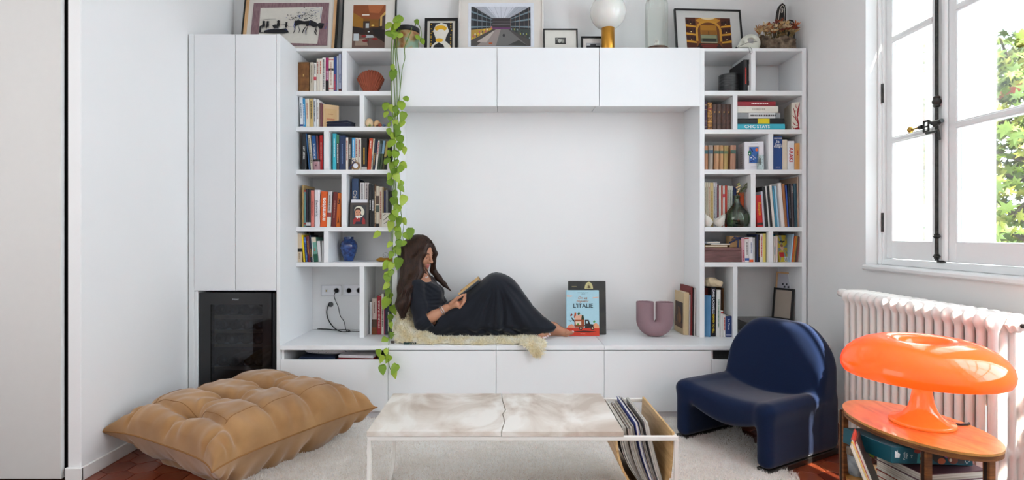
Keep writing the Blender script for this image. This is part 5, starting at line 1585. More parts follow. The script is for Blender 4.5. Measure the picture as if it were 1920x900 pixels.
shelf([
 (1391, 1397, 446, '#d9a8b0', 'pink book', dict(lean=-1, marks=('#b0304a', .05, .5))),
 (1397.3, 1405, 445, '#e6e2e0', 'white book with red head', dict(lean=-1, bands=((.93, .97, '#b3342e'), (.06, .16, '#3f62a8')), marks=('#8c8886', .3, .8))),
 (1405.2, 1412.6, 445, '#e9e8ea', 'white book with orange foot', dict(lean=-.6, bands=((0, .10, '#e0602a'),), marks=('#7d8aa8', .35, .8))),
 (1412.8, 1415.6, 445.5, '#dcdad8', 'slim white book', {}),
 (1416, 1418.8, 443, '#1b1a1c', 'slim black book', {}),
 (1419, 1421.8, 439.5, '#232c55', 'slim navy book', {}),
 (1422, 1424.8, 440, '#2a2420', 'dark brown book', dict(marks=('#b08a3c', .2, .8))),
 (1425, 1430.8, 438.5, '#e6e0d8', 'ivory book with red title', dict(marks=('#b83a3a', .2, .9))),
 (1431, 1436.4, 438, '#dcc96a', 'pale yellow book', {}),
 (1436.7, 1440.8, 435.2, '#151516', 'black spiral book', dict(marks=('#a8a8a8', .02, .98))),
], sz(492), DF, 'right of the wooden box', 'books right of the wooden box')
shelf([
 (1450.4, 1454.8, 443, '#e0d9cc', 'cream book', dict(marks=('#6aa8b8', .3, .6))),
 (1455, 1458.6, 443, '#e3cfc8', 'pale pink book', {}),
], sz(492), DF, 'beside the yellow sunburst book', 'books beside the sunburst book')
book(1450.6, 1454.6, 439, '#3fa8c4', 'turquoise book standing behind the cream one at the right end', sz(492), 3.97, dep=.1)
sb = thing('sunburst_book', 'yellow sunburst children book leaning at the right end', 'book', (WX(1472, 3.83), 3.83, sz(492) + .001), (R(-10), 0, R(24)))
MB().box(-.050, .050, 0, .012, 0, .190, c=.001).build('cover', M('#b9a32c', .5), sb)
ps = [('#c7ae2e', rc(-.049, .002, .049, .188))]
for k in range(16):
    a = R(k * 22.5); c_ = (.0, .10)
    q = [c_, (c_[0] + .2 * math.cos(a), c_[1] + .2 * math.sin(a)), (c_[0] + .2 * math.cos(a + R(9)), c_[1] + .2 * math.sin(a + R(9)))]
    q = [(max(-.049, min(.049, x)), max(.002, min(.188, z))) for x, z in q]
    ps.append(('#7d8a86', q))
ps += [('#cfa894', disc(-.012, .10, .016, .020)), ('#8a5a3a', disc(-.012, .115, .014, .010)), ('#26221c', stroke([(-.03, .142), (-.01, .146), (.0, .142), (.024, .147)], .007)), ('#b32424', rc(-.048, .035, -.002, .068)), ('#e6e6e6', rc(-.004, .002, .03, .036)), ('#3a3a3a', rc(.0, .006, .004, .03)), ('#3a3a3a', rc(.008, .006, .010, .03)), ('#3a3a3a', rc(.014, .006, .019, .03))]
flatprint('cover_print', sb, ps, (0, -.0004, 0), (1, 0, 0), (0, 0, 1))
for k, (p0, c, yt, ln) in enumerate(((1481.5, '#a9c4da', 439, 5.5), (1484.5, '#d9652a', 443, 6), (1487.5, '#b98a3c', 443, 6), (1490.5, '#5a4a44', 443, 5), (1493.5, '#8a4a44', 444, 5), (1496.5, '#a9a49c', 445, 3))):
    book(p0, p0 + 2.6, yt, c, '%s leaning booklet, %s from left after the sunburst book' % (['pale blue', 'orange', 'ochre', 'dark brown', 'dull red', 'grey'][k], ORD[k]), sz(492), DF, lean=ln, dep=.13, group='booklets after the sunburst book')
# bottom row
db = book(1333, 1342.6, 539, '#1a1722', 'tall dark photo book with white and yellow lettering under the cloth bag', ZW, 3.81, dep=.22, lean=.3)
wd = 9.6 * 3.81 / F
hL = WZ(539, 3.81) - ZW
text(db, 'DAVID LACHAPELLE', (-wd / 2, -.001, hL * .71), (0, 0, -1), (1, 0, 0), hL * .50, wd * .5, M('#e6e4ea', .5), 'title', .02)
text(db, 'HEAVEN TO HELL', (-wd / 2, -.001, hL * .26), (0, 0, -1), (1, 0, 0), hL * .38, wd * .5, M('#e6c81c', .5), 'title', .02)
book(1322, 1329.5, 540, '#6a2018', 'tall rust red book between the blue cover and the dark photo book', ZW, 3.87, dep=.2)
bl = thing('blue_album', 'thin album with plain blue cover at the bookcase side', 'book', (WX(1321.6, 3.785), 3.785 + .028, ZW + .001), (0, R(1), R(-32)))
MB().box(0, .046, -.001, .008, 0, .290, c=.001).build('cover', M2('sky_cover', '#5d93b8', '#2f6a9c', 3, .4), bl)
book(1343, 1350.5, 544, '#dcdcd8', 'tall white and green book right of the dark photo book', ZW, 3.80, lean=1.2, dep=.22, marks=('#5f8a76', .2, .8))
book(1353.5, 1357, 541, '#6b4526', 'thin brown framed board behind the small white books', ZW, 3.93, lean=.6, dep=.12)
book(1352, 1356, 583, '#e0dcd8', 'small white book with red head, left of its twin', ZW, 3.79, dep=.13, bands=((.9, .96, '#b83a34'),))
book(1356.4, 1360.6, 590, '#dedad8', 'small white book with red title beside the little blue book', ZW, 3.79, dep=.13, marks=('#b83a34', .3, .9))
bc_ = book(1361, 1372.4, 593, '#1c2f63', 'little navy blue book at the divider', ZW, 3.79, dep=.12, txt='Le Coran', tc='#d9dce6', way='down', tpos=(.6, .5), tw=.4, bands=((.06, .14, '#8a93b0'),))
cbg = thing('cloth_bag', 'crumpled cream cotton bag lying on top of the tall books', 'bag', (WX(1335, 3.86), 3.86, WZ(539.5, 3.81) + .002))
S = SDF((-.07, -.09, -.01), (.075, .1, .09), .004)
S.ell((-.01, 0, .03), (.055, .075, .032), 0).ell((.03, -.03, .022), (.03, .045, .022), .015).ell((-.025, -.04, .045), (.03, .03, .02), .012)
S.put(lambda X, Y, Z: -Z + .0, (-.07, -.09, -.01), (.075, .1, .09), op='i')
def crum(p):
    p = p.copy(); p[:, 2] += .005 * np.sin(p[:, 0] * 90 + 4 * np.sin(p[:, 1] * 50)) * (p[:, 2] > .01); p[:, 0] += .004 * np.sin(p[:, 2] * 120 + p[:, 1] * 60); return p
link('bag', S.mesh('bag', M('#cdb99a', .9, var=.1), relax=1, post=crum), cbg)
# framed things and clear cover at the far right end
WOODL = M2('light_wood', '#c79a6a', '#dcb588', 6, .5, stretch=(4, 4, 1))
t, rect, yy = photoframe('framed_print', 'pale wood picture frame with checker print leaning in the corner compartment', .19, .44, .012, .014, '#c79a6a', '#a9a9b2', (2.020, 3.93, ZW + .002), 6, rz=R(-62), fmat=WOODL)
prt(t, rect, yy, [('#b2b2bb', rc(0, 0, 1, 1))] + [('#33333a', rc(.22 + .09 * i, .62 + .045 * j, .30 + .09 * i, .655 + .045 * j)) for i in range(4) for j in range(5) if (i + j) % 2 == 0 and i - j * .5 < 2.2] + [('#4a4a50', rc(.2, .50, .75, .515)), ('#9a9aa4', rc(.0, .0, 1, .45))])
t, rect, yy = photoframe('framed_print', 'small black picture frame leaning before the pale wood frame', .15, .225, .014, .014, '#181818', '#9a8f84', (1.985, 3.90, ZW + .105), 7, rz=R(-58))
cc = thing('clear_box', 'flat clear acrylic box in the corner compartment', 'box', (WX(1437, 3.9), 3.90, ZW + .001))
AC = glassy('clear_acrylic', '#d9d6d4', gloss=.10)
b = MB()
for (x0_, x1_, y0_, y1_, z0_, z1_) in ((-.19, .15, -.11, .16, .098, .102), (-.19, .15, -.11, -.106, 0, .098), (-.19, .15, .156, .16, 0, .098), (-.19, -.186, -.106, .156, 0, .098), (.146, .15, -.106, .156, 0, .098)):
    b.box(x0_, x1_, y0_, y1_, z0_, z1_)
b.build('cover', AC, cc)
MB().box(-.18, .14, -.10, .15, 0, .004).build('base', M('#8a8480', .5), cc)
# ---- things on the bench
ib = thing('italy_cookbook', 'light blue Italian cookbook with truck drawing and red foot, standing upright', 'book', (WX(1093.5, 3.80), 3.815, ZW + .001), (R(-3), 0, 0))
wI, hI = 62 * 3.8 / F, 86 * 3.8 / F
MB().box(-wI / 2, wI / 2, 0, .004, 0, hI, c=.001).build('cover', M('#a9cfdc', .4, var=.03), ib)
MB().box(-wI / 2, wI / 2, .026, .030, 0, hI, c=.001).build('cover', M('#a9cfdc', .4, var=.03), ib)
MB().box(-wI / 2, -wI / 2 + .004, .004, .026, 0, hI).build('spine', M('#a9cfdc', .4, var=.03), ib)
MB().box(-wI / 2 + .005, wI / 2 - .004, .0045, .0255, .004, hI - .004).build('pages', PAGES, ib)
def T(px, py): return ((px - 1062) / 62 * wI - wI / 2, (625 - py) / 86 * hI)
def TP(*q): return [T(*p) for p in q]
ps = [('#a9cfdc', TP((1062.6, 624.6), (1123.4, 624.6), (1123.4, 539.6), (1062.6, 539.6))), ('#c5361f', TP((1062, 624.5), (1124, 624.5), (1124, 610), (1062, 609))), ('#3a1512', TP((1070, 616), (1095, 614.5), (1119, 616), (1105, 618))),
      ('#d98a6a', TP((1064, 609), (1064, 606), (1072, 602), (1076, 605), (1078, 609))), ('#d99a74', TP((1112, 610), (1113, 602), (1118, 600), (1123, 604), (1124, 610))),
      ('#e3b8a8', TP((1063, 548), (1074, 549), (1072, 551), (1063, 551))), ('#e3b8a8', TP((1112, 552), (1123, 551), (1123, 553), (1112, 554))),
      ('#9a4a24', TP((1078, 609), (1096, 609), (1096, 594), (1077, 594))), ('#7a3a1c', TP((1077, 604), (1097, 604), (1097, 606), (1077, 606))),
      ('#2b2626', TP((1097, 610), (1113, 609), (1113, 603), (1107, 602), (1104, 594), (1097, 594))), ('#b9d0d6', TP((1099, 601), (1103, 601), (1102.4, 596), (1099, 596))),
      ('#8a2a20', TP((1069, 586), (1072, 582), (1074, 585), (1071, 588))), ('#b5542c', TP((1076, 590), (1078, 580), (1081, 581), (1080, 592))), ('#3a5a2c', TP((1083, 583), (1086, 579), (1088, 583), (1085, 586))),
      ('#d9a890', TP((1077, 594), (1079, 587), (1090, 584), (1094, 588), (1094, 594))), ('#2a3a1c', TP((1090, 594), (1091, 586), (1094, 585), (1096, 594))), ('#d9c9b4', TP((1079, 597), (1090, 597), (1090, 604), (1080, 604))), ('#4f8a3a', TP((1080, 604), (1084, 600), (1087, 604))), ('#4f9a52', TP((1112, 598), (1115, 595), (1117, 598), (1114, 600))), ('#1a1a1c', TP((1071, 589), (1075, 592), (1078, 598), (1074, 596))), ('#2a1a16', TP((1066, 595), (1070, 596), (1073, 594.5), (1070, 597.5)))]
for cxp_ in (1089, 1111):
    ps += [('#1a1616', [T(cxp_ + 3.3 * math.cos(R(a)), 610 + 3.3 * math.sin(R(a))) for a in range(0, 360, 30)][::-1]), ('#d9a88a', [T(cxp_ + 1.6 * math.cos(R(a)), 610 + 1.6 * math.sin(R(a))) for a in range(0, 360, 30)][::-1])]
flatprint('cover_print', ib, ps, (0, -.0003, 0), (1, 0, 0), (0, 0, 1))
SCR = M('#b9764a', .5); INK = M('#1b2a38', .5)
for s_, cxy, w_, h_, m_, sh_ in (("L'ITALIE", (1094, 567.5), 37, 8.2, INK, 0), ('On va', (1093, 553), 17, 6, SCR, .3), ('déguster', (1093, 559.5), 23, 6.2, SCR, .3), ('FRANÇOIS-RÉGIS GAUDRY', (1094, 543.2), 22, 1.8, INK, 0), ('& SES AMIS', (1094, 545.6), 8, 1.5, INK, 0), ('MARABOUT', (1093, 620.5), 9, 1.7, M('#f0e2dc', .5), 0)):
    x, z = T(*cxy)
    text(ib, s_, (x, -.0024, z), (1, 0, 0), (0, 0, 1), w_ / 62 * wI, h_ / 86 * hI, m_, 'title', .012 if s_ == "L'ITALIE" else 0, sh_)
kbk = thing('dark_book', 'large dark charcoal book with gilt emblem behind the Italian cookbook', 'book', (WX(1102, 3.87), 3.875, ZW + .001), (R(-4), 0, 0))
wK, hK = 70 * 3.87 / F, .380
MB().box(-wK / 2, wK / 2, 0, .045, 0, hK, c=.003).build('cover', M2('dark_cover', '#26282a', '#3b3a34', 9, .5), kbk)
MB().box(-wK / 2 + .006, wK / 2 + .0008, .004, .041, .004, hK + .0005).build('pages', M('#3a3b3d', .7), kbk)
flatprint('gilt_emblem', kbk, [('#c9bf8a', disc(.012, hK - .055, .030, .050, 16, 0, 180)), ('#2a2a2a', stroke([(.012, hK - .055), (.012, hK - .015)], .0018)), ('#6a5a3a', disc(.012, hK - .05, .010, .02, 10, 0, 180)), ('#2a2a2a', stroke([(-.004, hK - .055), (.004, hK - .025)], .0012)), ('#2a2a2a', stroke([(.028, hK - .055), (.020, hK - .025)], .0012)), ('#9a8f6a', rc(-.11, hK - .040, -.075, hK - .036))], (0, -.0004, 0), (1, 0, 0), (0, 0, 1))
# U shaped vase
uv = thing('u_vase', 'mauve stoneware U shaped double tube vase on the bench', 'vase', (WX(1229, 3.80), 3.82, ZW), (0, 0, R(-10)))
MAU = M('#8f747a', .8, var=.05, scale=200)
rv, hv, cv = .0605, .245, .0665
pth = [(-cv, 0, hv)] + [(-cv, 0, hv - (hv - cv - rv + .01) * k / 6) for k in range(1, 7)]
zc_ = pth[-1][2]
pth += [(-cv * math.cos(R(a)), 0, zc_ - (zc_ - rv + .004) * math.sin(R(a))) for a in range(10, 171, 10)]
pth += [(cv, 0, zc_ + (hv - zc_) * k / 6) for k in range(0, 7)]
S = SDF((-.14, -.07, -.003), (.14, .07, .26), .004)
for i in range(len(pth) - 1):
    S.cap(pth[i], pth[i + 1], rv, k=0)
S.put(lambda X, Y, Z: np.maximum(-Z, Z - hv), (-.14, -.07, -.003), (.14, .07, .26), op='i')
for sx in (-1, 1):
    S.put(lambda X, Y, Z: np.maximum(np.hypot(X - sx * cv, Y) - rv + .006, .10 - Z), (sx * cv - rv, -rv, .1), (sx * cv + rv, rv, .27), op='s')
S.put(lambda X, Y, Z: np.maximum(np.abs(X) - .0035, .105 - Z), (-.01, -.07, .1), (.01, .07, .27), op='s')
link('body', S.mesh('body', MAU, relax=2), uv)
# books leaning on the niche side
cb_ = book(1281.5, 1291.5, 549, '#cbb68f', 'cream book with dark painting on its cover, beside the mauve vase', ZW, 3.865, lean=1.0, dep=.21, rough=.6)
wq = -(1291.5 - 1281.5) * 3.865 / F
flatprint('cover_print', cb_, [('#2e2018', rc(.022, .04, .19, .225)), ('#6a4526', disc(.10, .13, .05, .06)), ('#3d2a1c', disc(.06, .16, .03, .04)), ('#80542c', disc(.13, .11, .03, .04)), ('#5a3a22', rc(.022, .04, .19, .075))], (wq - .0003, .21, 0), (0, -1, 0), (0, 0, 1))
for (p0, p1, yt, c, dd_, dp_, lab) in ((1292, 1294.6, 553, '#b9b6b8', 3.860, .20, 'grey white magazine just behind the cream picture book'), (1294.8, 1298.4, 538, '#7a1f22', 3.85, .235, 'tall red and black magazine leaning behind the grey one'), (1298.6, 1301, 540, '#201c20', 3.84, .23, 'thin black magazine between the red one and the niche side'), (1301.2, 1303.6, 540, '#dcd6d2', 3.84, .23, 'white magazine flat against the niche side')):
    book(p0, p1, yt, c, lab, ZW, dd_, lean=.9, dep=dp_, group='magazines at the niche side', name='magazine')
# phone and a small dark chip beside the fleece
ph_ = thing('phone', 'green cased phone lying on the worktop beside the fleece', 'phone', (WX(769.5, 3.56), 3.56, ZW + .001), (0, 0, R(4)))
MB().box(-.042, .042, -.028, .034, 0, .012, c=.004).build('case', M('#1d3a36', .5), ph_)
MB().box(-.038, .038, -.025, .031, .0118, .0128).build('screen', M('#0c0e12', .08), ph_)
tag(MB().prism([(-.012, 0), (.010, -.004), (.012, .006), (-.008, .008)], 'z', 0, .016).build('lighter', M('#4a4038', .4), None, (WX(736, 3.57), 3.57, ZW + .001)), 'tiny brown object on the worktop behind the vine', 'trinket')
# ================================================================== THINGS STANDING ON TOP OF THE WALL UNIT
ZS = ZT + .001
OW = '#dcd7cf'
# 1. large ink drawing with mauve painted border
dA = 3.93
t, rect, yy = photoframe('framed_drawing', 'large framed ink drawing of oxen and farmers with mauve painted border', .695, .535, .010, .028, '#14110f', OW, (WX(541, dA + .03), dA, ZS), 11, pw=.565, ph=.350, pdx=.0, pdy=-.012)
for (a, b_, c_, e_) in ((-.337, .337, .010, .030), (-.337, .337, .505, .525), (-.337, -.315, .030, .505), (.315, .337, .030, .505)):
    MB().box(a, b_, .004, .014, c_, e_, c=.001).build('inner_frame_bar', WOODL, t)
MAUVE = M2('mauve_paint', '#7a5c62', '#93777a', 20, .8, stretch=(6, 1, 1))
INKB, BLUEB = '#16161a', '#2b4c9a'
def pxy(x, y): return ((x - 262) / 783, 1 - (y - 0) / 460)      # from the drawing's own sheet measurements
polys = [(MAUVE, [(0, 0), (1, .01), (.99, 1), (.005, .99)]), ('#d6d1c6', [pxy(p, q) for p, q in ((345, 330), (350, 420), (945, 437), (975, 45), (340, 58), (342, 200))])]
r5 = random.Random(12)
for k in range(150):
    x = r5.gauss(790, 85); y = 195 - abs(r5.gauss(0, 75)) * (1 - abs(x - 790) / 330)
    if y < 45 or x < 610 or x > 930: continue
    w_ = r5.uniform(3, 9); a = r5.uniform(0, 3.1)
    polys.append((INKB if k % 9 else BLUEB, [pxy(x + w_ * math.cos(a + q) * 1.0, y + w_ * .55 * math.sin(a + q)) for q in (0, 1.4, 2.9, 4.4)]))
def ink(pts, w_, c=INKB): polys.append((c, stroke([pxy(*p) for p in pts], w_ / 783)))
polys.append((INKB, [pxy(*p) for p in ((700, 205), (740, 195), (800, 205), (880, 198), (925, 220), (945, 240), (940, 262), (900, 270), (860, 250), (830, 262), (820, 240), (770, 235), (740, 245), (720, 262), (704, 245))]))
polys.append((INKB, [pxy(*p) for p in ((930, 235), (960, 222), (1005, 230), (1000, 255), (985, 285), (960, 285), (945, 262))]))
for pts, w_ in (([(715, 245), (712, 300), (700, 335)], 5), ([(745, 250), (760, 300), (755, 332)], 4), ([(830, 250), (800, 300), (790, 335)], 6), ([(845, 245), (825, 310), (828, 348)], 5), ([(930, 270), (915, 320), (940, 356)], 6), ([(915, 268), (935, 310), (920, 345)], 4), ([(350, 195), (420, 188), (510, 182)], 3), ([(360, 325), (400, 322)], 10), ([(560, 245), (600, 243), (650, 262)], 4), ([(655, 262), (690, 268)], 3)):
    ink(pts, w_)
polys.append((INKB, [pxy(*p) for p in ((400, 330), (410, 305), (470, 292), (560, 290), (620, 282), (640, 300), (655, 325), (600, 335), (500, 335))]))
for (x, y, s_) in ((392, 210, 1), (432, 212, 1), (540, 205, 1), (622, 222, .8)):
    polys.append((INKB, [pxy(x + dx * s_, y + dy * s_) for dx, dy in ((-18, 0), (0, -10), (18, 0), (10, 8), (16, 40), (8, 80), (2, 50), (-8, 82), (-16, 45), (-10, 8))]))
polys.append((INKB, [pxy(*p) for p in ((352, 260), (375, 250), (372, 325), (352, 328))]))
polys.append((INKB, [pxy(*p) for p in ((480, 250), (520, 240), (545, 280), (500, 285))]))
for pts in ([(404, 306), (470, 290), (560, 288)], [(590, 285), (640, 305)], [(705, 210), (700, 260), (716, 300)], [(860, 200), (858, 250)], [(1000, 240), (1040, 225)], [(995, 290), (1025, 285), (1025, 255)], [(850, 80), (945, 60)], [(880, 100), (950, 90)], [(890, 130), (945, 100)], [(968, 60), (960, 180)], [(820, 300), (830, 345)]):
    ink(pts, 3, BLUEB)
prt(t, rect, yy - .004, polys)
# 2. tall photograph of a cafe interior
dB = 3.94
t, rect, yy = photoframe('framed_photo', 'black framed photograph of a brown cafe interior, beside the potted vine', .398, .50, .010, .022, '#141414', OW, (WX(691, dB + .03), dB, ZS), 8, pw=.238, ph=.335, pdy=-.015)
prt(t, rect, yy, [('#2e1e16', rc(0, 0, 1, 1)), ('#8a4a26', [(0, 1), (1, 1), (1, .78), (.8, .66), (.3, .66), (0, .8)]), ('#a85f34', [(.45, 1), (.95, 1), (.8, .8), (.5, .82)]), ('#9a6a1e', [(0, .82), (.32, .68), (.32, .46), (0, .5)]), ('#7d5216', [(.32, .68), (.8, .66), (.8, .48), (.32, .47)]), ('#c9a25a', [(.84, .72), (1, .86), (1, .52), (.84, .5)]), ('#4a3a3a', [(.9, .72), (1, .78), (1, .4), (.9, .42)]), ('#e8e2d6', rc(.28, .75, .50, .78)), ('#3a2a22', rc(.32, .42, .52, .62)), ('#b9c0c4', rc(.40, .46, .50, .57)), ('#d8b45a', disc(.62, .52, .05, .02)), ('#241a18', [(0, .50), (.34, .44), (.34, .34), (0, .38)]), ('#1c1514', [(.6, .44), (1, .42), (1, .18), (.68, .3)]), ('#6a5148', [(0, .34), (.3, .3), (.62, .3), (1, .12), (1, 0), (0, 0)]), ('#a08a7a', [(.1, .2), (.4, .22), (.5, .05), (.1, .05)]), ('#b4bcc0', [(.38, .30), (.62, .30), (.68, .24), (.42, .23)]), ('#c9d2d6', rc(.04, .16, .2, .33)), ('#8a2422', disc(.36, .27, .08, .03)), ('#8a2422', disc(.70, .20, .09, .03)), ('#7a1f1e', disc(.40, .16, .09, .03)), ('#2a1a18', stroke([(.5, .23), (.5, .06)], .012)), ('#dfe6ea', disc(.5, .37, .03, .012))])
# 4. small star print (abstract stand-in)
dC = 3.92
t, rect, yy = photoframe('framed_print', 'small thick black frame with yellow stars on a black print', .240, .285, .019, .022, '#121212', '#d8d2c6', (WX(827, dC + .02), dC, ZS), 7, pw=.165, ph=.215, pdy=.0)
polys = [('#1d1d1f', rc(0, 0, 1, 1)), ('#dcd6ca', [(.02, .02), (.10, .2), (.3, .34), (.24, .5), (.14, .7), (.26, .92), (.5, 1.0), (.74, .94), (.84, .7), (.72, .5), (.68, .36), (.9, .2), (.98, .02)]), ('#dca81e', disc(.48, .80, .27, .11)), ('#ded8cc', disc(.48, .62, .22, .15)), ('#dca81e', disc(.42, .38, .17, .07)), ('#1d1d1f', [(.1, .02), (.2, .2), (.4, .3), (.6, .22), (.7, .02)])]
for k in range(22):
    x = (k * .37) % 1; y = (k * .21 + .05) % 1
    if abs(x - .48) < .36: x = .06 if k % 2 else .92
    polys.append(('#e0ad22', [(x + .035 * (1 if q % 2 else .45) * math.cos(q * math.pi / 5), y + .027 * (1 if q % 2 else .45) * math.sin(q * math.pi / 5)) for q in range(10)]))
prt(t, rect, yy - .003, polys)
# 5. large white mount with hall photograph
dE = 3.95
t, rect, yy = photoframe('framed_photo', 'large white framed photograph of an abandoned hall with galleries', .625, .52, .012, .018, '#e2ddd6', '#dfd8d0', (WX(939.5, dE + .03), dE, ZS), 9, pw=.465, ph=.335, pdy=-.008)
prt(t, rect, yy - .001, [('#dcdfe6', rc(-.02, -.02, 1.02, 1.02))], 'passe_partout')
rect = (rect[0] + .012, rect[1] - .0, rect[2] - .016, rect[3] - .024)
ps = [('#4a4644', rc(0, 0, 1, 1)), ('#a9adb6', [(.04, 1), (1, 1), (.66, .70), (.36, .70)]), ('#c9ccd4', [(.25, 1), (.75, 1), (.58, .72), (.42, .72)])]
for k in range(9):
    x = .08 + k * .105
    ps.append(('#7d828c', stroke([(x, 1), (.36 + .30 * (x - .04) / .96, .70)], .004)))
for s_ in (0, 1):
    X_ = (lambda x: x) if s_ == 0 else (lambda x: 1 - x)
    ps.append(('#2a2c30', [(X_(0), 1), (X_(.36), .70), (X_(.36), .46), (X_(0), .42)]))
    for (ya, yb) in ((.90, .67), (.70, .60), (.50, .50)):
        ps.append(('#6c8088', [(X_(0), ya), (X_(.36), yb), (X_(.36), yb - .012), (X_(0), ya - .05)]))
    for k in range(5):
        x = .03 + .075 * k
        ps.append(('#8a7a70' if s_ else '#74787c', [(X_(x), 1 - .3 * x / .36), (X_(x + .008), 1 - .3 * x / .36), (X_(x + .008), .44), (X_(x), .44)]))
    ps.append((('#a8863a', '#3c4440')[s_], [(X_(0), .40), (X_(.36), .46), (X_(.36), .42), (X_(0), .14)]))
    for k in range(14):
        x = .01 + .025 * k; zz = .16 + .27 * x / .36 + .1 * (k % 3) / 3
        ps.append(((('#d9b024', '#b84a6a', '#e6dcc0', '#3a3a44'), ('#7d8a90', '#2a2a2e', '#9aa04a', '#5c5048'))[s_][k % 4], [(X_(x), zz), (X_(x + .02), zz + .01), (X_(x + .018), zz + .05), (X_(x + .002), zz + .045)]))
ps += [('#3a3436', rc(.36, .44, .66, .70)), ('#6a6668', rc(.36, .60, .66, .615)), ('#6a6668', rc(.36, .53, .66, .545)), ('#6a3a6a', rc(.36, .43, .66, .46)), ('#8f8480', [(.10, 0), (.42, .42), (.50, .42), (.42, 0)]), ('#6a6866', [(.42, 0), (.50, .42), (.62, .42), (.95, 0)]), ('#b0a49c', [(.10, .1), (.38, .38), (.40, .38), (.26, .08)]), ('#2c2a2c', disc(.55, .26, .02, .04)), ('#b0562c', rc(.30, .04, .36, .08)), ('#3a3836', [(.62, .02), (.95, 0), (.8, .14)])]
prt(t, rect, yy - .002, ps)
# 6, 7. two small frames
dG = 3.93
t, rect, yy = photoframe('framed_photo', 'small thin black frame with tiny grey photo beside the big white mount', .249, .205, .009, .018, '#161616', '#d9d5cc', (WX(1051, dG + .02), dG, ZS), 6, pw=.078, ph=.050, pdy=.012)
prt(t, rect, yy, [('#4a4a48', rc(0, 0, 1, 1)), ('#b9b7b0', disc(.4, .5, .16, .3)), ('#9a988f', disc(.7, .45, .14, .3)), ('#2a2a28', rc(0, 0, 1, .2)), ('#7d7b74', rc(.05, .65, .3, .95)), ('#c9c6bc', disc(.55, .62, .08, .12))])
t, rect, yy = photoframe('framed_photo', 'smaller black frame half hidden behind the brass globe lamp', .175, .150, .013, .018, '#121212', '#dcd6cf', (WX(1112, dG + .03), dG + .01, ZS), 6, pw=.10, ph=.055, pdy=.0)
prt(t, rect, yy, [('#a9a9aa', rc(0, 0, 1, 1)), ('#2a2a2c', rc(0, .2, 1, .6)), ('#3a3a3c', rc(.3, .5, .7, .85)), ('#d9d9d9', rc(.05, .7, .3, .9))])
# 8. globe lamp
gl = thing('globe_lamp', 'opal glass globe lamp on a brass cylinder', 'lamp', (WX(1140, 3.88), 3.88, ZS))
MB().lathe([(0, 0), (.046, 0), (.047, .002), (.047, .186), (.044, .190), (0, .190)], 40).build('base', M('#c9923e', .28, metal=1, var=.03), gl, smooth=40)
MB().sphere((0, 0, .294), .1265, 48, 28).build('globe', M('#e9e7e2', .10, var=.01, coat=.5, sss=.2), gl, smooth=60)
# 9. bell jar
bj = thing('bell_jar', 'tall clear glass bell jar over a white crystal on a dark wood base', 'bell jar', (WX(1231, 3.85), 3.85, ZS))
MB().lathe([(0, 0), (.082, 0), (.085, .006), (.083, .018), (.078, .022), (0, .022)], 40).build('base', M2('dark_wood', '#2a1a10', '#5a3a22', 8, .4, stretch=(6, 1, 1)), bj, smooth=40)
GLS = glassy('bell_glass', '#f7faf7', gloss=.03)
MB().lathe([(.078, .0225), (.079, .30), (.077, .34), (.068, .375), (.050, .40), (.025, .414), (0, .417)], 48).build('glass_dome', GLS, bj, smooth=60)
S = SDF((-.03, -.03, .02), (.03, .03, .10), .004)
S.ell((0, 0, .055), (.016, .014, .034), 0).ell((.006, -.004, .07), (.012, .012, .014), .006)
link('crystal', S.mesh('crystal', M2('crystal', '#8f7a70', '#e6e2dc', 40, .6, lo=.3, hi=.5), relax=1, post=lambda p: p + .003 * np.sin(p[:, [1, 2, 0]] * 220)), bj)
# 10. framed theatre photograph
dH = 3.93
t, rect, yy = photoframe('framed_photo', 'black framed photograph of a golden theatre stage near the window', .497, .365, .011, .022, '#141414', '#cdcdca', (WX(1330, dH + .03), dH, ZS), 9, rz=R(3), pw=.335, ph=.245, pdy=-.005)
ps = [('#7a4416', rc(0, 0, 1, 1)), ('#4a2010', rc(0, 0, .22, 1)), ('#4a2010', rc(.78, 0, 1, 1)), ('#b98228', [(.22, .92), (.34, 1), (.66, 1), (.78, .92), (.70, .84), (.30, .84)]), ('#dcc9a0', disc(.5, 1.0, .16, .06, 12, 180, 360)), ('#c08a2c', disc(.5, .58, .29, .34, 20, 0, 180)), ('#c08a2c', rc(.21, .25, .79, .58)), ('#6a3a14', disc(.5, .58, .24, .27, 20, 0, 180)), ('#6a3a14', rc(.26, .25, .74, .58)), ('#a8741e', rc(.32, .44, .68, .76)), ('#8a5a1a', rc(.34, .46, .66, .6)), ('#5a5e4c', rc(.31, .22, .69, .46)), ('#8a9070', rc(.33, .34, .67, .44)), ('#2a2c24', rc(.35, .24, .65, .34)), ('#2a1c12', stroke([(.5, .44), (.5, .56)], .012)), ('#b8c0a8', rc(.32, .20, .68, .225)), ('#2c120c', [(.2, 0), (.8, 0), (.72, .18), (.28, .18)]), ('#6a1c14', rc(.34, .04, .66, .09)), ('#7a2018', rc(.31, .11, .69, .15))]
for s_ in (0, 1):
    X_ = (lambda x: x) if s_ == 0 else (lambda x: 1 - x)
    for zz in (.78, .52, .28):
        ps.append(('#c9922e', [(X_(0), zz), (X_(.22), zz - .05), (X_(.22), zz - .10), (X_(0), zz - .07)]))
        for k in range(3):
            ps.append(('#2c0f0a', disc(X_(.045 + .07 * k), zz + .08 - .015 * k, .026, .06)[::1]))
        ps.append(('#f0d890', disc(X_(.11), zz + .02, .012, .016)))
prt(t, rect, yy, ps)
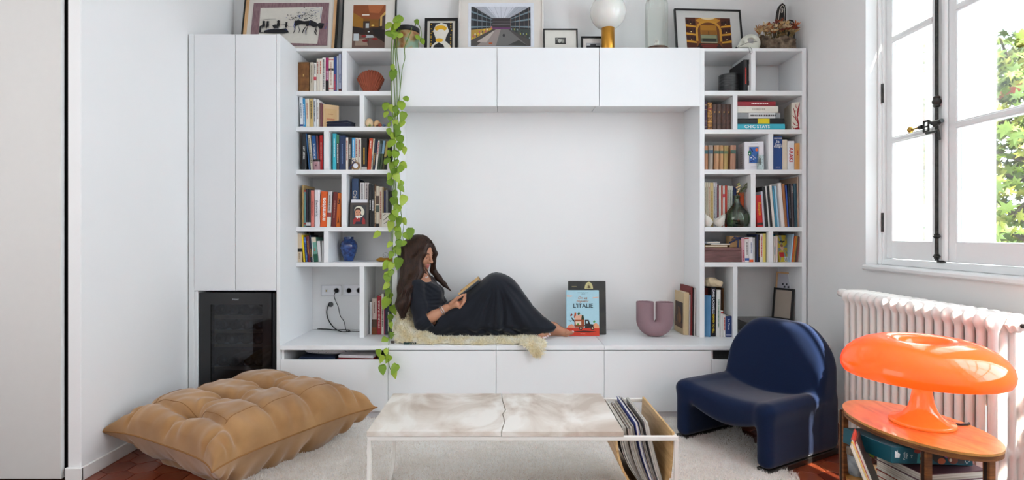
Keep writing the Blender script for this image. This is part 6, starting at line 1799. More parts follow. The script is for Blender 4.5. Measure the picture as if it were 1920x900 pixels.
# 11. white half mask with cord
mk = thing('skull_mask', 'white beaked half mask with black cord on the bookcase top', 'mask', (WX(1405, 3.80), 3.83, ZS))
S = SDF((-.13, -.09, -.005), (.10, .09, .15), .0035)
S.ell((.02, 0, .05), (.068, .055, .066), 0).cap((-.02, -.01, .04), (-.085, -.02, .008), .038, .010, .03)
S.ell((.02, .02, .045), (.060, .055, .057), .0, op='s')
S.ell((.005, -.055, .058), (.024, .045, .022), .004, op='s').ell((-.056, -.050, .046), (.016, .04, .020), .004, op='s')
S.put(lambda X, Y, Z: -Z, (-.13, -.09, -.01), (.1, .09, .15), op='i')
link('mask_shell', S.mesh('mask_shell', M('#d3d3c6', .55, var=.05), relax=1), mk)
MB().tube([(.07, -.03, .055), (.03, -.062, .045), (-.03, -.060, .035), (-.075, -.045, .018), (-.095, -.045, .006), (-.07, -.063, .003), (-.04, -.066, .003), (-.022, -.068, .002), (-.018, -.069, -.02), (-.014, -.069, -.035), (-.006, -.069, -.045), (.002, -.069, -.035), (.0, -.069, -.012), (-.010, -.067, .003)], .0014, 6).build('cord', BLACK, mk, smooth=60)
MB().sphere((-.098, -.045, .006), .007, 10, 7).build('bead', BLACK, mk, smooth=60)
# 12. bark planter with dried flowers
dP = 3.86
bp_ = thing('bark_planter', 'rough bark planter box on the bookcase top', 'planter', (WX(1456, dP), dP, ZS))
BARK = M2('bark_box', '#2e2119', '#8a7763', 24, .95, bump=.9, detail=9, lo=.35, hi=.68)
S = SDF((-.14, -.07, -.004), (.14, .07, .12), .005)
S.put(lambda X, Y, Z: rb(np.maximum(-.108 - Z * .25 - X, X - .115), np.abs(Y) - .052, np.maximum(-Z, Z - .095 - .012 * np.sin(X * 40)), .008), (-.14, -.07, 0), (.14, .07, .11), 0)
link('box', S.mesh('box', BARK, relax=0, post=lambda p: p + .003 * np.sin(p[:, [1, 2, 0]] * 150 + 2 * np.sin(p[:, [2, 0, 1]] * 90))), bp_)
r6 = random.Random(21)
bun = thing('dried_flowers', 'bunch of dried rust and straw coloured flowers in the bark planter', 'dried flowers', (WX(1456, dP), dP, ZS + .09))
b = MB()
FC = ['#8a3f22', '#c9a878', '#b5622f', '#d8c09a', '#6a2f2a', '#a8805a']
heads = []
for k in range(80):
    x = r6.uniform(-.11, .11); y = r6.uniform(-.045, .04); zt = r6.uniform(.03, .085) * (1.15 - abs(x) * 3) + .015
    tip = (x * 1.25 + r6.uniform(-.015, .015), y * 1.2 - .01, zt)
    b.tube([(x, y, 0), ((x + tip[0]) / 2, y, zt * .5), tip], .0012, 5)
    heads.append((tip, r6.choice(FC), r6.random()))
o = b.build('stems', M('#8a7448', .9), bun); o['kind'] = 'stuff'
for tip, c, k in heads:
    hb_ = MB()
    if k < .45:
        for q in range(6):
            a = q * 1.05 + k
            hb_.add([(tip[0], tip[1], tip[2]), (tip[0] + .012 * math.cos(a), tip[1] + .008 * math.sin(a) - .004, tip[2] + .008), (tip[0] + .026 * math.cos(a + .3), tip[1] + .016 * math.sin(a + .3) - .004, tip[2] + .003), (tip[0] + .012 * math.cos(a + .6), tip[1] + .008 * math.sin(a + .6), tip[2] - .004)], [(0, 1, 2, 3)])
    else:
        for q in range(7):
            dv = Vector((r6.uniform(-1, 1), r6.uniform(-.8, .4), r6.uniform(.1, 1.2))).normalized() * r6.uniform(.018, .036)
            hb_.tube([tip, Vector(tip) + dv * .6, Vector(tip) + dv], [.0028, .0040, .0006], 4)
    hb_.build('flower_head', M(c, .9, var=.15), bun)
# 13. black foam hand with white outline
fh = thing('foam_hand', 'black foam pointing hand with white outline behind dried flowers', 'ornament', (2.022, 3.965, ZS), (R(-2), R(4), R(-8)))
hand = [(-.07, 0), (-.075, .14), (-.062, .21), (-.055, .33), (-.046, .365), (-.028, .378), (-.008, .365), (.0, .33), (.004, .245), (.03, .262), (.058, .255), (.074, .225), (.076, .10), (.068, 0)]
hand = [(x * .95, z * 1.03) for x, z in hand]
MB().prism(hand, 'y', -.022, .022).build('hand_slab', M('#17140f', .7), fh)
WL = '#dcd8ce'
ps = [(WL, stroke([(x * .95, z * 1.03) for x, z in p], .0018)) for p in ([(-.060, .12), (-.052, .21), (-.045, .33), (-.036, .355), (-.026, .362), (-.014, .352), (-.010, .33), (-.008, .22)], [(-.008, .22), (.006, .235), (.030, .248), (.052, .24), (.062, .215), (.064, .12)], [(-.036, .33), (-.030, .345), (-.022, .335), (-.024, .31), (-.034, .31), (-.037, .33)], [(-.035, .27), (-.022, .272)], [(-.040, .205), (-.022, .208)], [(-.040, .195), (-.022, .198)], [(.02, .24), (.014, .19), (.02, .15)], [(.042, .24), (.036, .19), (.042, .15)])]
flatprint('outline', fh, ps, (0, -.0224, 0), (1, 0, 0), (0, 0, 1))

# ================================================================== SIDE TABLE CONTENTS
zsh = .3145
for k, (c, th, w_, dp, ang, lab) in enumerate((('#e3ddd2', .030, .25, .19, 2, 'thick white paged book lowest in the side table pile'), ('#d8d2ca', .026, .24, .18, -3, 'pale book second in the side table pile'), ('#8a3a2c', .024, .235, .18, 4, 'brick red covered book in the side table pile'), ('#e6e2da', .030, .23, .175, 1, 'ivory book in the side table pile'), ('#6a4a52', .028, .225, .17, 5, 'plum covered book topmost in the side table pile'))):
    t = thing('book', lab, 'book', (1.375, 1.77, zsh), (0, 0, R(ang + 4)), group='books piled under the side table top')
    MB().box(-.105, .12, -.09, .09, 0, .0025).build('cover', M(c, .5), t)
    MB().box(-.105, .12, -.09, .09, th - .0035, th - .001).build('cover', M(c, .5), t)
    MB().box(-.102, .117, -.087, .088, .0026, th - .0036).build('pages', M2('page_edge', '#a89c8e', '#e6dfd4', 3, .9, stretch=(1, 1, 60)), t)
    zsh += th
bx2 = thing('puzzle_box', 'teal jigsaw puzzle box with painted animals under the table top', 'box', (1.325, 1.80, .462), (R(-3), R(5), R(8)))
TEAL = M('#12505f', .4, var=.04)
MB().box(-.145, .145, -.10, .10, 0, .050, c=.0015).build('carton', TEAL, bx2)
ps = [('#12505f', rc(-.142, .002, .142, .048)), ('#3f9aa0', [(-.058, .004), (-.02, .002), (-.02, .03), (-.055, .034)]), ('#b03a2a', disc(-.055, .040, .014, .007)), ('#4a86b0', disc(-.035, .034, .013, .009)), ('#1d2a30', disc(-.038, .018, .010, .008)), ('#2a211e', disc(.02, .026, .025, .020)), ('#c0603a', disc(.030, .012, .014, .010)), ('#9a5a8a', disc(.048, .034, .012, .012)), ('#8a4a3a', disc(.072, .024, .022, .020)), ('#3a3a3e', rc(.088, .006, .112, .044)), ('#e6dfd0', disc(.062, .016, .005)), ('#d9a04a', disc(.0, .04, .012, .006)), ('#c98a4a', disc(.094, .04, .006)), ('#e6e6e6', stroke([(.108, .025), (.116, .036), (.126, .040), (.132, .028), (.138, .020), (.128, .014), (.120, .006), (.114, .016), (.108, .025)], .0007)), ('#e6ecec', [(-.136, .018), (-.120, .018), (-.118, .030), (-.126, .034), (-.128, .042), (-.132, .036), (-.136, .040)])]
flatprint('box_print', bx2, ps, (0, -.1004, 0), (1, 0, 0), (0, 0, 1))
for s_, (x, z), m_ in (('Puzzle', (-.104, .025), .016), ('Magic', (-.095, .025), .013), ('+3', (-.078, .024), .008)):
    text(bx2, s_, (x, -.1022, z), (0, 0, 1), (-1, 0, 0), m_ * 1.4, .007, M('#e6ecec', .5), 'title')
for k, (c, dx) in enumerate((('#d8cfc0', 0), ('#e0b030', .009), ('#b04434', .016), ('#cfd2d6', .022), ('#3a3530', .030))):
    t = thing('magazine', '%s magazine leaning against the book pile on the lower shelf' % ('cream', 'yellow', 'rust', 'silver grey', 'charcoal')[k], 'magazine', (1.150 + dx, 1.675 + .004 * k, .3155), (0, R(-20), R(-37)), group='magazines leaning under the side table')
    MB().box(0, .006, 0, .11, 0, .215 + .010 * (k % 3), c=.001).build('cover', M(c, .4), t)
    MB().box(.0012, .0048, -.0006, .108, .002, .213 + .010 * (k % 3)).build('pages', PAGES, t)
pp_ = thing('plant_pot', 'small grey glazed pot with basil on the lower shelf', 'potted plant', (1.285, 1.98, .3145))
MB().lathe([(0, 0), (.030, 0), (.036, .01), (.041, .06), (.043, .105), (.039, .105), (.038, .09), (0, .09)], 28).build('pot', M2('glaze', '#6a737a', '#9fa7ac', 30, .3), pp_, smooth=40)
MB().lathe([(.0415, .075), (.0445, .078), (.0450, .100), (.0435, .104)], 28).build('glaze_band', M2('raw_clay', '#6a5a4c', '#8f7f70', 60, .9), pp_, smooth=40)
def leafmesh(name, mat, L=1.0, Wd=.8, bend=.25, heart=True):
    out = [(0, 0), (.30, -.10 if heart else .05), (.50, .10), (.48, .38), (.30, .70), (0, 1.0)]
    vs, fs = [], []
    n = len(out)
    for i, (x, y) in enumerate(out): vs.append((0, y, -bend * y * y * .8))
    for sg in (1, -1):
        for i, (x, y) in enumerate(out): vs.append((sg * x * Wd, y, -bend * y * y + .18 * x))
    for k, base in enumerate((n, 2 * n)):
        for i in range(n - 1):
            fs.append((i, i + 1, base + i + 1, base + i) if k else (i, base + i, base + i + 1, i + 1))
    me = bpy.data.meshes.new(name)
    me.from_pydata([(x * L, y * L, z * L) for x, y, z in vs], [], fs)
    me.materials.append(mat)
    bm = bmesh.new(); bm.from_mesh(me); bmesh.ops.remove_doubles(bm, verts=bm.verts, dist=1e-5); bm.to_mesh(me); bm.free()
    me.shade_smooth(); me.update()
    return me
def leafmat(col):
    m = bpy.data.materials.new('leaf'); m.use_nodes = True
    N, L_ = m.node_tree.nodes, m.node_tree.links
    p = N['Principled BSDF']; p.inputs['Roughness'].default_value = .38
    nz = N.new('ShaderNodeTexNoise'); nz.inputs['Scale'].default_value = 25
    mx0 = N.new('ShaderNodeMix'); mx0.data_type = 'RGBA'
    c = lin(col); mx0.inputs[6].default_value = [x * .75 for x in c] + [1]; mx0.inputs[7].default_value = [min(1, x * 1.25) for x in c] + [1]
    L_.new(nz.outputs['Fac'], mx0.inputs[0]); L_.new(mx0.outputs[2], p.inputs['Base Color'])
    tr = N.new('ShaderNodeBsdfTranslucent'); L_.new(mx0.outputs[2], tr.inputs[0])
    mx = N.new('ShaderNodeMixShader'); mx.inputs[0].default_value = .35
    L_.new(p.outputs[0], mx.inputs[1]); L_.new(tr.outputs[0], mx.inputs[2]); L_.new(mx.outputs[0], N['Material Output'].inputs[0])
    return m
LEAFM = [leafmat(c) for c in ('#9cbb3c', '#8aaa36', '#b0c84a', '#7a9c34')]
LEAVES = [leafmesh('leaf', m) for m in LEAFM]
for (dx, dy, dz, rx, rz, s_) in ((-.03, -.02, .13, 60, 30, .05), (.0, -.03, .14, 70, -20, .055), (.02, -.035, .115, 40, 10, .045), (-.01, .02, .135, 60, 120, .05), (.03, .0, .12, 50, -70, .045)):
    o = link('leaf', LEAVES[1], pp_, (dx * .5, dy * .5, dz - .02), (R(rx - 40), 0, R(rz + 180)))
    o.scale = (s_, s_, s_)
MB().tube([(0, 0, .08), (.0, -.01, .12)], .002, 6).build('stem', STM, pp_)
# ================================================================== HANGING VINE
dV = 3.86
vn = thing('hanging_vine', 'long trailing green vine hanging from a rusty pot on the wall unit', 'plant', (WX(764, dV), dV, ZS))
vo = Vector(vn.location)
PAT = M2('patina', '#8a4a1e', '#86a08a', 12, .6, c3='#a8895a', lo=.36, hi=.6, detail=8)
MB().lathe([(0, 0), (.078, 0), (.082, .006), (.083, .120), (.085, .128), (.080, .132)], 40).build('pot', PAT, vn, smooth=40)
MB().lathe([(.080, .1325), (.085, .136), (.086, .162), (.080, .168), (.074, .162), (.072, .14), (0, .14)], 40).build('pot_rim', M('#1d1f24', .4), vn, smooth=40)
def vp(px, py, y): return Vector((WX(px, y), y, WZ(py, y))) - vo
def catm(P, n=6):
    out = []
    for i in range(len(P) - 1):
        p0, p1, p2, p3 = P[max(i - 1, 0)], P[i], P[i + 1], P[min(i + 2, len(P) - 1)]
        for k in range(n):
            t = k / n
            out.append(.5 * ((2 * p1) + (p2 - p0) * t + (2 * p0 - 5 * p1 + 4 * p2 - p3) * t * t + (3 * p1 - p0 - 3 * p2 + p3) * t ** 3))
    return out + [P[-1]]
VST = M('#5f7a2c', .6, var=.2)
YF = 3.735
stems = [
 [(752, 56, 3.84), (742, 55, 3.78), (735, 75, YF), (733, 120, YF), (734, 175, YF), (737, 220, YF - .01), (740, 300, YF), (734, 400, YF), (733, 470, YF - .01), (730, 560, YF - .01), (728, 640, YF - .06), (722, 672, 3.46)],
 [(756, 54, 3.84), (745, 60, 3.77), (738, 90, YF), (738, 140, YF - .01), (741, 200, YF), (739, 280, YF - .01), (741, 360, YF), (737, 430, YF), (735, 520, YF), (733, 600, YF), (728, 660, 3.47), (731, 690, 3.46), (739, 697, 3.46)],
 [(750, 52, 3.84), (740, 60, 3.76), (741, 100, YF - .01), (744, 150, YF), (745, 205, YF), (749, 270, YF), (741, 330, YF - .01), (744, 420, YF), (741, 480, YF)],
 [(758, 52, 3.83), (747, 62, 3.76), (744, 95, YF), (748, 130, YF), (750, 165, YF - .01), (744, 230, YF), (736, 300, YF)],
 [(772, 47, 3.82), (770, 60, 3.75), (759, 88, YF), (759, 110, YF), (754, 131, YF), (750, 172, YF), (745, 200, YF)],
 [(741, 300, YF), (749, 330, YF - .01), (751, 365, YF), (752, 400, YF), (757, 420, YF), (755, 440, YF), (757, 452, YF)],
 [(778, 50, 3.84), (781, 44, 3.80), (788, 52, 3.78), (790, 70, 3.77), (787, 78, 3.77)],
]
for s_ in stems:
    P = catm([vp(*p) for p in s_])
    MB().tube(P, [.0034 - .0014 * i / len(P) for i in range(len(P))], 6).build('vine_stem', VST, vn, smooth=60)
LV = [(744, 41, 24), (752, 40, 20), (729, 52, 20), (728, 68, 21), (739, 55, 18), (741, 68, 18), (750, 70, 18), (780, 43, 13), (785, 74, 16), (791, 79, 14), (746, 48, 18), (736, 141, 20), (734, 128, 12),
 (724, 201, 17), (731, 204, 13), (740, 206, 14), (753, 199, 18), (760, 187, 13), (723, 216, 14), (732, 224, 12), (745, 213, 14), (757, 219, 17), (755, 232, 14), (742, 240, 16), (728, 236, 11), (728, 247, 12), (740, 232, 14), (748, 263, 18), (735, 271, 20), (750, 276, 18), (757, 282, 13), (726, 304, 16), (734, 313, 18), (742, 307, 14), (753, 311, 15), (741, 325, 18), (731, 331, 12), (744, 291, 17), (738, 256, 15), (746, 250, 14), (733, 290, 14),
 (754, 318, 14), (742, 334, 16), (730, 344, 16), (753, 346, 14), (750, 354, 13), (759, 376, 18), (737, 379, 18), (746, 393, 18), (733, 410, 18), (732, 424, 18), (747, 415, 18), (743, 432, 15), (745, 442, 16), (755, 416, 13), (769, 437, 18), (759, 443, 13), (759, 457, 11), (710, 441, 15), (747, 457, 15), (741, 471, 18), (735, 478, 13), (733, 459, 12), (748, 494, 20), (728, 498, 17), (735, 512, 14), (724, 516, 12), (738, 365, 15), (740, 400, 14),
 (725, 522, 16), (727, 537, 14), (726, 549, 16), (727, 569, 20), (735, 582, 17), (736, 500, 14), (733, 596, 13), (723, 640, 15), (709, 662, 13), (716, 673, 14), (716, 693, 17), (730, 674, 15), (743, 692, 18), (737, 702, 15), (735, 629, 12), (731, 610, 12), (733, 556, 13), (722, 660, 12)]
r7 = random.Random(4)
for k, (px, py, s_) in enumerate(LV):
    yv = 3.44 if py > 655 else (3.79 if py < 90 and px > 770 else r7.uniform(3.69, 3.735))
    if py > 600 and py <= 655: yv = 3.62
    sc = s_ * yv / F * (.92 if py < 100 else 1.12)
    p = vp(px, py - s_ * .45, yv)
    o = link('leaf', LEAVES[k % 4], vn, p, (R(90 + 180) + r7.uniform(-.5, .35), r7.uniform(-.6, .6), r7.uniform(-.5, .5)))
    o.scale = (sc, sc, sc)

# ================================================================== WOMAN READING ON THE BENCH
def PW_(px, py, y): return np.array((WX(px, y), y, WZ(py, y)))
SKIN = M('#b98468', .5, var=.08, scale=30, sss=.12)
LIP = M('#b06a62', .4)
NAIL = M('#d8c6cc', .25)
DRESS = M('#1a1d25', .82, var=.18, scale=9, sheen=.25, spec=.25, bump=.12, bscale=500)
HAIR = M2('hair', '#170c08', '#42281a', 26, .48, stretch=(5, 5, .7), distort=.6, lo=.3, hi=.75, spec=.3)
wm = thing('person', 'seated woman in a long black dress with long brown hair reading on the bench', 'person', (WX(826, 3.8), 3.80, ZW))
wo = Vector(wm.location)
HC = PW_(786, 474, 3.83)
yaw, pit = R(24), R(15)
f_ = np.array((math.cos(pit) * math.cos(yaw), -math.cos(pit) * math.sin(yaw), -math.sin(pit)))
s__ = np.cross((0, 0, 1.0), f_); s__ /= np.linalg.norm(s__)
u_ = np.cross(f_, s__)
HR = Matrix([[f_[i], s__[i], u_[i]] for i in range(3)])
class RM:
    def __init__(s, m): s.m = m
    def to_matrix(s): return s.m
HROT = RM(HR)
def hl(x, y, z): return HC + f_ * x + s__ * y + u_ * z
B = SDF((-.80, 3.56, .462), (.52, 4.06, 1.22), .0042)
# head
B.ell(hl(-.008, 0, .025), (.094, .073, .090), 0, HROT).ell(hl(.035, 0, -.042), (.060, .054, .070), .03, HROT)
B.cap(hl(.0, -.05, -.055), hl(.070, -.018, -.098), .016, .014, .025).cap(hl(.0, .05, -.055), hl(.070, .018, -.098), .016, .014, .025)
B.cap(hl(.078, -.006, -.100), hl(.078, .006, -.100), .016, k=.015)
B.cap(hl(.078, -.034, .014), hl(.078, .034, .014), .010, k=.018)
B.ell(hl(.062, -.036, -.034), (.026, .022, .026), .02, HROT).ell(hl(.062, .036, -.034), (.026, .022, .026), .02, HROT)
B.ell(hl(.094, -.031, -.004), (.014, .017, .011), .008, HROT, 's').ell(hl(.094, .031, -.004), (.014, .017, .011), .008, HROT, 's')
B.ell(hl(.077, -.031, -.005), (.013, .0145, .012), .004, HROT).ell(hl(.077, .031, -.005), (.013, .0145, .012), .004, HROT)
B.cap(hl(.090, 0, .006), hl(.116, 0, -.034), .0075, .0100, .009).ell(hl(.104, -.010, -.039), (.010, .007, .007), .005, HROT).ell(hl(.104, .010, -.039), (.010, .007, .007), .005, HROT)
B.cap(hl(.091, -.018, -.063), hl(.098, 0, -.061), .0050, .0062, .004).cap(hl(.091, .018, -.063), hl(.098, 0, -.061), .0050, .0062, .004)
B.cap(hl(.090, -.015, -.073), hl(.096, 0, -.0745), .0052, .0068, .004).cap(hl(.090, .015, -.073), hl(.096, 0, -.0745), .0052, .0068, .004)
B.ell(hl(-.005, -.071, -.015), (.018, .010, .030), .006, HROT).ell(hl(-.005, .071, -.015), (.018, .010, .030), .006, HROT)
nb = PW_(789, 523, 3.84)
B.cap(hl(-.025, 0, -.06), nb, .050, .053, .03)
# trunk, limbs (mostly under the dress)
ch_, pv = PW_(788, 548, 3.83), PW_(820, 606, 3.81)
B.cap(PW_(788, 534, 3.83), pv, .075, .095, .04, (1, 1.35, 1)).cap(PW_(780, 532, 3.73), PW_(800, 528, 3.95), .050, k=.04)
shR, elR, wrR = PW_(778, 538, 3.695), PW_(791, 606, 3.640), PW_(836, 578, 3.665)
shL, elL, wrL = PW_(804, 533, 3.955), PW_(838, 588, 3.955), PW_(866, 560, 3.895)
B.cap(shR, elR, .040, .034, .03).cap(elR, (elR + wrR) / 2, .034, .034, .02).cap((elR + wrR) / 2, wrR, .033, .0235, .02)
B.cap(shL, elL, .040, .034, .03).cap(elL, wrL, .034, .023, .02)
hipR, hipL = PW_(828, 610, 3.74), PW_(828, 610, 3.86)
knR, knL = PW_(926, 541, 3.74), PW_(934, 541, 3.84)
anR, anL = PW_(1002, 620, 3.755), PW_(1038, 614, 3.825)
for a_1, k_1, n_1 in ((hipR, knR, anR), (hipL, knL, anL)):
    mm_1 = k_1 * .45 + n_1 * .55 - np.array((0.02, 0, .035)); B.cap(a_1, k_1, .058, .034, .03).cap(k_1, mm_1, .034, .026, .02).cap(mm_1, n_1, .026, .030, .02)
# right hand closing on the book's near edge
B.cap(wrR, PW_(848, 573, 3.660), .0225, .021, .012).ell(PW_(853, 570, 3.662), (.036, .026, .026), .012)
fing = [(3.640, (862, 577), (869, 568), (869.5, 559), .0088), (3.650, (864, 573), (871, 565), (871, 556), .0090), (3.662, (865, 569), (872, 561), (872, 553), .0088), (3.674, (865, 566), (872, 558), (873, 551), .0080)]
for yy, kn, mi, ti, r in fing:
    B.cap(PW_(855, 571, 3.655), PW_(*kn, yy), .014, r * 1.08, .006).cap(PW_(*kn, yy), PW_(*mi, yy), r * 1.05, r, .003).cap(PW_(*mi, yy), PW_(*ti, yy + .004), r, r * .82, .003)
B.cap(PW_(846, 569, 3.642), PW_(855, 560.5, 3.634), .0135, .0105, .010).cap(PW_(855, 560.5, 3.634), PW_(862, 556.5, 3.636), .0105, .0095, .004).cap(PW_(862, 556.5, 3.636), PW_(869, 552.5, 3.648), .0095, .0078, .004)
# left hand on the far edge
B.cap(wrL, PW_(871, 555, 3.89), .022, .020, .012)
for k, (dy, dz) in enumerate(((0, 0), (.016, 1.5), (.031, 3), (.044, 5))):
    B.cap(PW_(870, 556 + dz, 3.885 + dy), PW_(878, 549 + dz, 3.885 + dy), .0095, .0085, .005).cap(PW_(878, 549 + dz, 3.885 + dy), PW_(879, 543 + dz, 3.88 + dy), .0085, .007, .003)
B.cap(PW_(868, 553, 3.88), PW_(871, 546, 3.865), .011, .009, .006).cap(PW_(871, 546, 3.865), PW_(876, 542.5, 3.858), .009, .0075, .003)
# feet
def foot(an, heel, ball, toes, y0, dyt, rb_=.024):
    B.cap(an, ball, .032, rb_, .02, (1, .95, 1)).cap(an, heel, .030, .027, .02).cap(heel, ball, .024, .018, .02)
    for k, (a, t) in enumerate(toes):
        B.cap(a, t, .0115 if k == 0 else .0088, .0105 if k == 0 else .0075, .006)
foot(anL, PW_(1028, 623, 3.84), PW_(1062, 624.5, 3.815), [(PW_(1063, 624, 3.79), PW_(1074, 622.5, 3.785)), (PW_(1063, 626, 3.81), PW_(1072.5, 625.5, 3.803)), (PW_(1063, 625, 3.825), PW_(1071, 625, 3.82)), (PW_(1061, 624.5, 3.84), PW_(1068.5, 624.5, 3.837)), (PW_(1059, 624, 3.855), PW_(1065, 624, 3.853))], 0, 0)
foot(anR, PW_(996, 626, 3.77), PW_(1014, 629, 3.72), [(PW_(1016, 627, 3.735), PW_(1030, 627.2, 3.722)), (PW_(1015, 629, 3.72), PW_(1027, 630.6, 3.706)), (PW_(1014, 630, 3.71), PW_(1023, 632.4, 3.692)), (PW_(1011, 631, 3.70), PW_(1019, 633.6, 3.684)), (PW_(1008, 631.5, 3.695), PW_(1014, 634.2, 3.68))], 0, 0)
bm_ = B.mesh('body', [SKIN, LIP, NAIL], relax=1, post=lambda p: p - np.array(wo))
co = np.zeros(len(bm_.vertices) * 3, np.float32); bm_.vertices.foreach_get('co', co); co = co.reshape(-1, 3) + np.array(wo)
mi_ = np.zeros(len(bm_.polygons), np.int32)
cen = np.zeros(len(bm_.polygons) * 3, np.float32); bm_.polygons.foreach_get('center', cen); cen = cen.reshape(-1, 3) + np.array(wo)
loc = np.stack([(cen - HC) @ f_, (cen - HC) @ s__, (cen - HC) @ u_], 1)
mi_[(loc[:, 0] > .086) & (np.abs(loc[:, 1]) < .021) & (loc[:, 2] < -.057) & (loc[:, 2] > -.0815) & (np.abs(loc[:, 1]) < .022 - .3 * np.abs(loc[:, 2] + .068))] = 1
for tp in ((1031, 626, 3.720), (1028, 629.6, 3.702), (1024, 631.4, 3.688), (1020, 632.8, 3.680), (1075, 620.6, 3.783)):
    q = PW_(*tp)
    mi_[np.linalg.norm(cen - q, axis=1) < .0095] = 2
bm_.polygons.foreach_set('material_index', mi_)
link('body', bm_, wm)
BRW = M('#2a1812', .8)
for sy in (-1, 1):
    MB().tube([Vector(hl(.086, sy * .050, .014)) - wo, Vector(hl(.0905, sy * .034, .021)) - wo, Vector(hl(.092, sy * .016, .017)) - wo], [.0016, .0026, .002], 6).build('eyebrow', BRW, wm, smooth=60)
    MB().tube([Vector(hl(.080, sy * .046, -.008)) - wo, Vector(hl(.0905, sy * .031, -.0125)) - wo, Vector(hl(.088, sy * .018, -.009)) - wo], [.0008, .0017, .001], 6).build('eyelashes', BRW, wm, smooth=60)
# dress
poly = np.array([(857, 557), (874, 549), (899, 529), (914.6, 515.8), (922, 512), (930, 510.6), (938, 511.4), (945.7, 514), (956, 519), (964, 525), (972, 534), (980, 546), (998.6, 571.8), (1017, 591), (1033, 603.5), (1044, 613), (1037.5, 621), (1014, 630), (980, 633), (949, 633), (917, 633), (886, 634.5), (855, 634.5), (834, 629.5), (818, 619), (815, 594), (833.7, 569)])
Yc = 3.79
PV = np.stack([WX(poly[:, 0], Yc), WZ(poly[:, 1], Yc)], 1)
kx, kz = WX(931, Yc), WZ(512, Yc)
def skirt(X, Y, Z):
    x2, z2 = X[:, 0, :].astype(float), Z[:, 0, :].astype(float)
    dmin = np.full(x2.shape, 9.0); ins = np.zeros(x2.shape, bool)
    for i in range(len(PV)):
        a, b = PV[i], PV[(i + 1) % len(PV)]
        e = b - a
        t = np.clip(((x2 - a[0]) * e[0] + (z2 - a[1]) * e[1]) / (e @ e), 0, 1)
        dmin = np.minimum(dmin, np.hypot(x2 - a[0] - t * e[0], z2 - a[1] - t * e[1]))
        c = ((a[1] > z2) != (b[1] > z2)) & (x2 < e[0] * (z2 - a[1]) / (e[1] if abs(e[1]) > 1e-9 else 1e-9) + a[0])
        ins ^= c
    d2 = np.where(ins, -dmin, dmin)
    q = np.clip(-d2 / .13, 0, 1)
    wdt = .165 * np.sqrt(q * (2 - q)) * (1 - .28 * np.clip((x2 - kx) / .42, 0, 1))
    th = np.arctan2(x2 - kx, kz - z2); r = np.hypot(x2 - kx, z2 - kz)
    ramp = np.clip((r - .05) / .16, 0, 1)
    fold = ramp * (.0105 * np.sin(th * 13 + .8) + .0065 * np.sin(th * 23 + 2 * np.sin(th * 5)))
    fold += -.022 * np.exp(-((th - .12 - .12 * np.sin(r * 9)) / .055) ** 2) * ramp - .012 * np.exp(-((th + .42) / .06) ** 2) * ramp - .012 * np.exp(-((th - .62) / .05) ** 2) * ramp
    pxx = x2 * F / Yc + CX; pyy = CY - (z2 - H) * F / Yc
    cr = np.exp(-(((pxx - 935) / 55) ** 2 + ((pyy - 620) / 14) ** 2))
    fold += cr * (.014 * np.sin(pxx * .24 + 2.2 * np.sin(pyy * .22)) + .011 * np.sin(pyy * .50 + 1.7 * np.sin(pxx * .16)))
    cr2 = np.exp(-(((pxx - 850) / 30) ** 2 + ((pyy - 620) / 14) ** 2))
    fold += cr2 * .006 * np.sin((pxx + pyy * 2.2) * .22)
    wdt = wdt + fold * np.clip(q * 3, 0, 1)
    near = np.where(ins, wdt, -dmin)
    return (np.abs(Y - Yc) - near[:, None, :]) * .55
D = SDF((-.80, 3.54, .462), (.45, 4.08, .95), .0055)
D.cap(PW_(787, 538, 3.83), PW_(816, 600, 3.81), .088, .120, 0, (1, 1.35, 1))
D.cap(PW_(781, 534, 3.74), PW_(801, 530, 3.94), .056, k=.04)
D.ell(PW_(812, 549, 3.775), (.062, .058, .058), .05).ell(PW_(818, 548, 3.885), (.058, .058, .056), .05)
D.cap(PW_(818, 606, 3.74), PW_(818, 606, 3.88), .105, k=.05)
D.put(skirt, (-.5, 3.56, .455), (.42, 4.02, .95), .035)
D.cap(shR, (shR * .45 + elR * .55), .056, .053, .03).cap(shR * .45 + elR * .55, elR, .053, .050, .02).cap(elR, PW_(803, 602, 3.645), .049, .043, .015)
D.cap(shL, elL, .054, .048, .03).cap(elL, PW_(850, 578, 3.935), .046, .038, .015)
# flat cuff opening at the right forearm
cuf = PW_(806, 600.5, 3.647); cd = (wrR - elR) / np.linalg.norm(wrR - elR)
D.put(lambda X, Y, Z: np.maximum(-((X - cuf[0]) * cd[0] + (Y - cuf[1]) * cd[1] + (Z - cuf[2]) * cd[2]), np.sqrt((X - cuf[0]) ** 2 + (Y - cuf[1]) ** 2 + (Z - cuf[2]) ** 2) - .055), cuf - .06, cuf + .06, op='s')
# neckline
nk = PW_(795, 519, 3.80)
D.ell(nk, (.060, .085, .045), .006, op='s')
D.put(lambda X, Y, Z: .4715 - Z, (-.8, 3.5, .46), (.5, 4.1, .5), op='i')
def wrinkle(p):
    p = p.copy()
    px = p[:, 0] * F / p[:, 1] + CX; py = CY - (p[:, 2] - H) * F / p[:, 1]
    nearf = np.clip((3.80 - p[:, 1]) / .06, 0, 1)
    t1 = np.exp(-(((px - 822) / 22) ** 2 + ((py - 567) / 12) ** 2))
    p[:, 1] -= nearf * t1 * .006 * np.sin(py * .85 + .05 * px)
    t2 = np.exp(-(((px - 793) / 14) ** 2 + ((py - 606) / 12) ** 2))
    p[:, 1] -= nearf * t2 * .005 * np.sin(py * .5 + px * .45)
    t3 = np.exp(-(((px - 806) / 18) ** 2 + ((py - 540) / 12) ** 2))
    p[:, 1] -= nearf * t3 * .004 * np.sin((px * .6 - py * .9) * .7)
    return p - np.array(wo)
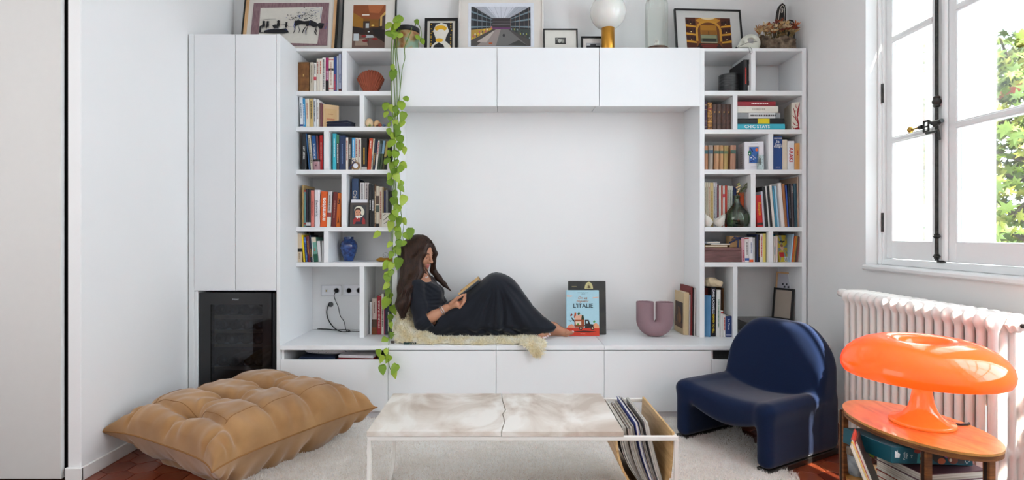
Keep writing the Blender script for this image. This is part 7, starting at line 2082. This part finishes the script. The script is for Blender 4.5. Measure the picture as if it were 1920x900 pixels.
link('dress', D.mesh('dress', DRESS, relax=2, post=wrinkle), wm)
# hair
Hh = SDF((-.86, 3.58, .55), (-.30, 4.05, 1.22), .0048)
Hh.ell(hl(-.014, 0, .030), (.103, .084, .098), 0, HROT).ell(hl(-.045, 0, -.03), (.075, .080, .10), .04, HROT)
# keep the face free: cut the front of the cap
Hh.ell(hl(.115, -.002, -.040), (.062, .046, .122), .012, HROT, 's')
# near curtain beside the cheek, falling behind the shoulder
nearc = [hl(.062, -.040, .078), hl(.070, -.066, .020), hl(.045, -.078, -.040), PW_(782, 512, 3.735), PW_(769, 540, 3.670), PW_(760, 566, 3.640), PW_(757, 594, 3.628)]
rad_ = [.016, .020, .034, .042, .042, .034, .012]
for i in range(6): Hh.cap(nearc[i], nearc[i + 1], rad_[i], rad_[i + 1], .02, (1, .75, 1))
backc = [hl(-.07, -.03, .0), PW_(768, 505, 3.80), PW_(761, 540, 3.77), PW_(754, 572, 3.67), PW_(752, 590, 3.65)]
rad2 = [.07, .058, .055, .042, .012]
for i in range(4): Hh.cap(backc[i], backc[i + 1], rad2[i], rad2[i + 1], .03, (1, 1.2, 1))
farc = [hl(.068, .040, .074), hl(.090, .066, .018), hl(.085, .072, -.045), PW_(812, 507, 3.905), PW_(822, 521, 3.895), PW_(833, 533, 3.875), PW_(846, 546, 3.85)]
rad3 = [.014, .016, .018, .022, .022, .016, .004]
for i in range(6): Hh.cap(farc[i], farc[i + 1], rad3[i], rad3[i + 1], .015)
frnt = [hl(.045, -.072, -.055), PW_(799, 512, 3.745), PW_(806, 522, 3.745)]
Hh.cap(frnt[0], frnt[1], .010, .006, .01)
link('hair', Hh.mesh('hair', HAIR, relax=2, post=lambda p: p - np.array(wo)), wm)
# loose strands
r8 = random.Random(9)
b = MB()
def strand(pts, r0, jit, off):
    j = [Vector((r8.gauss(0, jit), r8.gauss(0, jit), r8.gauss(0, jit * .6))) for _ in pts]
    P = catm([Vector(p) - wo + j[i] * (0.3 if i == 0 else 1) + Vector(off) * (0 if i == 0 else 1) for i, p in enumerate(pts)], 5)
    b.tube(P, [r0 * (1 - .6 * i / len(P)) for i in range(len(P))], 5)
for k in range(130):
    t = k / 130
    st_ = hl(.075 - .15 * t, -.004, .100 + .030 * math.sin(math.pi * (t * .9 + .1)))
    m1 = hl(.066 - .15 * t, -.062, .055 - .02 * t)
    m2 = hl(.060 - .16 * t, -.084, -.02)
    e1 = nearc[3] + np.array((-.035 * (t * 1.6 - .45), -.028 + .03 * t, 0)); e2 = nearc[4] + np.array((-.030 * (t * 1.8 - .6), -.034 + .02 * t, 0)); e3 = nearc[5] + np.array((-.028 * (t * 1.7 - .6), -.026 + .02 * t, 0)); e4 = nearc[6] + np.array((-.03 * (t - .35), -.012, r8.uniform(-.02, .05)))
    strand([st_, m1, m2, e1, e2, e3, e4], .0026, .0055, (0, 0, 0))
for k in range(45):
    t = k / 45
    strand([hl(.07 - .06 * t, .006, .108), hl(.085 - .05 * t, .055, .05), hl(.10 - .03 * t, .074, -.02), farc[3] + np.array((.008, -.01 + .03 * t, 0)), farc[4], farc[5] + np.array((r8.uniform(-.012, .002), 0, r8.uniform(-.006, .010)))], .0022, .006, (0, 0, 0))
for k in range(14):
    strand([hl(.075, -.035, .075), hl(.086, -.052, .01), hl(.078, -.058, -.045), PW_(801, 510, 3.75), PW_(808 + 3 * r8.random(), 524, 3.745)], .0013, .005, (0, 0, 0))
o = b.build('hair_strands', HAIR, wm, smooth=60); o['kind'] = 'stuff'
# necklace and bracelets
MB().tube([Vector(PW_(797, 519.5, 3.772)) - wo, Vector(PW_(800, 520.5, 3.775)) - wo, Vector(PW_(802.5, 518, 3.785)) - wo], .0035, 8).build('necklace', M('#dcd6d2', .3), wm, smooth=60)
wv = Vector(wrR - elR).normalized(); a1 = wv.orthogonal().normalized(); a2 = wv.cross(a1)
for k, (t, c) in enumerate(((.80, '#c9c4c8'), (.84, '#b98a6a'), (.875, '#dcd8dc'))):
    c0 = Vector(elR + (wrR - elR) * t) - wo
    MB().tube([c0 + (a1 * math.cos(R(q)) + a2 * math.sin(R(q))) * .0315 + wv * .004 * math.sin(R(q)) for q in range(0, 360, 15)], .0026, 6, closed=True).build('bracelet', M(c, .25, metal=.6), wm, smooth=60)
# the book in her hands
hv_ = Vector((.787, 0, .617)); nv_ = Vector((-.617, 0, .787))
bc0 = Vector(PW_(866, 555, 3.775))
ob = thing('paperback', 'open paperback held in the seated woman’s hands'.replace('’', "'"), 'book', bc0)
for sgn, yw in ((-1, .112), (1, .112)):
    yv = Vector((0, sgn, 0)) * .975 + nv_ * .20
    yv.normalize(); nn = nv_ - nv_.project(yv); nn.normalize()
    def slab(name, t0, t1, mat, ins=0.0):
        vs = []
        for a in (ins, 1 - ins):
            for c in (0, 1):
                for t in (t0, t1):
                    vs.append(hv_ * (.168 * a) + yv * (yw * (c if c == 0 else 1 - ins)) + nn * t)
        MB().add(vs, [(0, 1, 3, 2), (4, 6, 7, 5), (0, 4, 5, 1), (2, 3, 7, 6), (0, 2, 6, 4), (1, 5, 7, 3)]).build(name, mat, ob)
    slab('pages', .0, .012, M2('worn_pages', '#b08a58', '#d2b07c', 3, .9, stretch=(2, 2, 60)), .02)
    slab('cover', -.0022, -.0004, M('#7f858c', .5, var=.15), 0)

# ================================================================== SHEEPSKIN
FLC = fibre('fleece', '#f8ecca', '#fffdf4', 18)
sk = thing('sheepskin', 'cream curly sheepskin under the woman and hanging over the bench edge', 'sheepskin', (WX(880, 3.7), 3.70, ZW))
so = np.array(sk.location)
K = SDF((-.78, 3.40, .37), (.34, 4.02, .84), .009)
def flat(X, Y, Z):
    px = X * F / 3.6 + CX
    fe = 3.523 + .014 * np.sin(px * .055) + .010 * np.sin(px * .13) + .05 * np.clip((800 - px) / 40, 0, 1)
    return rb(np.maximum(WX(742, 3.6) - X, X - WX(1012, 3.6)), np.maximum(fe - Y, Y - 3.94), np.maximum(.4705 - Z, Z - .486 - .005 * np.sin(px * .11) * np.sin(Y * 40)), .007)
K.put(flat, (-.78, 3.42, .45), (.34, 4.0, .52), 0)
K.put(lambda X, Y, Z: rb(np.maximum(WX(975, 3.55) - X, X - WX(1020, 3.55)), np.maximum(3.478 - Y, Y - 3.58), np.maximum(.4705 - Z, Z - .488), .008), (.05, 3.46, .44), (.33, 3.6, .5), .01)
for (p0, z0, p1, z1) in ((988, .474, 1001, .415), (998, .474, 1006, .400), (1008, .474, 1011, .410), (1015, .474, 1014, .430)):
    K.cap((WX(p0, 3.48), 3.480, z0), (WX(p1, 3.48), 3.476, z1), .017, .012, .015)
# raised part behind her back against the side panel
K.ell((-.680, 3.80, .63), (.056, .13, .185), .03).ell((-.665, 3.68, .535), (.075, .075, .062), .03).ell((-.60, 3.66, .505), (.11, .09, .035), .03)
K.put(lambda X, Y, Z: -.742 - X, (-.79, 3.4, .3), (.4, 4.1, .9), op='i')
K.put(lambda X, Y, Z: np.where(Y > 3.497, .4705 - Z, -1), (-.79, 3.4, .3), (.4, 4.1, .9), op='i')
km = K.mesh('hide', FLC, relax=2, post=lambda p: p - so)
link('hide', km, sk)
n_ = len(km.vertices)
vc = np.zeros(n_ * 3, np.float32); km.vertices.foreach_get('co', vc); vc = vc.reshape(-1, 3)
vn_ = np.zeros(n_ * 3, np.float32); km.vertices.foreach_get('normal', vn_); vn_ = vn_.reshape(-1, 3)
keep = (vn_[:, 2] > -.3) & ((vn_[:, 1] < .5))
vc, vn_ = vc[keep], vn_[keep]
g = np.random.default_rng(8)
ix = g.integers(0, len(vc), 30000)
rt = vc[ix] + g.normal(0, .004, (len(ix), 3))
dr_ = vn_[ix] * .8 + .55 * np.sin(rt[:, [1, 2, 0]] * 95 + 2 * np.sin(rt[:, [2, 0, 1]] * 60))
hang = (rt[:, 1] + so[1] < 3.50)
dr_[hang] += np.array([0.1, -.1, -.8])
dr_ /= np.linalg.norm(dr_, axis=1)[:, None]
rt[:, 2] = np.maximum(rt[:, 2], np.where(rt[:, 1] + so[1] > 3.497, .002, -1))
o = link('fleece', tufts('fleece', rt, dr_, .024, .0022, FLC, .4, 6), sk)
o['kind'] = 'stuff'
flush_texts()
